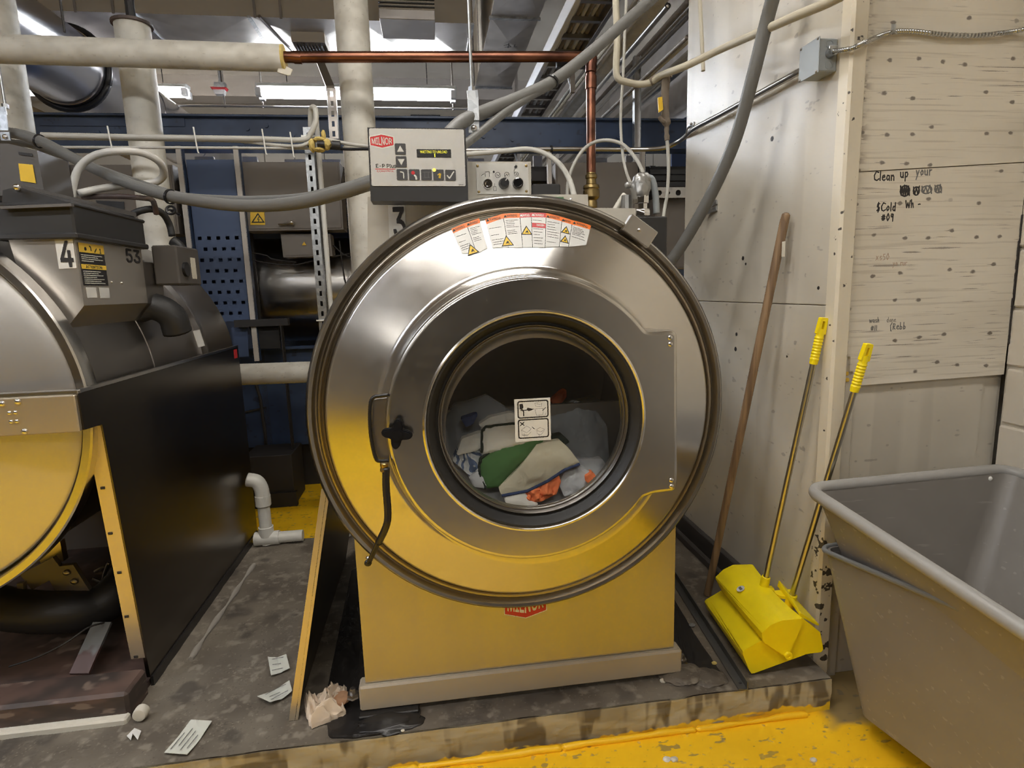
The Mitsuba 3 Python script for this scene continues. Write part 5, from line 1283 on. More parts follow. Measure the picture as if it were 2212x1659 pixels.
k = cabinet([(-2.2348, 4.18, 2.2746), (-1.599, 4.18, 2.2739), (-1.6034, 4.18, 1.8422), (-2.2662, 4.18, 1.8386)], 'taupe electrical cabinet behind the white hose loop')
part(k, 'black_plate', front([(-2.0735, 4.17, 2.0555), (-1.9106, 4.17, 2.0455), (-1.9138, 4.17, 1.9766), (-2.0691, 4.17, 2.007)], 0.003), 'm_black')
k = cabinet([(0.9187, 4.18, 2.2836), (1.5193, 4.18, 2.2895), (1.5215, 4.18, 1.9053), (0.9122, 4.18, 1.9131)], 'taupe electrical cabinet behind the copper riser')
k = cabinet([(1.6577, 4.2, 2.043), (2.0314, 4.2, 2.0399), (2.0442, 4.2, 1.531), (1.6631, 4.2, 1.5403)], 'taupe cabinet at the end of the right wall', 0.185, 4.20)
pb = solid('perforated_bar', prism(sbox((1.6071, 4.1, 2.1009)[0], (1.6079, 4.1, 2.0282)[2], (1.9812, 4.1, 2.0986)[0], (1.6071, 4.1, 2.1009)[2]).difference(unary_union([Point((1.6487, 4.1, 2.0627)[0] + dx, (1.6487, 4.1, 2.0627)[2]).buffer(r_) for dx, r_ in ((0, 0.018), (0.07, 0.010), (0.14, 0.020), (0.22, 0.018))])), 0.006, (0, 4.10, 0)), 'm_post', 'pale steel bar with round holes beside the right wall', 'bar')
part(pb, 'back', box(((1.6071, 4.1, 2.1009)[0], 4.12, (1.6079, 4.1, 2.0282)[2]), ((1.9812, 4.1, 2.0986)[0], 4.14, (1.6071, 4.1, 2.1009)[2])), 'm_dark')
for i, (zz, hh) in enumerate(((370, 10), (384, 12), (397, 8))):
    a_ = ((1.6053, 4.16, 2.2222), (1.6057, 4.16, 2.1778), (1.6061, 4.16, 2.1365))[i]
    solid('dark_rail', box((a_[0], 4.16, a_[2] - 0.02), (a_[0] + 0.45, 4.19, a_[2] + 0.012)), 'm_charcoal', ('top one of three dark rails above the pale bar with holes', 'middle one of three dark rails above the pale bar with holes', 'dark rail right above the pale bar with holes')[i], 'rail', 'dark rails beside the right wall')
# dark hollow behind the machine and bright scraps of far sheet metal seen under the beam
struct('wall_machine_back', box((-3.6, 5.4, 0), (2.6, 5.45, 2.3)), 'm_blue_light')
mf = thing('machine_frame', 'dark steel frame of the blue machine behind the cabinets', 'frame')
for z0, z1 in ((1.88, 1.93), (1.98, 2.06), (2.2, 2.27)):
    part(mf, 'rail', box((-3.6, 4.385, z0), (2.6, 4.405, z1)), 'm_dark')
part(mf, 'shelf', box((-3.6, 4.385, 2.27), (2.6, 5.4, 2.30)), 'm_dark')
for x_ in (-2.6, -1.22, -0.4, 1.0, 1.7, 2.3):
    part(mf, 'upright', box((x_ - 0.02, 4.36, 0), (x_ + 0.02, 4.388, 2.3)), 'm_dark')
for i, (a_, b_) in enumerate((((-1.2582, 4.5, 2.3947), (-1.1569, 4.5, 2.3512)), ((-0.9729, 4.5, 2.3761), (-0.5884, 4.5, 2.3571)), ((-1.5703, 4.5, 2.3944), (-1.4449, 4.5, 2.373)), ((0.8202, 4.5, 2.4028), (0.8882, 4.5, 2.2832)), ((1.2768, 4.5, 2.3865), (1.393, 4.5, 2.3495)), ((1.5395, 4.5, 2.4035), (1.5987, 4.5, 2.3493)), ((0.327, 4.5, 2.3828), (0.4495, 4.5, 2.3567)))):
    solid('duct_scrap', box(a_, (b_[0], b_[1] + 0.03, 2.298), 0.003), 'm_post', ('pale sheet metal scrap under the beam, just right of the perforated panel', 'long pale sheet metal strip under the beam left of the white pipe', 'pale sheet metal strip right above the perforated blue panel', 'pale upright sheet metal scrap right of the switch box', 'pale sheet metal scrap in the gap left of the copper riser', 'pale sheet metal scrap in the gap right of the copper riser', 'pale sheet metal strip right above the switch box')[i], 'sheet metal', 'sheet metal behind the beam gap')
# big stainless drum lying on its side, with wires across
cyA = (-1.3501, 4.75, 1.4423)
dm = thing('steel_drum', 'big stainless drum lying behind the posts under the cabinets', 'drum')
part(dm, 'shell', tube([(-1.335, 4.80, 1.46), (-1.31, 4.80, 1.46), (-0.55, 4.80, 1.46), (0.2, 4.80, 1.46)], [0.36, 0.395, 0.395, 0.395], 48, smooth=False), 'm_steel', smooth=40)
part(dm, 'end_cone', tube([(-1.45, 4.80, 1.46), (-1.335, 4.80, 1.46)], [0.30, 0.37], 48, smooth=False), 'm_steel_dark', smooth=40)
for i, pts in enumerate(([(-1.1952, 4.3, 1.7198), (-1.1057, 4.3, 1.6992), (-1.0621, 4.3, 1.6731), (-0.91, 4.3, 1.6477)], [(-1.2437, 4.3, 1.6896), (-1.1553, 4.3, 1.6595), (-1.0407, 4.3, 1.6381), (-0.9114, 4.3, 1.6319), (-0.7525, 4.3, 1.6663), (-0.5449, 4.3, 1.7)], [(-0.6078, 4.3, 1.79), (-0.6015, 4.3, 1.663), (-0.592, 4.3, 1.5345), (-0.5785, 4.3, 1.4565)], [(-0.651, 4.3, 1.7592), (-0.5924, 4.3, 1.701), (-0.5404, 4.3, 1.6744)])):
    solid('wire', tube(pts, 0.0055, 8, 6), 'm_dark', ('black wire hanging over the drum, upper one', 'longest black wire sagging in front of the drum', 'black wire hanging straight down beside the right post', 'short black wire beside the small taupe box')[i], 'wire', smooth=True)

# ---------------------------------------------------------------- vertical and horizontal pipes
def insul(pts, r, label, cat='pipe', m_='m_pipe'):
    return solid('insulated_pipe', tube(pts, r, 28, smooth=False), m_, label, cat, smooth=50)


VP_ = 'vertical white insulated pipes'
for x_, r_, top_, lab_ in ((-1.965, 0.083, 4.2, 'white insulated vertical pipe at the left edge'), (-1.37, 0.079, 2.745, 'white insulated vertical pipe with an open brown top and a black rod'), (-0.322, 0.085, 4.2, 'white insulated vertical pipe left of the control box')):
    k = insul([(x_, 3.30, 0.118), (x_, 3.30, top_)], r_, lab_)
    if top_ < 4:
        part(k, 'raw_edge', lathe([(r_ - 0.03, 0.0), (r_ + 0.012, 0.002), (r_ + 0.012, 0.014), (r_ - 0.02, 0.022)], (x_, 3.30, top_ - 0.006), (0, 0, 1), 28), 'm_rust', label='ragged brown edge of the insulation')
        part(k, 'rod', cyl((x_, 3.30, top_), (x_, 3.30, 4.2), 0.021, 12), 'm_black', label='black pipe above')
k = insul([(-1.9131, 3.02, 2.5216), (-0.6174, 3.02, 2.5083)], 0.058, 'horizontal white insulated pipe under the ceiling, ending at a copper pipe')
ce = V(*(-0.6174, 3.02, 2.5083))
part(k, 'cut_end', tube([ce - V(0.004, 0, 0), ce + V(0.006, 0, 0)], 0.0585, 28, smooth=False), 'm_foam', label='yellow insulation at the cut end')
part(k, 'torn_scrap', join([put(cbox((0, 0, 0), (0.05, 0.01, 0.022)), frame(ce + V(0.0, -0.02, -0.065), (1, 0, -0.3), (0, 1, 0))), put(cbox((0, 0, 0), (0.03, 0.008, 0.03)), frame(ce + V(0.022, -0.02, -0.062), (0.5, 0, 1), (0, 1, 0)))]), 'm_paper', kind='stuff')
part(k, 'wire_hanger', cyl(((-1.5344, 3.02, 2.5948)[0], 3.02, (-1.5344, 3.02, 2.5948)[2]), ((-1.5344, 3.02, 2.5948)[0], 3.02, 4.2), 0.005, 6), 'm_dark')
cp0, cp1 = V(*(-0.6252, 3.02, 2.5132)), V(*(0.8178, 3.02, 2.5466))
cor, riser = V(*(0.8624, 3.02, 2.5101)), V(*(0.8489, 3.02, 1.9691))
k = thing('copper_pipe', 'brown copper pipe running across and dropping to a brass valve', 'pipe')
part(k, 'run', cyl(cp0, cp1, 0.0245, 20), 'm_copper', smooth=50)
part(k, 'elbow', tube([cp1, cp1 + V(0.02, 0, 0), (cor[0] - 0.006, cor[1], cp1[2] - 0.010), (riser[0] + 0.003, cor[1], cp1[2] - 0.042), (riser[0] + 0.002, cor[1], cp1[2] - 0.075)], 0.0275, 18, 6), 'm_copper', smooth=True)
part(k, 'coupling', cyl((riser[0] + 0.002, riser[1], cp1[2] - 0.09), (riser[0] + 0.002, riser[1], cp1[2] - 0.15), 0.0285, 20), 'm_copper', smooth=50)
part(k, 'coupling', cyl(cp0 + V(0.055, 0, 0), cp0 + V(0.09, 0, 0), 0.0275, 20), 'm_copper', smooth=50)
part(k, 'riser', cyl((riser[0] + 0.002, riser[1], cp1[2] - 0.07), (riser[0], riser[1], riser[2]), 0.0235, 20), 'm_copper', smooth=50)
part(k, 'brass_valve', lathe([(0.0, 0.045), (0.022, 0.045), (0.024, 0.02), (0.030, 0.015), (0.030, 0.0), (0.024, -0.005), (0.026, -0.03), (0.040, -0.036), (0.042, -0.050), (0.038, -0.056), (0.042, -0.062), (0.042, -0.095), (0.034, -0.105), (0.026, -0.11), (0.030, -0.12), (0.030, -0.145), (0.022, -0.15), (0.022, -0.20), (0.0, -0.20)], riser, (0, 0, 1), 20), 'm_brass', smooth=30, label='brass union valve')
# low horizontal pipe and white plastic drain behind the left machine
insul([(-1.6, 3.40, 0.998), (-0.2, 3.40, 0.985)], 0.060, 'short horizontal white pipe between the two machines')
k = thing('drain_pipe', 'white plastic drain pipe with an elbow standing at the back of the plinth', 'pipe')
part(k, 'riser', tube([(-0.925, 3.08, 0.12), (-0.925, 3.08, 0.35)], 0.031, 20, smooth=False), 'm_pvc', smooth=50)
part(k, 'elbow', tube([(-0.925, 3.08, 0.33), (-0.925, 3.08, 0.40), (-0.932, 3.08, 0.440), (-0.950, 3.08, 0.468), (-0.992, 3.08, 0.480)], 0.036, 20, 6), 'm_pvc', smooth=True)
part(k, 'collar', cyl((-0.925, 3.08, 0.335), (-0.925, 3.08, 0.388), 0.039, 24), 'm_pvc', smooth=50)
part(k, 'collar', cyl((-0.925, 3.08, 0.165), (-0.925, 3.08, 0.215), 0.038, 24), 'm_pvc', smooth=50)
part(k, 'run', tube([(-0.98, 3.08, 0.150), (-0.74, 3.08, 0.150)], 0.030, 20, smooth=False), 'm_pvc', smooth=50)
part(k, 'tee', tube([(-0.985, 3.08, 0.150), (-0.86, 3.08, 0.150)], 0.037, 20, smooth=False), 'm_pvc', smooth=50)

# ---------------------------------------------------------------- flexible conduits and cables
FC = lambda pts, r, label, m_='m_gray_conduit', cat='conduit': solid('flexible_conduit', tube(pts, r, 16, 8), m_, label, cat, smooth=True)
FC([(-1.7429, 2.75, 2.1041), (-1.6231, 2.72, 2.0972), (-1.5034, 2.68, 2.0563), (-1.3442, 2.6, 1.9706), (-1.1639, 2.5, 1.882), (-0.9729, 2.38, 1.8071), (-0.8121, 2.28, 1.7646), (-0.6586, 2.18, 1.7331), (-0.5125, 2.08, 1.7161), (-0.3746, 1.98, 1.7135), (-0.2455, 1.88, 1.7247), (-0.1565, 1.82, 1.7392), (-0.0877, 1.8, 1.7497)], 0.0205, 'thick grey flexible conduit sagging from the left clamp to the control box')
FC([(-1.7795, 2.8, 2.0857), (-1.6134, 2.78, 2.0689), (-1.486, 2.76, 2.0227), (-1.2887, 2.7, 1.9464), (-1.0362, 2.5, 1.8473), (-0.8709, 2.36, 1.7917), (-0.6748, 2.24, 1.7606), (-0.5255, 2.14, 1.7444), (-0.3848, 2.04, 1.7369), (-0.2524, 1.94, 1.7469), (-0.1609, 1.88, 1.7605), (-0.0891, 1.84, 1.7662)], 0.0135, 'thinner grey conduit sagging behind the thick one')
FC([(0.0676, 1.86, 1.8739), (0.1297, 1.92, 1.9408), (0.2271, 2, 2.0003), (0.3518, 2.1, 2.0725), (0.48, 2.2, 2.1568), (0.6373, 2.3, 2.2856), (0.8161, 2.4, 2.4451), (0.9878, 2.5, 2.6107), V(*(0.9878, 2.5, 2.6107)) + V(0.06, 0.05, 0.16), V(*(0.9878, 2.5, 2.6107)) + V(0.07, 0.06, 0.5), V(*(0.9878, 2.5, 2.6107)) + V(0.07, 0.06, 0.8)], 0.0215, 'thick grey conduit climbing from the control box up to the right')
FC([(0.0865, 1.86, 1.8313), (0.1565, 1.92, 1.889), (0.2751, 2.02, 1.9951), (0.3879, 2.12, 2.0836), (0.493, 2.22, 2.1667), (0.6547, 2.33, 2.3004), (0.8359, 2.43, 2.4582), (1.0197, 2.53, 2.6257), V(*(1.0197, 2.53, 2.6257)) + V(0.05, 0.06, 0.16), V(*(1.0197, 2.53, 2.6257)) + V(0.06, 0.09, 0.5), V(*(1.0197, 2.53, 2.6257)) + V(0.06, 0.09, 0.78)], 0.0135, 'thinner grey conduit strapped along the climbing one')
FC([(1.196, 1.95, 2.78), (1.2025, 1.94, 2.5233), (1.177, 1.95, 2.3769), (1.1772, 2, 2.2857), (1.1622, 2.05, 2.1261), (1.1494, 2.12, 1.9584), (1.1265, 2.18, 1.8397), (1.0892, 2.25, 1.7133), (1.0268, 2.32, 1.5676), (0.965, 2.36, 1.4678), (0.9183, 2.42, 1.3337), (0.74, 2.5, 1.10)], 0.0230, 'thickest grey conduit dropping in front of the right wall behind the washer')
for q, ax, lab_ in (((-0.9162, 2.345, 1.7881), (0.9, -0.4, -0.25), 'black cable tie on the sagging conduit beside the valve wheel'), ((-1.5172, 2.69, 2.0604), (0.9, -0.2, -0.35), 'black cable tie on the sagging conduit near the left clamp'), ((0.4755, 2.195, 2.1535), (0.55, 0.3, 0.65), 'black cable tie on the conduit climbing from the control box')):
    d_ = unit(ax)
    solid('cable_tie', lathe([(0.0225, -0.004), (0.027, -0.004), (0.027, 0.004), (0.0225, 0.004)], q, d_, 20, closed=True), 'm_black', lab_, 'cable tie', 'cable ties on the grey conduits')


def clamp(c_, label, r=0.022, rod_top=4.2):
    k = thing('pipe_clamp', label, 'pipe hanger')
    c_ = V(*c_)
    part(k, 'rod', cyl(c_ + V(0, 0, 0.065), (c_[0], c_[1], rod_top), 0.0052, 8), 'm_galv')
    part(k, 'band', join([beam(c_ + V(-0.001, -0.026, 0.060), c_ + V(0.001, -0.026, 0.030), 0.034, 0.006, (0, -1, 0)), beam(c_ + V(0, -0.030, 0.030), c_ + V(0, -0.033, -0.030), 0.034, 0.006, (0, -1, 0)), beam(c_ + V(0, -0.026, -0.028), c_ + V(0, -0.026, -0.065), 0.034, 0.006, (0, -1, 0))]), 'm_galv', kind='stuff')
    part(k, 'nut', cyl(c_ + V(0, 0, 0.062), c_ + V(0, 0, 0.078), 0.012, 6), 'm_galv')
    part(k, 'bolt', sphere(c_ + V(0, -0.031, -0.052), 0.010, 1, (1, 0.7, 1)), 'm_chrome', smooth=True)


clamp((0.1643, 1.96, 1.9756), 'galvanised clamp on a long rod holding the climbing conduits')
k_ = (-1.6265, 2.7, 2.1235)
clamp(k_, 'galvanised clamp on a rod at the left edge holding the sagging conduits')

# bundle of pale cables tied along the hall and the drooping ones beside the strut
CB = lambda pts, r, label, m_='m_conduit': solid('cable', tube(pts, r, 12, 8), m_, label, 'cable', smooth=True)
CB([(-1.6789, 3, 2.1597), (-1.3928, 3, 2.1553), (-1.0379, 3, 2.151), (-0.7528, 3, 2.1482), (-0.5611, 3, 2.145), (-0.521, 3, 2.17), (-0.491, 3, 2.2281), (-0.492, 3.02, 2.2872), (-0.5074, 3.04, 2.3011), (-0.5215, 3.06, 2.2797), (-0.5306, 3.08, 2.19)], 0.0125, 'pale cable running along and looping up beside the slotted strut')
CB([(-1.6728, 3.02, 2.1529), (-1.0861, 3.02, 2.1475), (-0.8418, 3.02, 2.1424), (-0.6723, 3, 2.1197), (-0.5638, 2.98, 2.1133), (-0.4986, 2.98, 2.1404), (-0.4561, 2.98, 2.1447), (-0.327, 2.95, 2.1132), (-0.1755, 2.9, 2.0856)], 0.0085, 'pale cable sagging slightly below the straight one')
CB([(-1.6863, 3, 2.1086), (-1.0828, 3, 2.1082), (-0.4839, 3, 2.1057)], 0.0062, 'thin pale cable below the bundle')
CB([(-0.4802, 2.98, 2.1073), (-0.3708, 2.95, 2.0924), (-0.2391, 2.9, 2.0813), (-0.0876, 2.8, 2.0588)], 0.0065, 'black cable entering behind the control box', 'm_black')
CB([(0.1455, 2.9, 2.0551), (0.3671, 2.9, 2.0722), (0.4986, 2.88, 2.0785), (0.5822, 2.85, 2.0488), (0.6261, 2.75, 1.98), (0.6325, 2.6, 1.8873), (0.6167, 2.45, 1.7919)], 0.0120, 'pale grey cable arching down behind the washer top')
CB([(0.6897, 2.9, 1.8166), (0.7007, 2.9, 1.9369), (0.7414, 2.9, 2.0342), (0.8, 2.9, 2.0988), (0.8665, 2.85, 2.1127), (0.9418, 2.8, 2.0821), (0.9746, 2.7, 1.9918), (0.9711, 2.6, 1.9116)], 0.0085, 'thin beige tube making a high arch over to the cast elbow')
CB([(1.0028, 2.85, 3.1946), (0.982, 2.85, 2.8505), (0.9692, 2.85, 2.6134), (0.9605, 2.85, 2.4109), (0.9515, 2.85, 2.287), (0.9493, 2.85, 2.1616), (0.9442, 2.8, 2.0235), (0.9283, 2.7, 1.9307), (0.8761, 2.5, 1.8549)], 0.0068, 'thin grey cable hanging in front of the blue beam')
for q, lab_ in (((-1.3844, 2.985, 2.1476), 'white cable tie on the pale bundle above the white hose loop'), ((-1.0229, 2.985, 2.1454), 'white cable tie on the pale bundle above the perforated blue panel'), ((-0.5994, 2.975, 2.1243), 'white cable tie on the pale bundle nearest the slotted strut'), ((-0.7249, 2.985, 2.1386), 'white cable tie on the pale bundle above the hazard sticker cabinet')):
    solid('cable_tie', tube([V(*q) + V(-0.004, -0.016, 0.045), V(*q) + V(0, -0.018, 0.0), V(*q) + V(0.003, -0.014, -0.055), V(*q) + V(0.007, -0.013, -0.068)], 0.0035, 6), 'm_white', lab_, 'cable tie', 'white cable ties on the pale bundle', smooth=True)
solid('cable_tie', lathe([(0.0135, -0.005), (0.018, -0.005), (0.018, 0.005), (0.0135, 0.005)], (0.6819, 3.2, 2.1519), (1, 0, 0), 16, closed=True), 'm_black', 'black cable tie on the thin steel conduit', 'cable tie')

# slotted strut channel with foam lumps, and a second one going up at an angle
sc = thing('strut_channel', 'galvanised slotted strut channel standing between the machines', 'strut')
a_, b_ = V(*(-0.54, 3.05, 2.214)), V(*(-0.5705, 3.05, 1.1345))
b_ = V(a_[0], a_[1], 0.115)
wd_ = 0.042
sl = sbox(-wd_ / 2, 0, wd_ / 2, a_[2] - b_[2]).difference(unary_union([sbox(-0.006, z_, 0.006, z_ + 0.024) for z_ in np.arange(0.05, a_[2] - b_[2] - 0.03, 0.05)]))
part(sc, 'slotted_face', prism(sl, 0.003, (b_[0], 3.05, b_[2])), 'm_galv')
part(sc, 'flange', box((b_[0] - wd_ / 2, 3.047, b_[2]), (b_[0] - wd_ / 2 + 0.003, 3.09, a_[2])), 'm_galv')
part(sc, 'flange', box((b_[0] + wd_ / 2 - 0.003, 3.047, b_[2]), (b_[0] + wd_ / 2, 3.09, a_[2])), 'm_galv')
part(sc, 'back', box((b_[0] - wd_ / 2, 3.10, b_[2]), (b_[0] + wd_ / 2, 3.103, a_[2] - 0.02)), 'm_dark')
solid('conduit', tube([(b_[0] + 0.040, 3.07, 2.30), (b_[0] + 0.040, 3.07, 1.0), (b_[0] + 0.040, 3.07, 0.13)], 0.0125, 12, smooth=False), 'm_hose', 'pale tube strapped to the slotted strut', 'conduit', smooth=50)
solid('cable_tie', box((b_[0] - 0.03, 3.035, 1.29), (b_[0] + 0.056, 3.046, 1.297)), 'm_white', 'white cable tie low on the slotted strut', 'cable tie')
solid('cable_tie', box((b_[0] - 0.03, 3.035, 2.165), (b_[0] + 0.056, 3.046, 2.175)), 'm_white', 'white cable tie high on the slotted strut', 'cable tie')
st2 = thing('strut_channel', 'dark slotted strut bent towards the ceiling in front of the far lamp', 'strut')
c0_, c1_, c2_ = V(*(-0.5391, 3.6, 2.7)), V(*(-0.4461, 3.25, 2.4561)), V(*(-0.4424, 3.22, 2.2033))
ceil_ = c0_ + unit(c0_ - c1_) * 0.06
part(st2, 'upper_arm', beam(c1_, ceil_, 0.040, 0.022, (0, -0.7, 0.7)), 'm_steel_dark')
n_ = c1_[2] - c2_[2]
sl = sbox(-0.021, 0, 0.021, n_).difference(unary_union([sbox(-0.007, z_, 0.007, z_ + 0.028) for z_ in np.arange(0.01, n_ - 0.03, 0.05)]))
part(st2, 'slotted_face', prism(sl, 0.003, (c2_[0], c2_[1], c2_[2]), c1_ * 0 + (1, 0, 0), unit(c1_ - c2_)), 'm_steel_dark')
part(st2, 'flange', beam(c2_ + V(-0.021, 0.02, 0), c1_ + V(-0.021, 0.02, 0), 0.003, 0.04, (0, 1, 0)), 'm_galv')
part(st2, 'flange', beam(c2_ + V(0.021, 0.02, 0), c1_ + V(0.021, 0.02, 0), 0.003, 0.04, (0, 1, 0)), 'm_galv')
st3 = thing('strut_channel', 'dark steel strut hanging in front of the blue beam on the right', 'strut')
s_a, s_b = V(*(1.4075, 3.9, 2.8839)), V(*(1.4044, 3.9, 2.29))
part(st3, 'face', box((s_a[0] - 0.019, 3.9, s_b[2]), (s_a[0] + 0.019, 3.903, s_a[2])), 'm_steel_dark')
part(st3, 'flange', box((s_a[0] - 0.022, 3.88, s_b[2]), (s_a[0] - 0.018, 3.92, s_a[2])), 'm_galv')
part(st3, 'flange', box((s_a[0] + 0.018, 3.88, s_b[2]), (s_a[0] + 0.022, 3.92, s_a[2])), 'm_galv')


def lump(c_, size, seed, hole=None):
    m = trimesh.creation.icosphere(3, 1.0)
    v = m.vertices
    v *= 1 + 0.5 * (meshkit.fbm(v * 2.2 + seed, 3, seed)[:, None] - 0.5)
    m.apply_scale(size)
    m.apply_translation(c_)
    return m


fm = thing('foam_block', 'torn yellow foam pieces gripping the cables on the strut', 'foam')
for i, (q, s_) in enumerate((((-0.5098, 2.96, 2.1108), (0.014, 0.03, 0.030)), ((-0.4423, 2.96, 2.1152), (0.020, 0.03, 0.024)), ((-0.4743, 2.96, 2.1356), (0.028, 0.03, 0.012)), ((-0.4538, 2.96, 2.1563), (0.010, 0.02, 0.022)), ((-0.4779, 2.96, 2.0903), (0.026, 0.03, 0.010)))):
    part(fm, 'foam_piece', lump(q, s_, 5 + i), 'm_foam', smooth=60)
ft = solid('pipe_fitting', tube([(-0.4819, 2.945, 2.1115), (-0.4485, 2.945, 2.1116)], 0.018, 14, smooth=False), 'm_black', 'black pipe end in the torn foam on the strut', 'pipe end', smooth=40)
solid('pipe_fitting', tube([(-0.4144, 2.94, 2.1085), (-0.3789, 2.94, 2.1066)], 0.019, 14, smooth=False), 'm_charcoal', 'dark pipe end right of the torn foam', 'pipe end', smooth=40)

# cast elbow with nuts and a short flexible tail behind the washer's top
el = thing('conduit_elbow', 'grey cast conduit elbow with shiny nuts standing on the charcoal box', 'conduit fitting')
eb_ = V(*(0.791, 2.14, 1.7346))
part(el, 'body', join([lump((0.7872, 2.14, 1.7757), (0.036, 0.034, 0.055), 21), tube([(0.8171, 2.14, 1.8099), (0.7906, 2.14, 1.7969), (0.7838, 2.14, 1.7593), (0.7892, 2.14, 1.7428)], [0.022] * 8 + [0.026] * 8 + [0.028] * 9, 14, 8)]), 'm_cast', smooth=50)
part(el, 'clamp_ear', join([box((0.7289, 2.13, 1.7938), (0.75, 2.13, 1.7759), 0.003), sphere((0.736, 2.13, 1.7824), 0.012)]), 'm_cast', kind='stuff')
part(el, 'nut', lathe([(0.0, 0.03), (0.026, 0.03), (0.026, 0.012), (0.0295, 0.010), (0.0295, -0.016), (0.024, -0.018), (0.024, -0.045), (0.027, -0.05), (0.027, -0.062), (0.022, -0.066), (0.022, -0.09), (0.0, -0.09)], eb_, (0, 0, 1), 8), 'm_chrome', smooth=25)
part(el, 'base_nut', lathe([(0.0, 0.012), (0.033, 0.012), (0.036, 0.006), (0.036, -0.012), (0.0, -0.012)], V(*(0.7896, 2.14, 1.685)), (0, 0, 1), 8), 'm_chrome', smooth=25)
part(el, 'side_nut', lathe([(0.0, 0.03), (0.020, 0.03), (0.022, 0.0), (0.020, -0.05), (0.0, -0.05)], (0.7567, 2.2, 1.727), (0, 0, 1), 10), 'm_cast', smooth=30)
solid('flexible_conduit', tube([(0.8212, 2.16, 1.8152), (0.8392, 2.16, 1.8069), (0.8503, 2.16, 1.7737), (0.8563, 2.16, 1.7287), (0.8586, 2.16, 1.6834)], 0.0125, 14, 8), 'm_box_gray', 'short grey flexible tail from the cast elbow to the charcoal box', 'conduit', smooth=True)
solid('flexible_conduit', tube([(0.7664, 2.25, 1.7686), (0.7479, 2.25, 1.7428), (0.7256, 2.25, 1.7085)], 0.012, 12, 8), 'm_cabinet', 'pale hose slanting down left of the cast elbow', 'hose', smooth=True)
solid('wall_clip', join([beam((1.26, 2.6025, 1.7551), (1.285, 2.5298, 1.777), 0.008, 0.02), beam((1.26, 2.6108, 1.7357), (1.285, 2.5282, 1.7489), 0.008, 0.02)]), 'm_galv', 'small metal bracket on the right wall beside the thickest conduit', 'bracket')
solid('dark_block', box((0.4849, 2.7, 1.8879), V(*(0.6144, 2.7, 1.8161)) + V(0, 0.1, -0.1), 0.006), 'm_charcoal', 'charcoal block behind the switch box', 'block')

# ---------------------------------------------------------------- overhead: ducts, tray, silver pipe, far fittings
def brake_panel(x0, x1, y0, y1, z, seed):
    """Underside of a duct section, cross-broken like sheet metal."""
    c_ = ((x0 + x1) / 2, (y0 + y1) / 2, z - 0.022)
    v = np.array([(x0, y0, z), (x1, y0, z), (x1, y1, z), (x0, y1, z), c_])
    return trimesh.Trimesh(v, [(1, 0, 4), (2, 1, 4), (3, 2, 4), (0, 3, 4)], process=False)


dA = thing('air_duct', 'wide rectangular sheet metal air duct running across under the ceiling', 'duct')
Z0, YA, YB = 3.30, 4.50, 5.12
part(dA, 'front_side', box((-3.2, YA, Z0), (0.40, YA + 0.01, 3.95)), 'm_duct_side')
part(dA, 'top_and_back', join([box((-3.2, YB - 0.01, Z0), (0.40, YB, 3.95)), box((-3.2, YA, 3.94), (0.40, YB, 3.95))]), 'm_duct')
for i, (x0, x1) in enumerate(((-3.2, -1.85), (-1.845, -1.12), (-1.115, -0.40), (-0.395, 0.02), (0.025, 0.40))):
    part(dA, 'bottom_panel', brake_panel(x0, x1, YA, YB, Z0, i), 'm_duct')
    part(dA, 'seam', box((x1 - 0.012, YA - 0.012, Z0 - 0.012), (x1 + 0.012, YB, Z0 + 0.002)), 'm_galv')
for x0 in (-2.20, -1.97, -1.08, -0.91):
    part(dA, 'hanger_strap', join([beam((x0, YA - 0.01, 4.2), (x0, YA - 0.01, Z0 - 0.01), 0.016, 0.004, (0, 1, 0))]), 'm_taupe')
part(dA, 'hanger_rod', tube([(-1.05, YA - 0.015, Z0), (-0.98, YA + 0.25, Z0 - 0.04), (-0.92, YA + 0.52, Z0 - 0.05)], 0.012, 8, smooth=False), 'm_steel_dark')
gv = thing('air_grille', 'tan duct outlet with a black louvred grille left of the white pipe', 'grille')
ga, gb = V(*(-0.8904, 4.68, 3.317)), V(*(-0.6577, 4.68, 3.2187))
gz = max(ga[2], gb[2])
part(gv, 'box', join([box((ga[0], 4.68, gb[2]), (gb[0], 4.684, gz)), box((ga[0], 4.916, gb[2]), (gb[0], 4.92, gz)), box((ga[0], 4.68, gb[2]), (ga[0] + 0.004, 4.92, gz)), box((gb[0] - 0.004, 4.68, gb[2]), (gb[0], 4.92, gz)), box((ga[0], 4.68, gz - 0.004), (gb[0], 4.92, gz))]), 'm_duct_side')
for i in range(9):
    x_ = ga[0] + 0.03 + i * (gb[0] - ga[0] - 0.06) / 8
    part(gv, 'louvre', box((x_ - 0.003, 4.69, gb[2] - 0.022), (x_ + 0.003, 4.89, gb[2] - 0.002)), 'm_dark')
gv2 = thing('air_grille', 'white framed grille with black slats at the top edge, right of the white pipe', 'grille')
g2 = V(*(-0.2291, 4.1, 3.2057)), V(*(0.1241, 4.1, 3.1457))
part(gv2, 'box', box(g2[0] + V(0, 0, 0.0), g2[1] + V(0, 0.3, 0), 0.003), 'm_duct')
part(gv2, 'outlet', box((g2[0][0] + 0.01, 4.105, g2[0][2]), (g2[1][0], 4.35, g2[0][2] + 0.16)), 'm_duct_side')
for i in range(3):
    part(gv2, 'slat', box((g2[0][0], 4.09, g2[0][2] + 0.010 + i * 0.022), (g2[1][0], 4.11, g2[0][2] + 0.016 + i * 0.022)), 'm_charcoal')
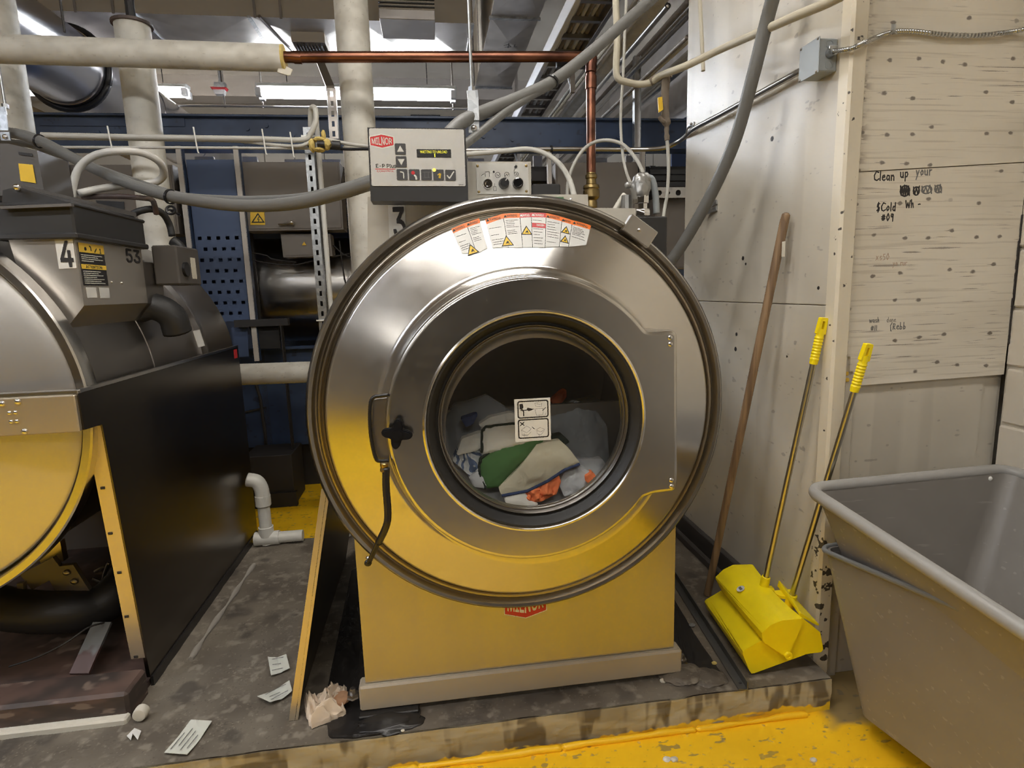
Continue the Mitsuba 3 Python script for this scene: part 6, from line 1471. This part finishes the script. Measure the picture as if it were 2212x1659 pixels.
gv2h = part(gv2, 'suspension', join([cyl((g2[0][0] + 0.05, 4.2, g2[0][2] + 0.1), (g2[0][0] + 0.05, 4.2, 4.2), 0.005, 6), cyl((g2[1][0] - 0.05, 4.2, g2[0][2] + 0.1), (g2[1][0] - 0.05, 4.2, 4.2), 0.005, 6)]), 'm_dark', kind='stuff')

dB = thing('air_duct', 'bright sheet metal duct running away from the camera beside the cable tray', 'duct')
XB0, XB1 = 0.52, 0.86
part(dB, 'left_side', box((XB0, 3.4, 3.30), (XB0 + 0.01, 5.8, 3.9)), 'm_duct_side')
part(dB, 'shell', join([box((XB1 - 0.01, 3.4, 3.30), (XB1, 5.8, 3.9)), box((XB0, 5.79, 3.30), (XB1, 5.8, 3.9)), box((XB0, 3.4, 3.89), (XB1, 5.8, 3.9)), box((XB0, 3.4, 3.30), (XB1, 3.41, 3.9))]), 'm_duct')
for i, (y0, y1) in enumerate(((3.4, 4.38), (4.39, 5.06), (5.07, 5.8))):
    part(dB, 'bottom_panel', brake_panel(XB0, XB1, y0, y1, 3.30, 9 + i), 'm_duct')
    part(dB, 'seam', box((XB0 - 0.012, y1 - 0.012, 3.285), (XB1 + 0.01, y1 + 0.014, 3.30)), 'm_galv')
part(dB, 'pen_mark', ribbon([[(0, 0.02), (0.03, 0.0), (0.05, 0.03)], [(0.01, 0.05), (0.06, 0.04)], [(0.03, -0.02), (0.035, 0.06)], [(0.08, 0.0), (0.08, 0.04), (0.10, 0.04)]], 0.007, V(*(0.6641, 4.7621, 3.27)), (1, 0, 0), (0, 1, 0), -0.0008), 'm_ink', label='scribbled pen mark')
for y0 in (3.9, 5.3):
    part(dB, 'hanger_strap', box((XB0 - 0.004, y0, 3.3), (XB0, y0 + 0.02, 4.2)), 'm_taupe')

# ladder-type cable tray
ct = thing('cable_tray', 'white ladder-type cable tray climbing away beside the bright duct', 'cable tray')
TX0, TX1, TZ = 0.855, 1.055, 2.90
part(ct, 'rail', box((TX0 - 0.025, 2.9, TZ), (TX0 + 0.008, 10.1, TZ + 0.09), 0.003), 'm_rail')
part(ct, 'rail', box((TX1 - 0.008, 2.9, TZ), (TX1 + 0.02, 10.1, TZ + 0.09), 0.003), 'm_steel_dark')
for i in range(22):
    y0 = 3.05 + i * 0.23
    part(ct, 'rung', box((TX0, y0, TZ + 0.02), (TX1, y0 + 0.03, TZ + 0.045)), 'm_steel_dark')
for i, y0 in enumerate((4.02, 6.4)):
    part(ct, 'support_bar', box((TX0 + 0.05, y0, TZ - 0.045), (TX1 + 0.12, y0 + 0.04, TZ - 0.005)), 'm_charcoal')
    part(ct, 'drop_rod', box((TX1 - 0.07, y0, TZ - 0.005), (TX1 - 0.035, y0 + 0.03, 4.2)), 'm_taupe')
    part(ct, 'brace', beam((TX0 + 0.11, y0 + 0.02, TZ - 0.05), (TX1 - 0.05, y0 + 0.02, TZ - 0.17), 0.02, 0.012), 'm_galv')
    part(ct, 'brace_post', box((TX1 - 0.06, y0, TZ - 0.2), (TX1 - 0.03, y0 + 0.03, TZ - 0.04)), 'm_taupe')
for i, x_ in enumerate(np.linspace(TX0 + 0.03, TX1 - 0.03, 6)):
    part(ct, 'cable_on_tray', tube([(x_, 2.95, TZ + 0.06), (x_ + 0.01, 5.0, TZ + 0.055), (x_, 7.5, TZ + 0.06), (x_, 10.0, TZ + 0.06)], 0.011 + 0.002 * (i % 3), 8), 'm_dirty' if i % 2 else 'm_conduit', smooth=True)

# conduits running away from the camera on the right, above the wall
PIPES = [(1.27, 2.78, 0.046, 'm_pipe', 'thickest grimy pipe running away along the right side'), (1.20, 2.83, 0.012, 'm_conduit', None), (1.20, 2.74, 0.014, 'm_conduit', None), (1.34, 2.62, 0.020, 'm_conduit_steel', None), (1.40, 2.68, 0.014, 'm_cream_pipe', None),
         (1.46, 2.60, 0.016, 'm_conduit', None), (1.22, 2.64, 0.015, 'm_conduit_steel', None), (1.52, 2.66, 0.020, 'm_conduit', None), (1.60, 2.60, 0.024, 'm_conduit_steel', None), (1.32, 2.50, 0.011, 'm_taupe', None), (1.70, 2.72, 0.030, 'm_conduit', None), (1.30, 2.90, 0.013, 'm_cream_pipe', None), (1.48, 2.82, 0.018, 'm_taupe', None)]
for i, (x_, z_, r_, m_, lab) in enumerate(PIPES):
    solid('conduit', tube([(x_, 2.95, z_ + 0.12), (x_ - 0.01 * (i % 3), 6.0, z_ + 0.14 + 0.03 * (i % 2)), (x_, 10.1, z_ + 0.2)], r_, 12, 2), m_, lab or 'dusty conduit in the bundle running away above the blue beam', 'conduit', None if lab else 'conduits above the right end of the beam', smooth=True)
ch = thing('wide_chute', 'pale grey sheet metal channel behind the conduits at the end of the right wall', 'duct')
part(ch, 'sheet', prism(Polygon([(3.2, 2.55), (8.5, 2.95), (8.5, 3.4), (3.2, 3.4)]), 0.02, (1.92, 0, 0), (0, 1, 0), (0, 0, 1)), 'm_duct')
part(ch, 'edge', beam((1.90, 3.2, 2.55), (1.90, 8.5, 2.95), 0.04, 0.05), 'm_rail')
part(ch, 'blue_side', box((1.95, 4.6, 2.31), (2.5, 4.62, 3.1)), 'm_blue_light')

# big silver round duct at the upper left with its strap
sd = thing('round_duct', 'big silver round duct running away at the upper left', 'duct')
SX, SZ, SR = -2.33, 2.97, 0.243
ys = list(np.arange(2.6, 10.2, 0.95))
part(sd, 'tube', tube([(SX, ys[0], SZ), (SX, ys[-1] + 0.3, SZ)], SR, 56, smooth=False), 'm_duct_shiny', smooth=50)
for y0 in ys[1:]:
    part(sd, 'rib', tube([(SX, y0, SZ), (SX, y0 + 0.03, SZ)], SR + 0.006, 56, smooth=False), 'm_duct_shiny', smooth=50)
th = np.linspace(-0.4, 2 * math.pi - 0.4, 40)
part(sd, 'strap', tube([(SX + (SR + 0.02) * math.cos(a), 4.55, SZ + (SR + 0.02) * math.sin(a)) for a in th], 0.022, 8, 1), 'm_black', smooth=True, label='black hanger band')
part(sd, 'hanger', cyl((SX + 0.02, 4.55, SZ + SR), (SX + 0.02, 4.55, 4.2), 0.006, 6), 'm_dark')
tr1 = solid('timber_rail', beam((-2.60, 3.4, 2.70), (-2.60, 9.8, 2.70), 0.05, 0.05), 'm_amber_wood', 'yellowish timber rail below the silver duct', 'rail')
# far end: tiled band, conduit run, exit sign, dark grille
for i in range(18):
    part('wall_back', 'tile', box((-3.4 + i * 0.46, 10.12, 3.2), (-3.4 + i * 0.46 + 0.45, 10.2, 4.1), 0.004), 'm_far_wall')
struct('ceiling_beam', box((-7, 8.3, 3.95), (5.5, 8.6, 4.2)), 'm_taupe', 'dark cross beam')
solid('conduit', cyl((-2.3, 5.9, 3.135), (1.1, 5.9, 3.135), 0.014, 10), 'm_conduit_steel', 'far horizontal conduit below the fluorescent lamp', 'conduit', smooth=50)
for i, x_ in enumerate((-1.75, -1.42, 0.31, 0.52)):
    solid('hanger_rod', cyl((x_, 5.9, 3.12), (x_, 5.9, 4.2), 0.010, 8), 'm_taupe', ('thin rod hanging left of the small sign lamp', 'thin rod hanging at the left end of the long far lamp', 'thin rod hanging at the right end of the long far lamp', 'second thin rod right of the long far lamp')[i], 'rod', 'rods at the far lamp')
ex = thing('exit_sign', 'small white sign lamp with a red line hanging left of the far lamp', 'sign')
e0 = V(*(-1.772, 5.9, 3.2666))
part(ex, 'housing', prism(Polygon([(-0.055, 0.0), (0.055, 0.0), (0.035, -0.05), (-0.035, -0.05)]), 0.06, e0), 'm_white')
part(ex, 'red_line', prism(Polygon([(-0.068, 0.006), (0.068, 0.006), (0.055, -0.012), (-0.055, -0.012)]), 0.07, e0), 'm_red')
part(ex, 'cage', box(e0 + V(-0.045, -0.03, 0.006), e0 + V(0.045, 0.03, 0.06)), 'm_galv')
part(ex, 'stem', cyl(e0 + V(0, 0, 0.05), (e0[0], e0[1], 4.2), 0.012, 8), 'm_galv')
solid('air_grille', box((-0.1562, 9.9, 4.327), V(*(0.3102, 9.9, 4.1864)) + V(0, 0.05, -0.05)), 'm_charcoal', 'dark grille low on the far wall above the beam', 'grille')

# ---------------------------------------------------------------- laundry inside the drum
def cloth(outline, y0, tilt, thick, mat_, label, cat, seed, fold=0.006, group=None, border=None, border_mat='m_cloth_dark', freq=14, step=0.006):
    """A folded, padded piece of cloth: its outline (x, z) is puffed towards the glass and creased; y0 at the outline's middle, tilt leans it back."""
    poly = Polygon(outline).buffer(-0.003).buffer(0.003)
    minx, minz, maxx, maxz = poly.bounds
    cz_ = (minz + maxz) / 2
    xs, zs = np.arange(minx, maxx + step, step), np.arange(minz, maxz + step, step)
    edge = poly.exterior
    n_ = max(24, int(edge.length / step))
    ring = [edge.interpolate(t, normalized=True).coords[0] for t in np.arange(n_) / n_]
    core = poly.buffer(-step * 0.6)
    pts = [(x, z) for x in xs for z in zs if core.contains(Point(x, z))]
    P_ = np.array(ring + pts)
    from scipy.spatial import Delaunay
    tri_ = Delaunay(P_).simplices
    keep = [t for t in tri_ if poly.contains(Point(*P_[t].mean(0)))]
    d_ = np.array([edge.distance(Point(*p)) for p in P_])
    puff = thick * np.sqrt(np.clip(d_ / (thick * 1.6), 0, 1))
    q = np.column_stack([P_[:, 0] * freq, P_[:, 1] * freq, np.full(len(P_), seed * 3.7)])
    crease = np.abs(meshkit.fbm(q, 3, seed) - 0.5) * 2
    front_ = np.column_stack([P_[:, 0], y0 + tilt * (P_[:, 1] - cz_) - puff + fold * (1 - 2 * crease) * np.clip(d_ / 0.01, 0, 1), P_[:, 1]])
    back = front_.copy()
    back[:, 1] = y0 + tilt * (P_[:, 1] - cz_) + 0.03
    n = len(P_)
    f = []
    for a, b, c_ in keep:
        u_ = P_[b] - P_[a]
        w_ = P_[c_] - P_[a]
        if u_[0] * w_[1] - u_[1] * w_[0] < 0:
            b, c_ = c_, b
        f += [(a, b, c_), (n + a, n + c_, n + b)]
    for j in range(n_):
        j2 = (j + 1) % n_
        f += [(j, n + j, n + j2), (j, n + j2, j2)]
    m = trimesh.Trimesh(np.vstack([front_, back]), f, process=False)
    k = thing('laundry_piece', label, cat, group)
    part(k, 'fabric', m, mat_, smooth=55)
    if border:
        pl = [(p[0], p[1]) for p in border]
        bl = []
        for a, b in zip(pl[:-1], pl[1:]):
            for t in np.linspace(0, 1, 8):
                x, z = a[0] + (b[0] - a[0]) * t, a[1] + (b[1] - a[1]) * t
                i = int(np.argmin((P_[:, 0] - x) ** 2 + (P_[:, 1] - z) ** 2))
                bl.append((x, front_[i, 1] - 0.002, z))
        part(k, 'border', tube(bl, 0.0042, 8, smooth=False), border_mat, smooth=True, label='contrasting edge binding')
    return k


G = lambda *pts: [(p[0], p[2]) for p in pts]
cloth(G((0.0146, 1.6, 1.0348), (0.0557, 1.6, 1.0855), (0.0948, 1.6, 1.0898), (0.1541, 1.6, 1.1063), (0.2187, 1.6, 1.0625), (0.2719, 1.6, 1.0525), (0.2688, 1.6, 0.9225), (0.0664, 1.6, 0.8821), (0.0165, 1.6, 0.9405)), 1.66, 0.55, 0.04, 'm_cloth_grey', 'dim grey laundry at the back of the pile on the left', 'laundry', 1, 0.012)
cloth(G((0.3157, 1.62, 1.0248), (0.3711, 1.62, 1.0422), (0.4268, 1.62, 1.0734), (0.4825, 1.62, 1.0563), (0.5176, 1.62, 0.9982), (0.5103, 1.62, 0.8849), (0.4102, 1.62, 0.8204), (0.3123, 1.62, 0.8567)), 1.66, 0.45, 0.05, 'm_cloth_grey', 'large dim grey laundry on the right of the pile', 'laundry', 2, 0.018, freq=20)
cloth(G((0.3881, 1.9, 1.044), (0.4286, 1.9, 1.0737), (0.4448, 1.9, 1.0776), (0.4428, 1.9, 1.0521), (0.4035, 1.9, 1.011)), 1.90, 0.3, 0.02, 'm_cloth_orange', 'dim orange cloth deep in the drum beside the sticker', 'laundry', 3)
cloth(G((0.3917, 1.92, 1.0158), (0.5556, 1.92, 1.0391), (0.6219, 1.92, 0.986), (0.6219, 1.92, 0.8693), (0.3892, 1.92, 0.8848)), 1.92, 0.3, 0.04, 'm_cloth_grey', 'dark grey cloth deep in the drum on the right', 'laundry', 4, 0.02)
cloth(G((0.0671, 1.585, 1.0682), (0.1192, 1.585, 1.0809), (0.1013, 1.585, 1.0529), (0.0803, 1.585, 1.0449)), 1.585, 0.4, 0.008, 'm_cloth_blue', 'small navy blue cloth on the grey laundry', 'laundry', 5)
cloth(G((0.1142, 1.555, 1.0498), (0.1481, 1.555, 1.0686), (0.2076, 1.555, 1.078), (0.2382, 1.555, 1.0644), (0.2307, 1.555, 1.0254), (0.1342, 1.555, 1.0381)), 1.575, 0.4, 0.014, 'm_cloth_white', 'crumpled white cloth left of the sticker', 'laundry', 6, 0.008)
cloth(G((0.048, 1.535, 0.9773), (0.0661, 1.535, 1.0188), (0.1195, 1.535, 1.0335), (0.1336, 1.535, 1.004), (0.1051, 1.535, 0.9863)), 1.548, 0.4, 0.012, 'm_cloth_white', 'white cloth fold at the left edge of the pile', 'laundry', 7, 0.008)
cloth(G((0.0378, 1.515, 0.9644), (0.0541, 1.515, 0.9954), (0.1039, 1.515, 0.9958), (0.128, 1.515, 0.9709), (0.1203, 1.515, 0.9325), (0.0999, 1.515, 0.8947), (0.0821, 1.515, 0.9223)), 1.530, 0.4, 0.016, 'm_cloth_striped', 'crumpled blue striped cloth at lower left', 'laundry', 8, 0.022, freq=38, step=0.004)
cloth(G((0.0778, 1.505, 0.9232), (0.1185, 1.505, 0.9422), (0.1398, 1.505, 0.9081), (0.124, 1.505, 0.8897), (0.0916, 1.505, 0.8962)), 1.512, 0.3, 0.010, 'm_cloth_pale', 'pale folded corner under the green towel', 'laundry', 9)
cloth(G((0.1144, 1.525, 0.9885), (0.1228, 1.525, 1.0434), (0.1343, 1.525, 1.0504), (0.2077, 1.525, 1.0548), (0.31, 1.525, 1.0407), (0.316, 1.525, 1.0142), (0.2316, 1.525, 0.9936), (0.1228, 1.525, 0.9749)), 1.545, 0.35, 0.014, 'm_cloth_white', 'cream pillowcase with a dark green edge, behind the sticker', 'pillowcase', 10, 0.004,
      border=G((0.1181, 1.525, 0.9843), (0.124, 1.525, 1.0408), (0.1356, 1.525, 1.049), (0.2077, 1.525, 1.0523), (0.31, 1.525, 1.0394)))
cloth(G((0.14, 1.505, 0.9833), (0.2035, 1.505, 1.0073), (0.2926, 1.505, 1.0169), (0.2897, 1.505, 0.9989), (0.2402, 1.505, 0.9594), (0.1882, 1.505, 0.9175), (0.1594, 1.505, 0.8909), (0.124, 1.505, 0.8884), (0.1077, 1.505, 0.9236), (0.1092, 1.505, 0.9623)), 1.525, 0.3, 0.016, 'm_cloth_green', 'dark green towel with a darker edge in the middle', 'towel', 11, 0.005, freq=20,
      border=G((0.1374, 1.505, 0.9822), (0.1144, 1.505, 0.9684), (0.1086, 1.505, 0.9468), (0.1101, 1.505, 0.9208), (0.124, 1.505, 0.8897)))
cloth(G((0.1577, 1.49, 0.891), (0.2247, 1.49, 0.9456), (0.2702, 1.49, 0.9965), (0.3339, 1.49, 1.0051), (0.3592, 1.49, 0.9814), (0.3884, 1.49, 0.939), (0.3417, 1.49, 0.9266), (0.2937, 1.49, 0.9014), (0.2357, 1.49, 0.8796), (0.1621, 1.49, 0.8724)), 1.512, 0.3, 0.016, 'm_cloth_cream', 'cream cloth with a blue edge lying over the green towel', 'towel', 12, 0.009, freq=24,
      border=G((0.3858, 1.49, 0.9378), (0.3417, 1.49, 0.9253), (0.2936, 1.49, 0.9001), (0.2357, 1.49, 0.8783), (0.1646, 1.49, 0.8709)), border_mat='m_cloth_blue')
cloth(G((0.2184, 1.478, 0.8748), (0.2366, 1.478, 0.8942), (0.2977, 1.478, 0.9051), (0.3259, 1.478, 0.9134), (0.3307, 1.478, 0.8947), (0.3161, 1.478, 0.8618), (0.2709, 1.478, 0.8444), (0.2329, 1.478, 0.8501)), 1.498, 0.2, 0.020, 'm_cloth_orange', 'bright orange bunched towel at the bottom of the glass', 'towel', 13, 0.016, freq=42, step=0.0035)
cloth(G((0.1701, 1.475, 0.8668), (0.2207, 1.475, 0.8835), (0.2451, 1.475, 0.8502), (0.2639, 1.475, 0.8408), (0.2573, 1.475, 0.8282), (0.2129, 1.475, 0.8293), (0.1756, 1.475, 0.8429)), 1.490, 0.2, 0.010, 'm_cloth_white', 'white cloth at the very bottom of the glass', 'laundry', 14, 0.006)
cloth(G((0.3267, 1.495, 0.884), (0.3466, 1.495, 0.9155), (0.3922, 1.495, 0.9253), (0.4313, 1.495, 0.9025), (0.4046, 1.495, 0.8512), (0.3391, 1.495, 0.8498)), 1.515, 0.3, 0.014, 'm_cloth_pale', 'pale cloth at lower right of the pile', 'laundry', 15, 0.01, freq=24)
cloth(G((0.4005, 1.488, 0.9045), (0.4228, 1.488, 0.9134), (0.4319, 1.488, 0.8995), (0.4187, 1.488, 0.8819), (0.4004, 1.488, 0.8886)), 1.500, 0.2, 0.010, 'm_cloth_orange', 'small red-orange cloth pressed at the right edge of the glass', 'laundry', 16, 0.01, freq=40, step=0.004)
cloth(G((0.3136, 1.545, 1.0093), (0.3466, 1.545, 1.0138), (0.3688, 1.545, 0.9923), (0.3461, 1.545, 0.9805), (0.3158, 1.545, 0.9865)), 1.55, 0.3, 0.010, 'm_cloth_dark', 'dark crumpled cloth right of the sticker', 'laundry', 17, 0.014, freq=40, step=0.004)
cloth(G((0.0354, 1.6, 0.9255), (0.0824, 1.6, 0.9494), (0.4759, 1.6, 0.9218), (0.5012, 1.6, 0.8775), (0.3904, 1.6, 0.7716), (0.251, 1.6, 0.7576), (0.1167, 1.6, 0.8085)), 1.575, 0.3, 0.03, 'm_cloth_pale', 'pale wet laundry filling the bottom of the drum', 'laundry', 18, 0.016, freq=26)

# ---------------------------------------------------------------- things on the plinth
ZP = 0.116
lp4 = thing('loose_panel', 'removed steel side panel leaning against the round washer, edge towards the camera', 'panel')
lb, lt = V(-0.484, 1.70, ZP), V(-0.342, 1.765, 0.835)
ly = V(0, 1.12, 0)
part(lp4, 'sheet', trimesh.convex.convex_hull(np.array([lb, lt, lb + ly, lt + ly, lb + V(0.002, 0, 0), lt + V(0.002, 0, 0), lb + ly + V(0.002, 0, 0), lt + ly + V(0.002, 0, 0)])), 'm_side')
part(lp4, 'front_flange', trimesh.convex.convex_hull(np.array([lb - V(0.018, 0, 0), lb + V(0.010, 0, 0), lt - V(0.016, 0, 0), lt + V(0.010, 0, 0), lb - V(0.018, -0.003, 0), lb + V(0.010, 0.003, 0), lt - V(0.016, -0.003, 0), lt + V(0.010, 0.003, 0)])), 'm_tan_steel', label='bent edge mirroring the floor')
part(lp4, 'bottom_flange', box(lb + V(-0.018, 0.003, 0), lb + V(0.002, 1.12, 0.003)), 'm_side')
# papers: garment tags and a scrap
def paper(corners, label, lines=3, seed=1, curl=0.004):
    k = thing('paper_tag', label, 'paper')
    a, b, c_, d_ = (V(*q) for q in corners)
    n_ = 7
    u_, w_ = np.meshgrid(np.linspace(0, 1, n_), np.linspace(0, 1, 5), indexing='ij')
    P_ = (a * (1 - u_[..., None]) + b * u_[..., None]) * (1 - w_[..., None]) + (d_ * (1 - u_[..., None]) + c_ * u_[..., None]) * w_[..., None]
    P_[..., 2] += 0.004 + curl * np.abs(u_ - 0.5) * 2 + 0.002 * np.sin(u_ * 5 + seed) * w_
    nn = P_.reshape(-1, 3)
    f = []
    for i in range(n_ - 1):
        for j in range(4):
            p_ = i * 5 + j
            f += [(p_, p_ + 5, p_ + 6), (p_, p_ + 6, p_ + 1)]
    cnt = len(nn)
    m = trimesh.Trimesh(np.vstack([nn, nn - V(0, 0, 0.0012)]), f + [(cnt + x, cnt + z_, cnt + y_) for x, y_, z_ in f], process=False)
    part(k, 'sheet', m, 'm_paper_white')
    rr = np.random.default_rng(seed)
    ls = []
    for i in range(lines):
        w0 = 0.18 + 0.64 * i / max(1, lines - 1)
        u0, u1 = rr.uniform(0.08, 0.25), rr.uniform(0.5, 0.9)
        g_ = lambda u, w: ((a * (1 - u) + b * u) * (1 - w) + (d_ * (1 - u) + c_ * u) * w) + V(0, 0, 0.007 + curl * abs(u - 0.5) * 2)
        ls.append(beam(g_(u0, w0), g_(u1, w0), 0.0018, 0.001))
    part(k, 'print', join(ls), 'm_grey_ink', kind='stuff')
    return k


paper([(-0.8308, 1.6213, 0.116), (-0.8063, 1.7505, 0.116), (-0.7364, 1.7302, 0.116), (-0.7603, 1.6022, 0.116)], 'long white printed tag lying near the plinth edge, lower left', 4, 3)
paper([(-0.6506, 2.0348, 0.116), (-0.587, 2.0396, 0.116), (-0.5546, 1.954, 0.116), (-0.6117, 1.9267, 0.116)], 'crumpled square tag left of the leaning panel, the upper one', 3, 5, 0.008)
paper([(-0.6274, 1.8175, 0.116), (-0.5399, 1.8821, 0.116), (-0.5186, 1.8271, 0.116), (-0.5751, 1.7777, 0.116)], 'curled white tag at the foot of the leaning panel', 3, 7, 0.010)
sc1 = thing('paper_scrap', 'tiny white folded paper scrap in front of the left machine', 'paper')
pq = [V(*(-0.9754, 1.7141, 0.118)), V(*(-0.9603, 1.7322, 0.118)), V(*(-0.9394, 1.7266, 0.118)), V(*(-0.9332, 1.6901, 0.118)), V(*(-0.9556, 1.7106, 0.118)), V(*(-0.9542, 1.6937, 0.118))]
pm = trimesh.Trimesh(np.array([q + V(0, 0, h_) for q, h_ in zip(pq, (0.004, 0.014, 0.006, 0.004, 0.012, 0.003))]), [(0, 1, 4), (1, 2, 4), (2, 3, 4), (0, 4, 5)], process=False)
part(sc1, 'sheet', pm, 'm_white')
rag = thing('rag', 'crumpled cream cloth rag on the plinth beside the base channel', 'rag')
rc = V(*(-0.3938, 1.7296, 0.13))
gu, gv = np.meshgrid(np.linspace(-1, 1, 46), np.linspace(-1, 1, 46), indexing='ij')
pr_ = np.stack([gu.ravel(), gv.ravel(), np.zeros(gu.size)], 1)
wob = meshkit.fbm(pr_ * 1.7 + 3, 3, 6) - 0.5
fold_ = np.abs(meshkit.fbm(pr_ * 2.3 + 8, 2, 3) - 0.5)
xy = np.stack([0.068 * (pr_[:, 0] * (1 - 0.45 * np.abs(pr_[:, 1]) + 1.3 * wob)), 0.095 * (pr_[:, 1] * (1 - 0.42 * np.abs(pr_[:, 0]) - 1.1 * wob))], 1)
ridge = np.abs(meshkit.fbm(pr_ * 3.1 + 31, 2, 11) - 0.5) * 2
hgt = 0.062 * np.clip(1 - np.maximum(np.abs(pr_[:, 0]), np.abs(pr_[:, 1])) ** 4, 0, 1) * np.clip(0.95 - 2.6 * fold_ - 0.9 * ridge + 0.25 * np.sin(5 * pr_[:, 0] + 3 * pr_[:, 1]), 0.12, 1)
top_v = np.column_stack([xy, hgt]) @ np.array([[0.85, -0.5, 0], [0.5, 0.85, 0], [0, 0, 1]])
bot_v = top_v * (1, 1, 0) - (0, 0, 0.012)
n_ = len(top_v)
f_ = []
for i in range(45):
    for j in range(45):
        q_ = (i * 46 + j, (i + 1) * 46 + j, (i + 1) * 46 + j + 1, i * 46 + j + 1)
        f_ += [(q_[0], q_[1], q_[2]), (q_[0], q_[2], q_[3]), (n_ + q_[0], n_ + q_[2], n_ + q_[1]), (n_ + q_[0], n_ + q_[3], n_ + q_[2])]
rim_ = [i * 46 for i in range(45)] + [45 * 46 + j for j in range(45)] + [i * 46 + 45 for i in range(45, 0, -1)] + list(range(45, 0, -1))
for a, b in zip(rim_, rim_[1:] + rim_[:1]):
    f_ += [(a, n_ + a, n_ + b), (a, n_ + b, b)]
rm = trimesh.Trimesh(np.vstack([top_v, bot_v]) + rc, f_, process=False)
part(rag, 'fabric', rm, 'm_cloth_rag', smooth=60)
part(rag, 'rust_corner', lump((-0.3496, 1.7451, 0.14), (0.030, 0.034, 0.012), 3), 'm_rag_brown', smooth=60, label='brown stained corner')
# angle iron, skirting and tar strips on the right
ai = thing('angle_iron', 'rusty grey steel angle lying along the plinth right of the washer', 'steel bar')
A0, A1 = V(*(0.9404, 1.5827, 0.118)), V(1.06, 2.75, 0.118)
part(ai, 'flat_leg', beam(A0, A1, 0.030, 0.004), 'm_angle')
part(ai, 'upright_leg', beam(A0 + V(0.014, 0, 0.012), A1 + V(0.014, 0, 0.012), 0.004, 0.028), 'm_angle')
part(ai, 'hole', cyl(A0 + V(0.005, 0.03, 0.002), A0 + V(0.005, 0.03, 0.0035), 0.005, 12), 'm_dark')
sk = solid('skirting_board', box((1.262, 1.95, 0.114), (1.29, 2.86, 0.205), 0.004), 'm_mdf', 'dark dirty skirting board along the right wall behind the dustpan', 'skirting board')
solid('skirting_board', box((1.21, 2.1, 0.114), (1.235, 2.86, 0.150), 0.004), 'm_mdf', 'low dark batten in front of the skirting board', 'batten')
for i, (pts, lab) in enumerate((([(0.80, 1.66), (0.90, 1.63), (0.915, 1.9), (0.99, 2.6), (0.86, 2.7), (0.83, 2.0)], 'black tarry strip between the washer base and the angle iron'),
                                ([(-0.36, 1.615), (-0.29, 1.60), (-0.12, 1.605), (-0.10, 1.68), (-0.20, 1.70), (-0.28, 1.80), (-0.30, 2.6), (-0.43, 2.7), (-0.40, 1.85), (-0.38, 1.7)], 'black tarry patch around the left foot of the washer base'))):
    pg = Polygon(pts).buffer(-0.012).buffer(0.02, 3)
    m = trimesh.creation.extrude_polygon(pg, 0.006, engine='earcut').subdivide_to_size(0.03, max_iter=8)
    m.apply_translation((0, 0, 0.111))
    top_ = m.vertices[:, 2] > 0.114
    m.vertices[top_, 2] += 0.006 * (meshkit.fbm(m.vertices[top_] * 25, 3, 4) - 0.3)
    solid('tar_patch', m, 'm_tar', lab, 'tar')
for i, (q, s_, m_, lab) in enumerate((((-0.1231, 1.6926, 0.118), 0.008, 'm_white', 'white crumb under the base channel'), ((-0.1168, 1.6244, 0.118), 0.009, 'm_white', 'white crumb near the plinth edge below the base channel'), ((0.6381, 1.4793, 0.002), 0.012, 'm_white', 'white crumb on the yellow floor at the plinth foot'), ((0.66, 1.4755, 0.002), 0.012, 'm_paper', 'pale crumb beside the white one on the yellow floor'),
                                      ((0.912, 1.7241, 0.12), 0.009, 'm_foam', 'yellowish chip on the tarry strip'), ((0.9378, 1.954, 0.12), 0.012, 'm_grey_crumb', 'grey chip beside the washer base'), ((0.776, 1.623, 0.11), 0.007, 'm_paper', 'pale chip on the plinth front'), ((1.0672, 1.4033, 0.002), 0.010, 'm_paper', 'pale pebble on the yellow floor'), ((-0.1477, 1.5952, 0.118), 0.006, 'm_paper', 'tiny pale chip on the left grout block'),
                                      ((0.7053, 1.671, 0.118), 0.012, 'm_paper', 'pale mortar chip by the right foot'), ((0.8528, 1.649, 0.118), 0.012, 'm_rag_brown', 'reddish chip by the right foot'))):
    solid('crumb', lump(q, (s_, s_ * 0.8, s_ * 0.5), 30 + i), m_, lab, 'debris', smooth=60)
# broken grout lumps under the feet and beside the washer
for i, (q, s_, lab) in enumerate((((0.775, 1.69, 0.118), (0.075, 0.06, 0.016), 'broken dark grout under the right foot'), ((0.86, 1.66, 0.114), (0.06, 0.05, 0.016), 'broken grout lump right of the base channel'), ((-0.19, 1.64, 0.114), (0.10, 0.05, 0.018), 'black grout block under the left foot'))):
    solid('grout_lump', lump(q, s_, 50 + i), 'm_tar' if i == 2 else 'm_concrete', lab, 'grout', smooth=40)
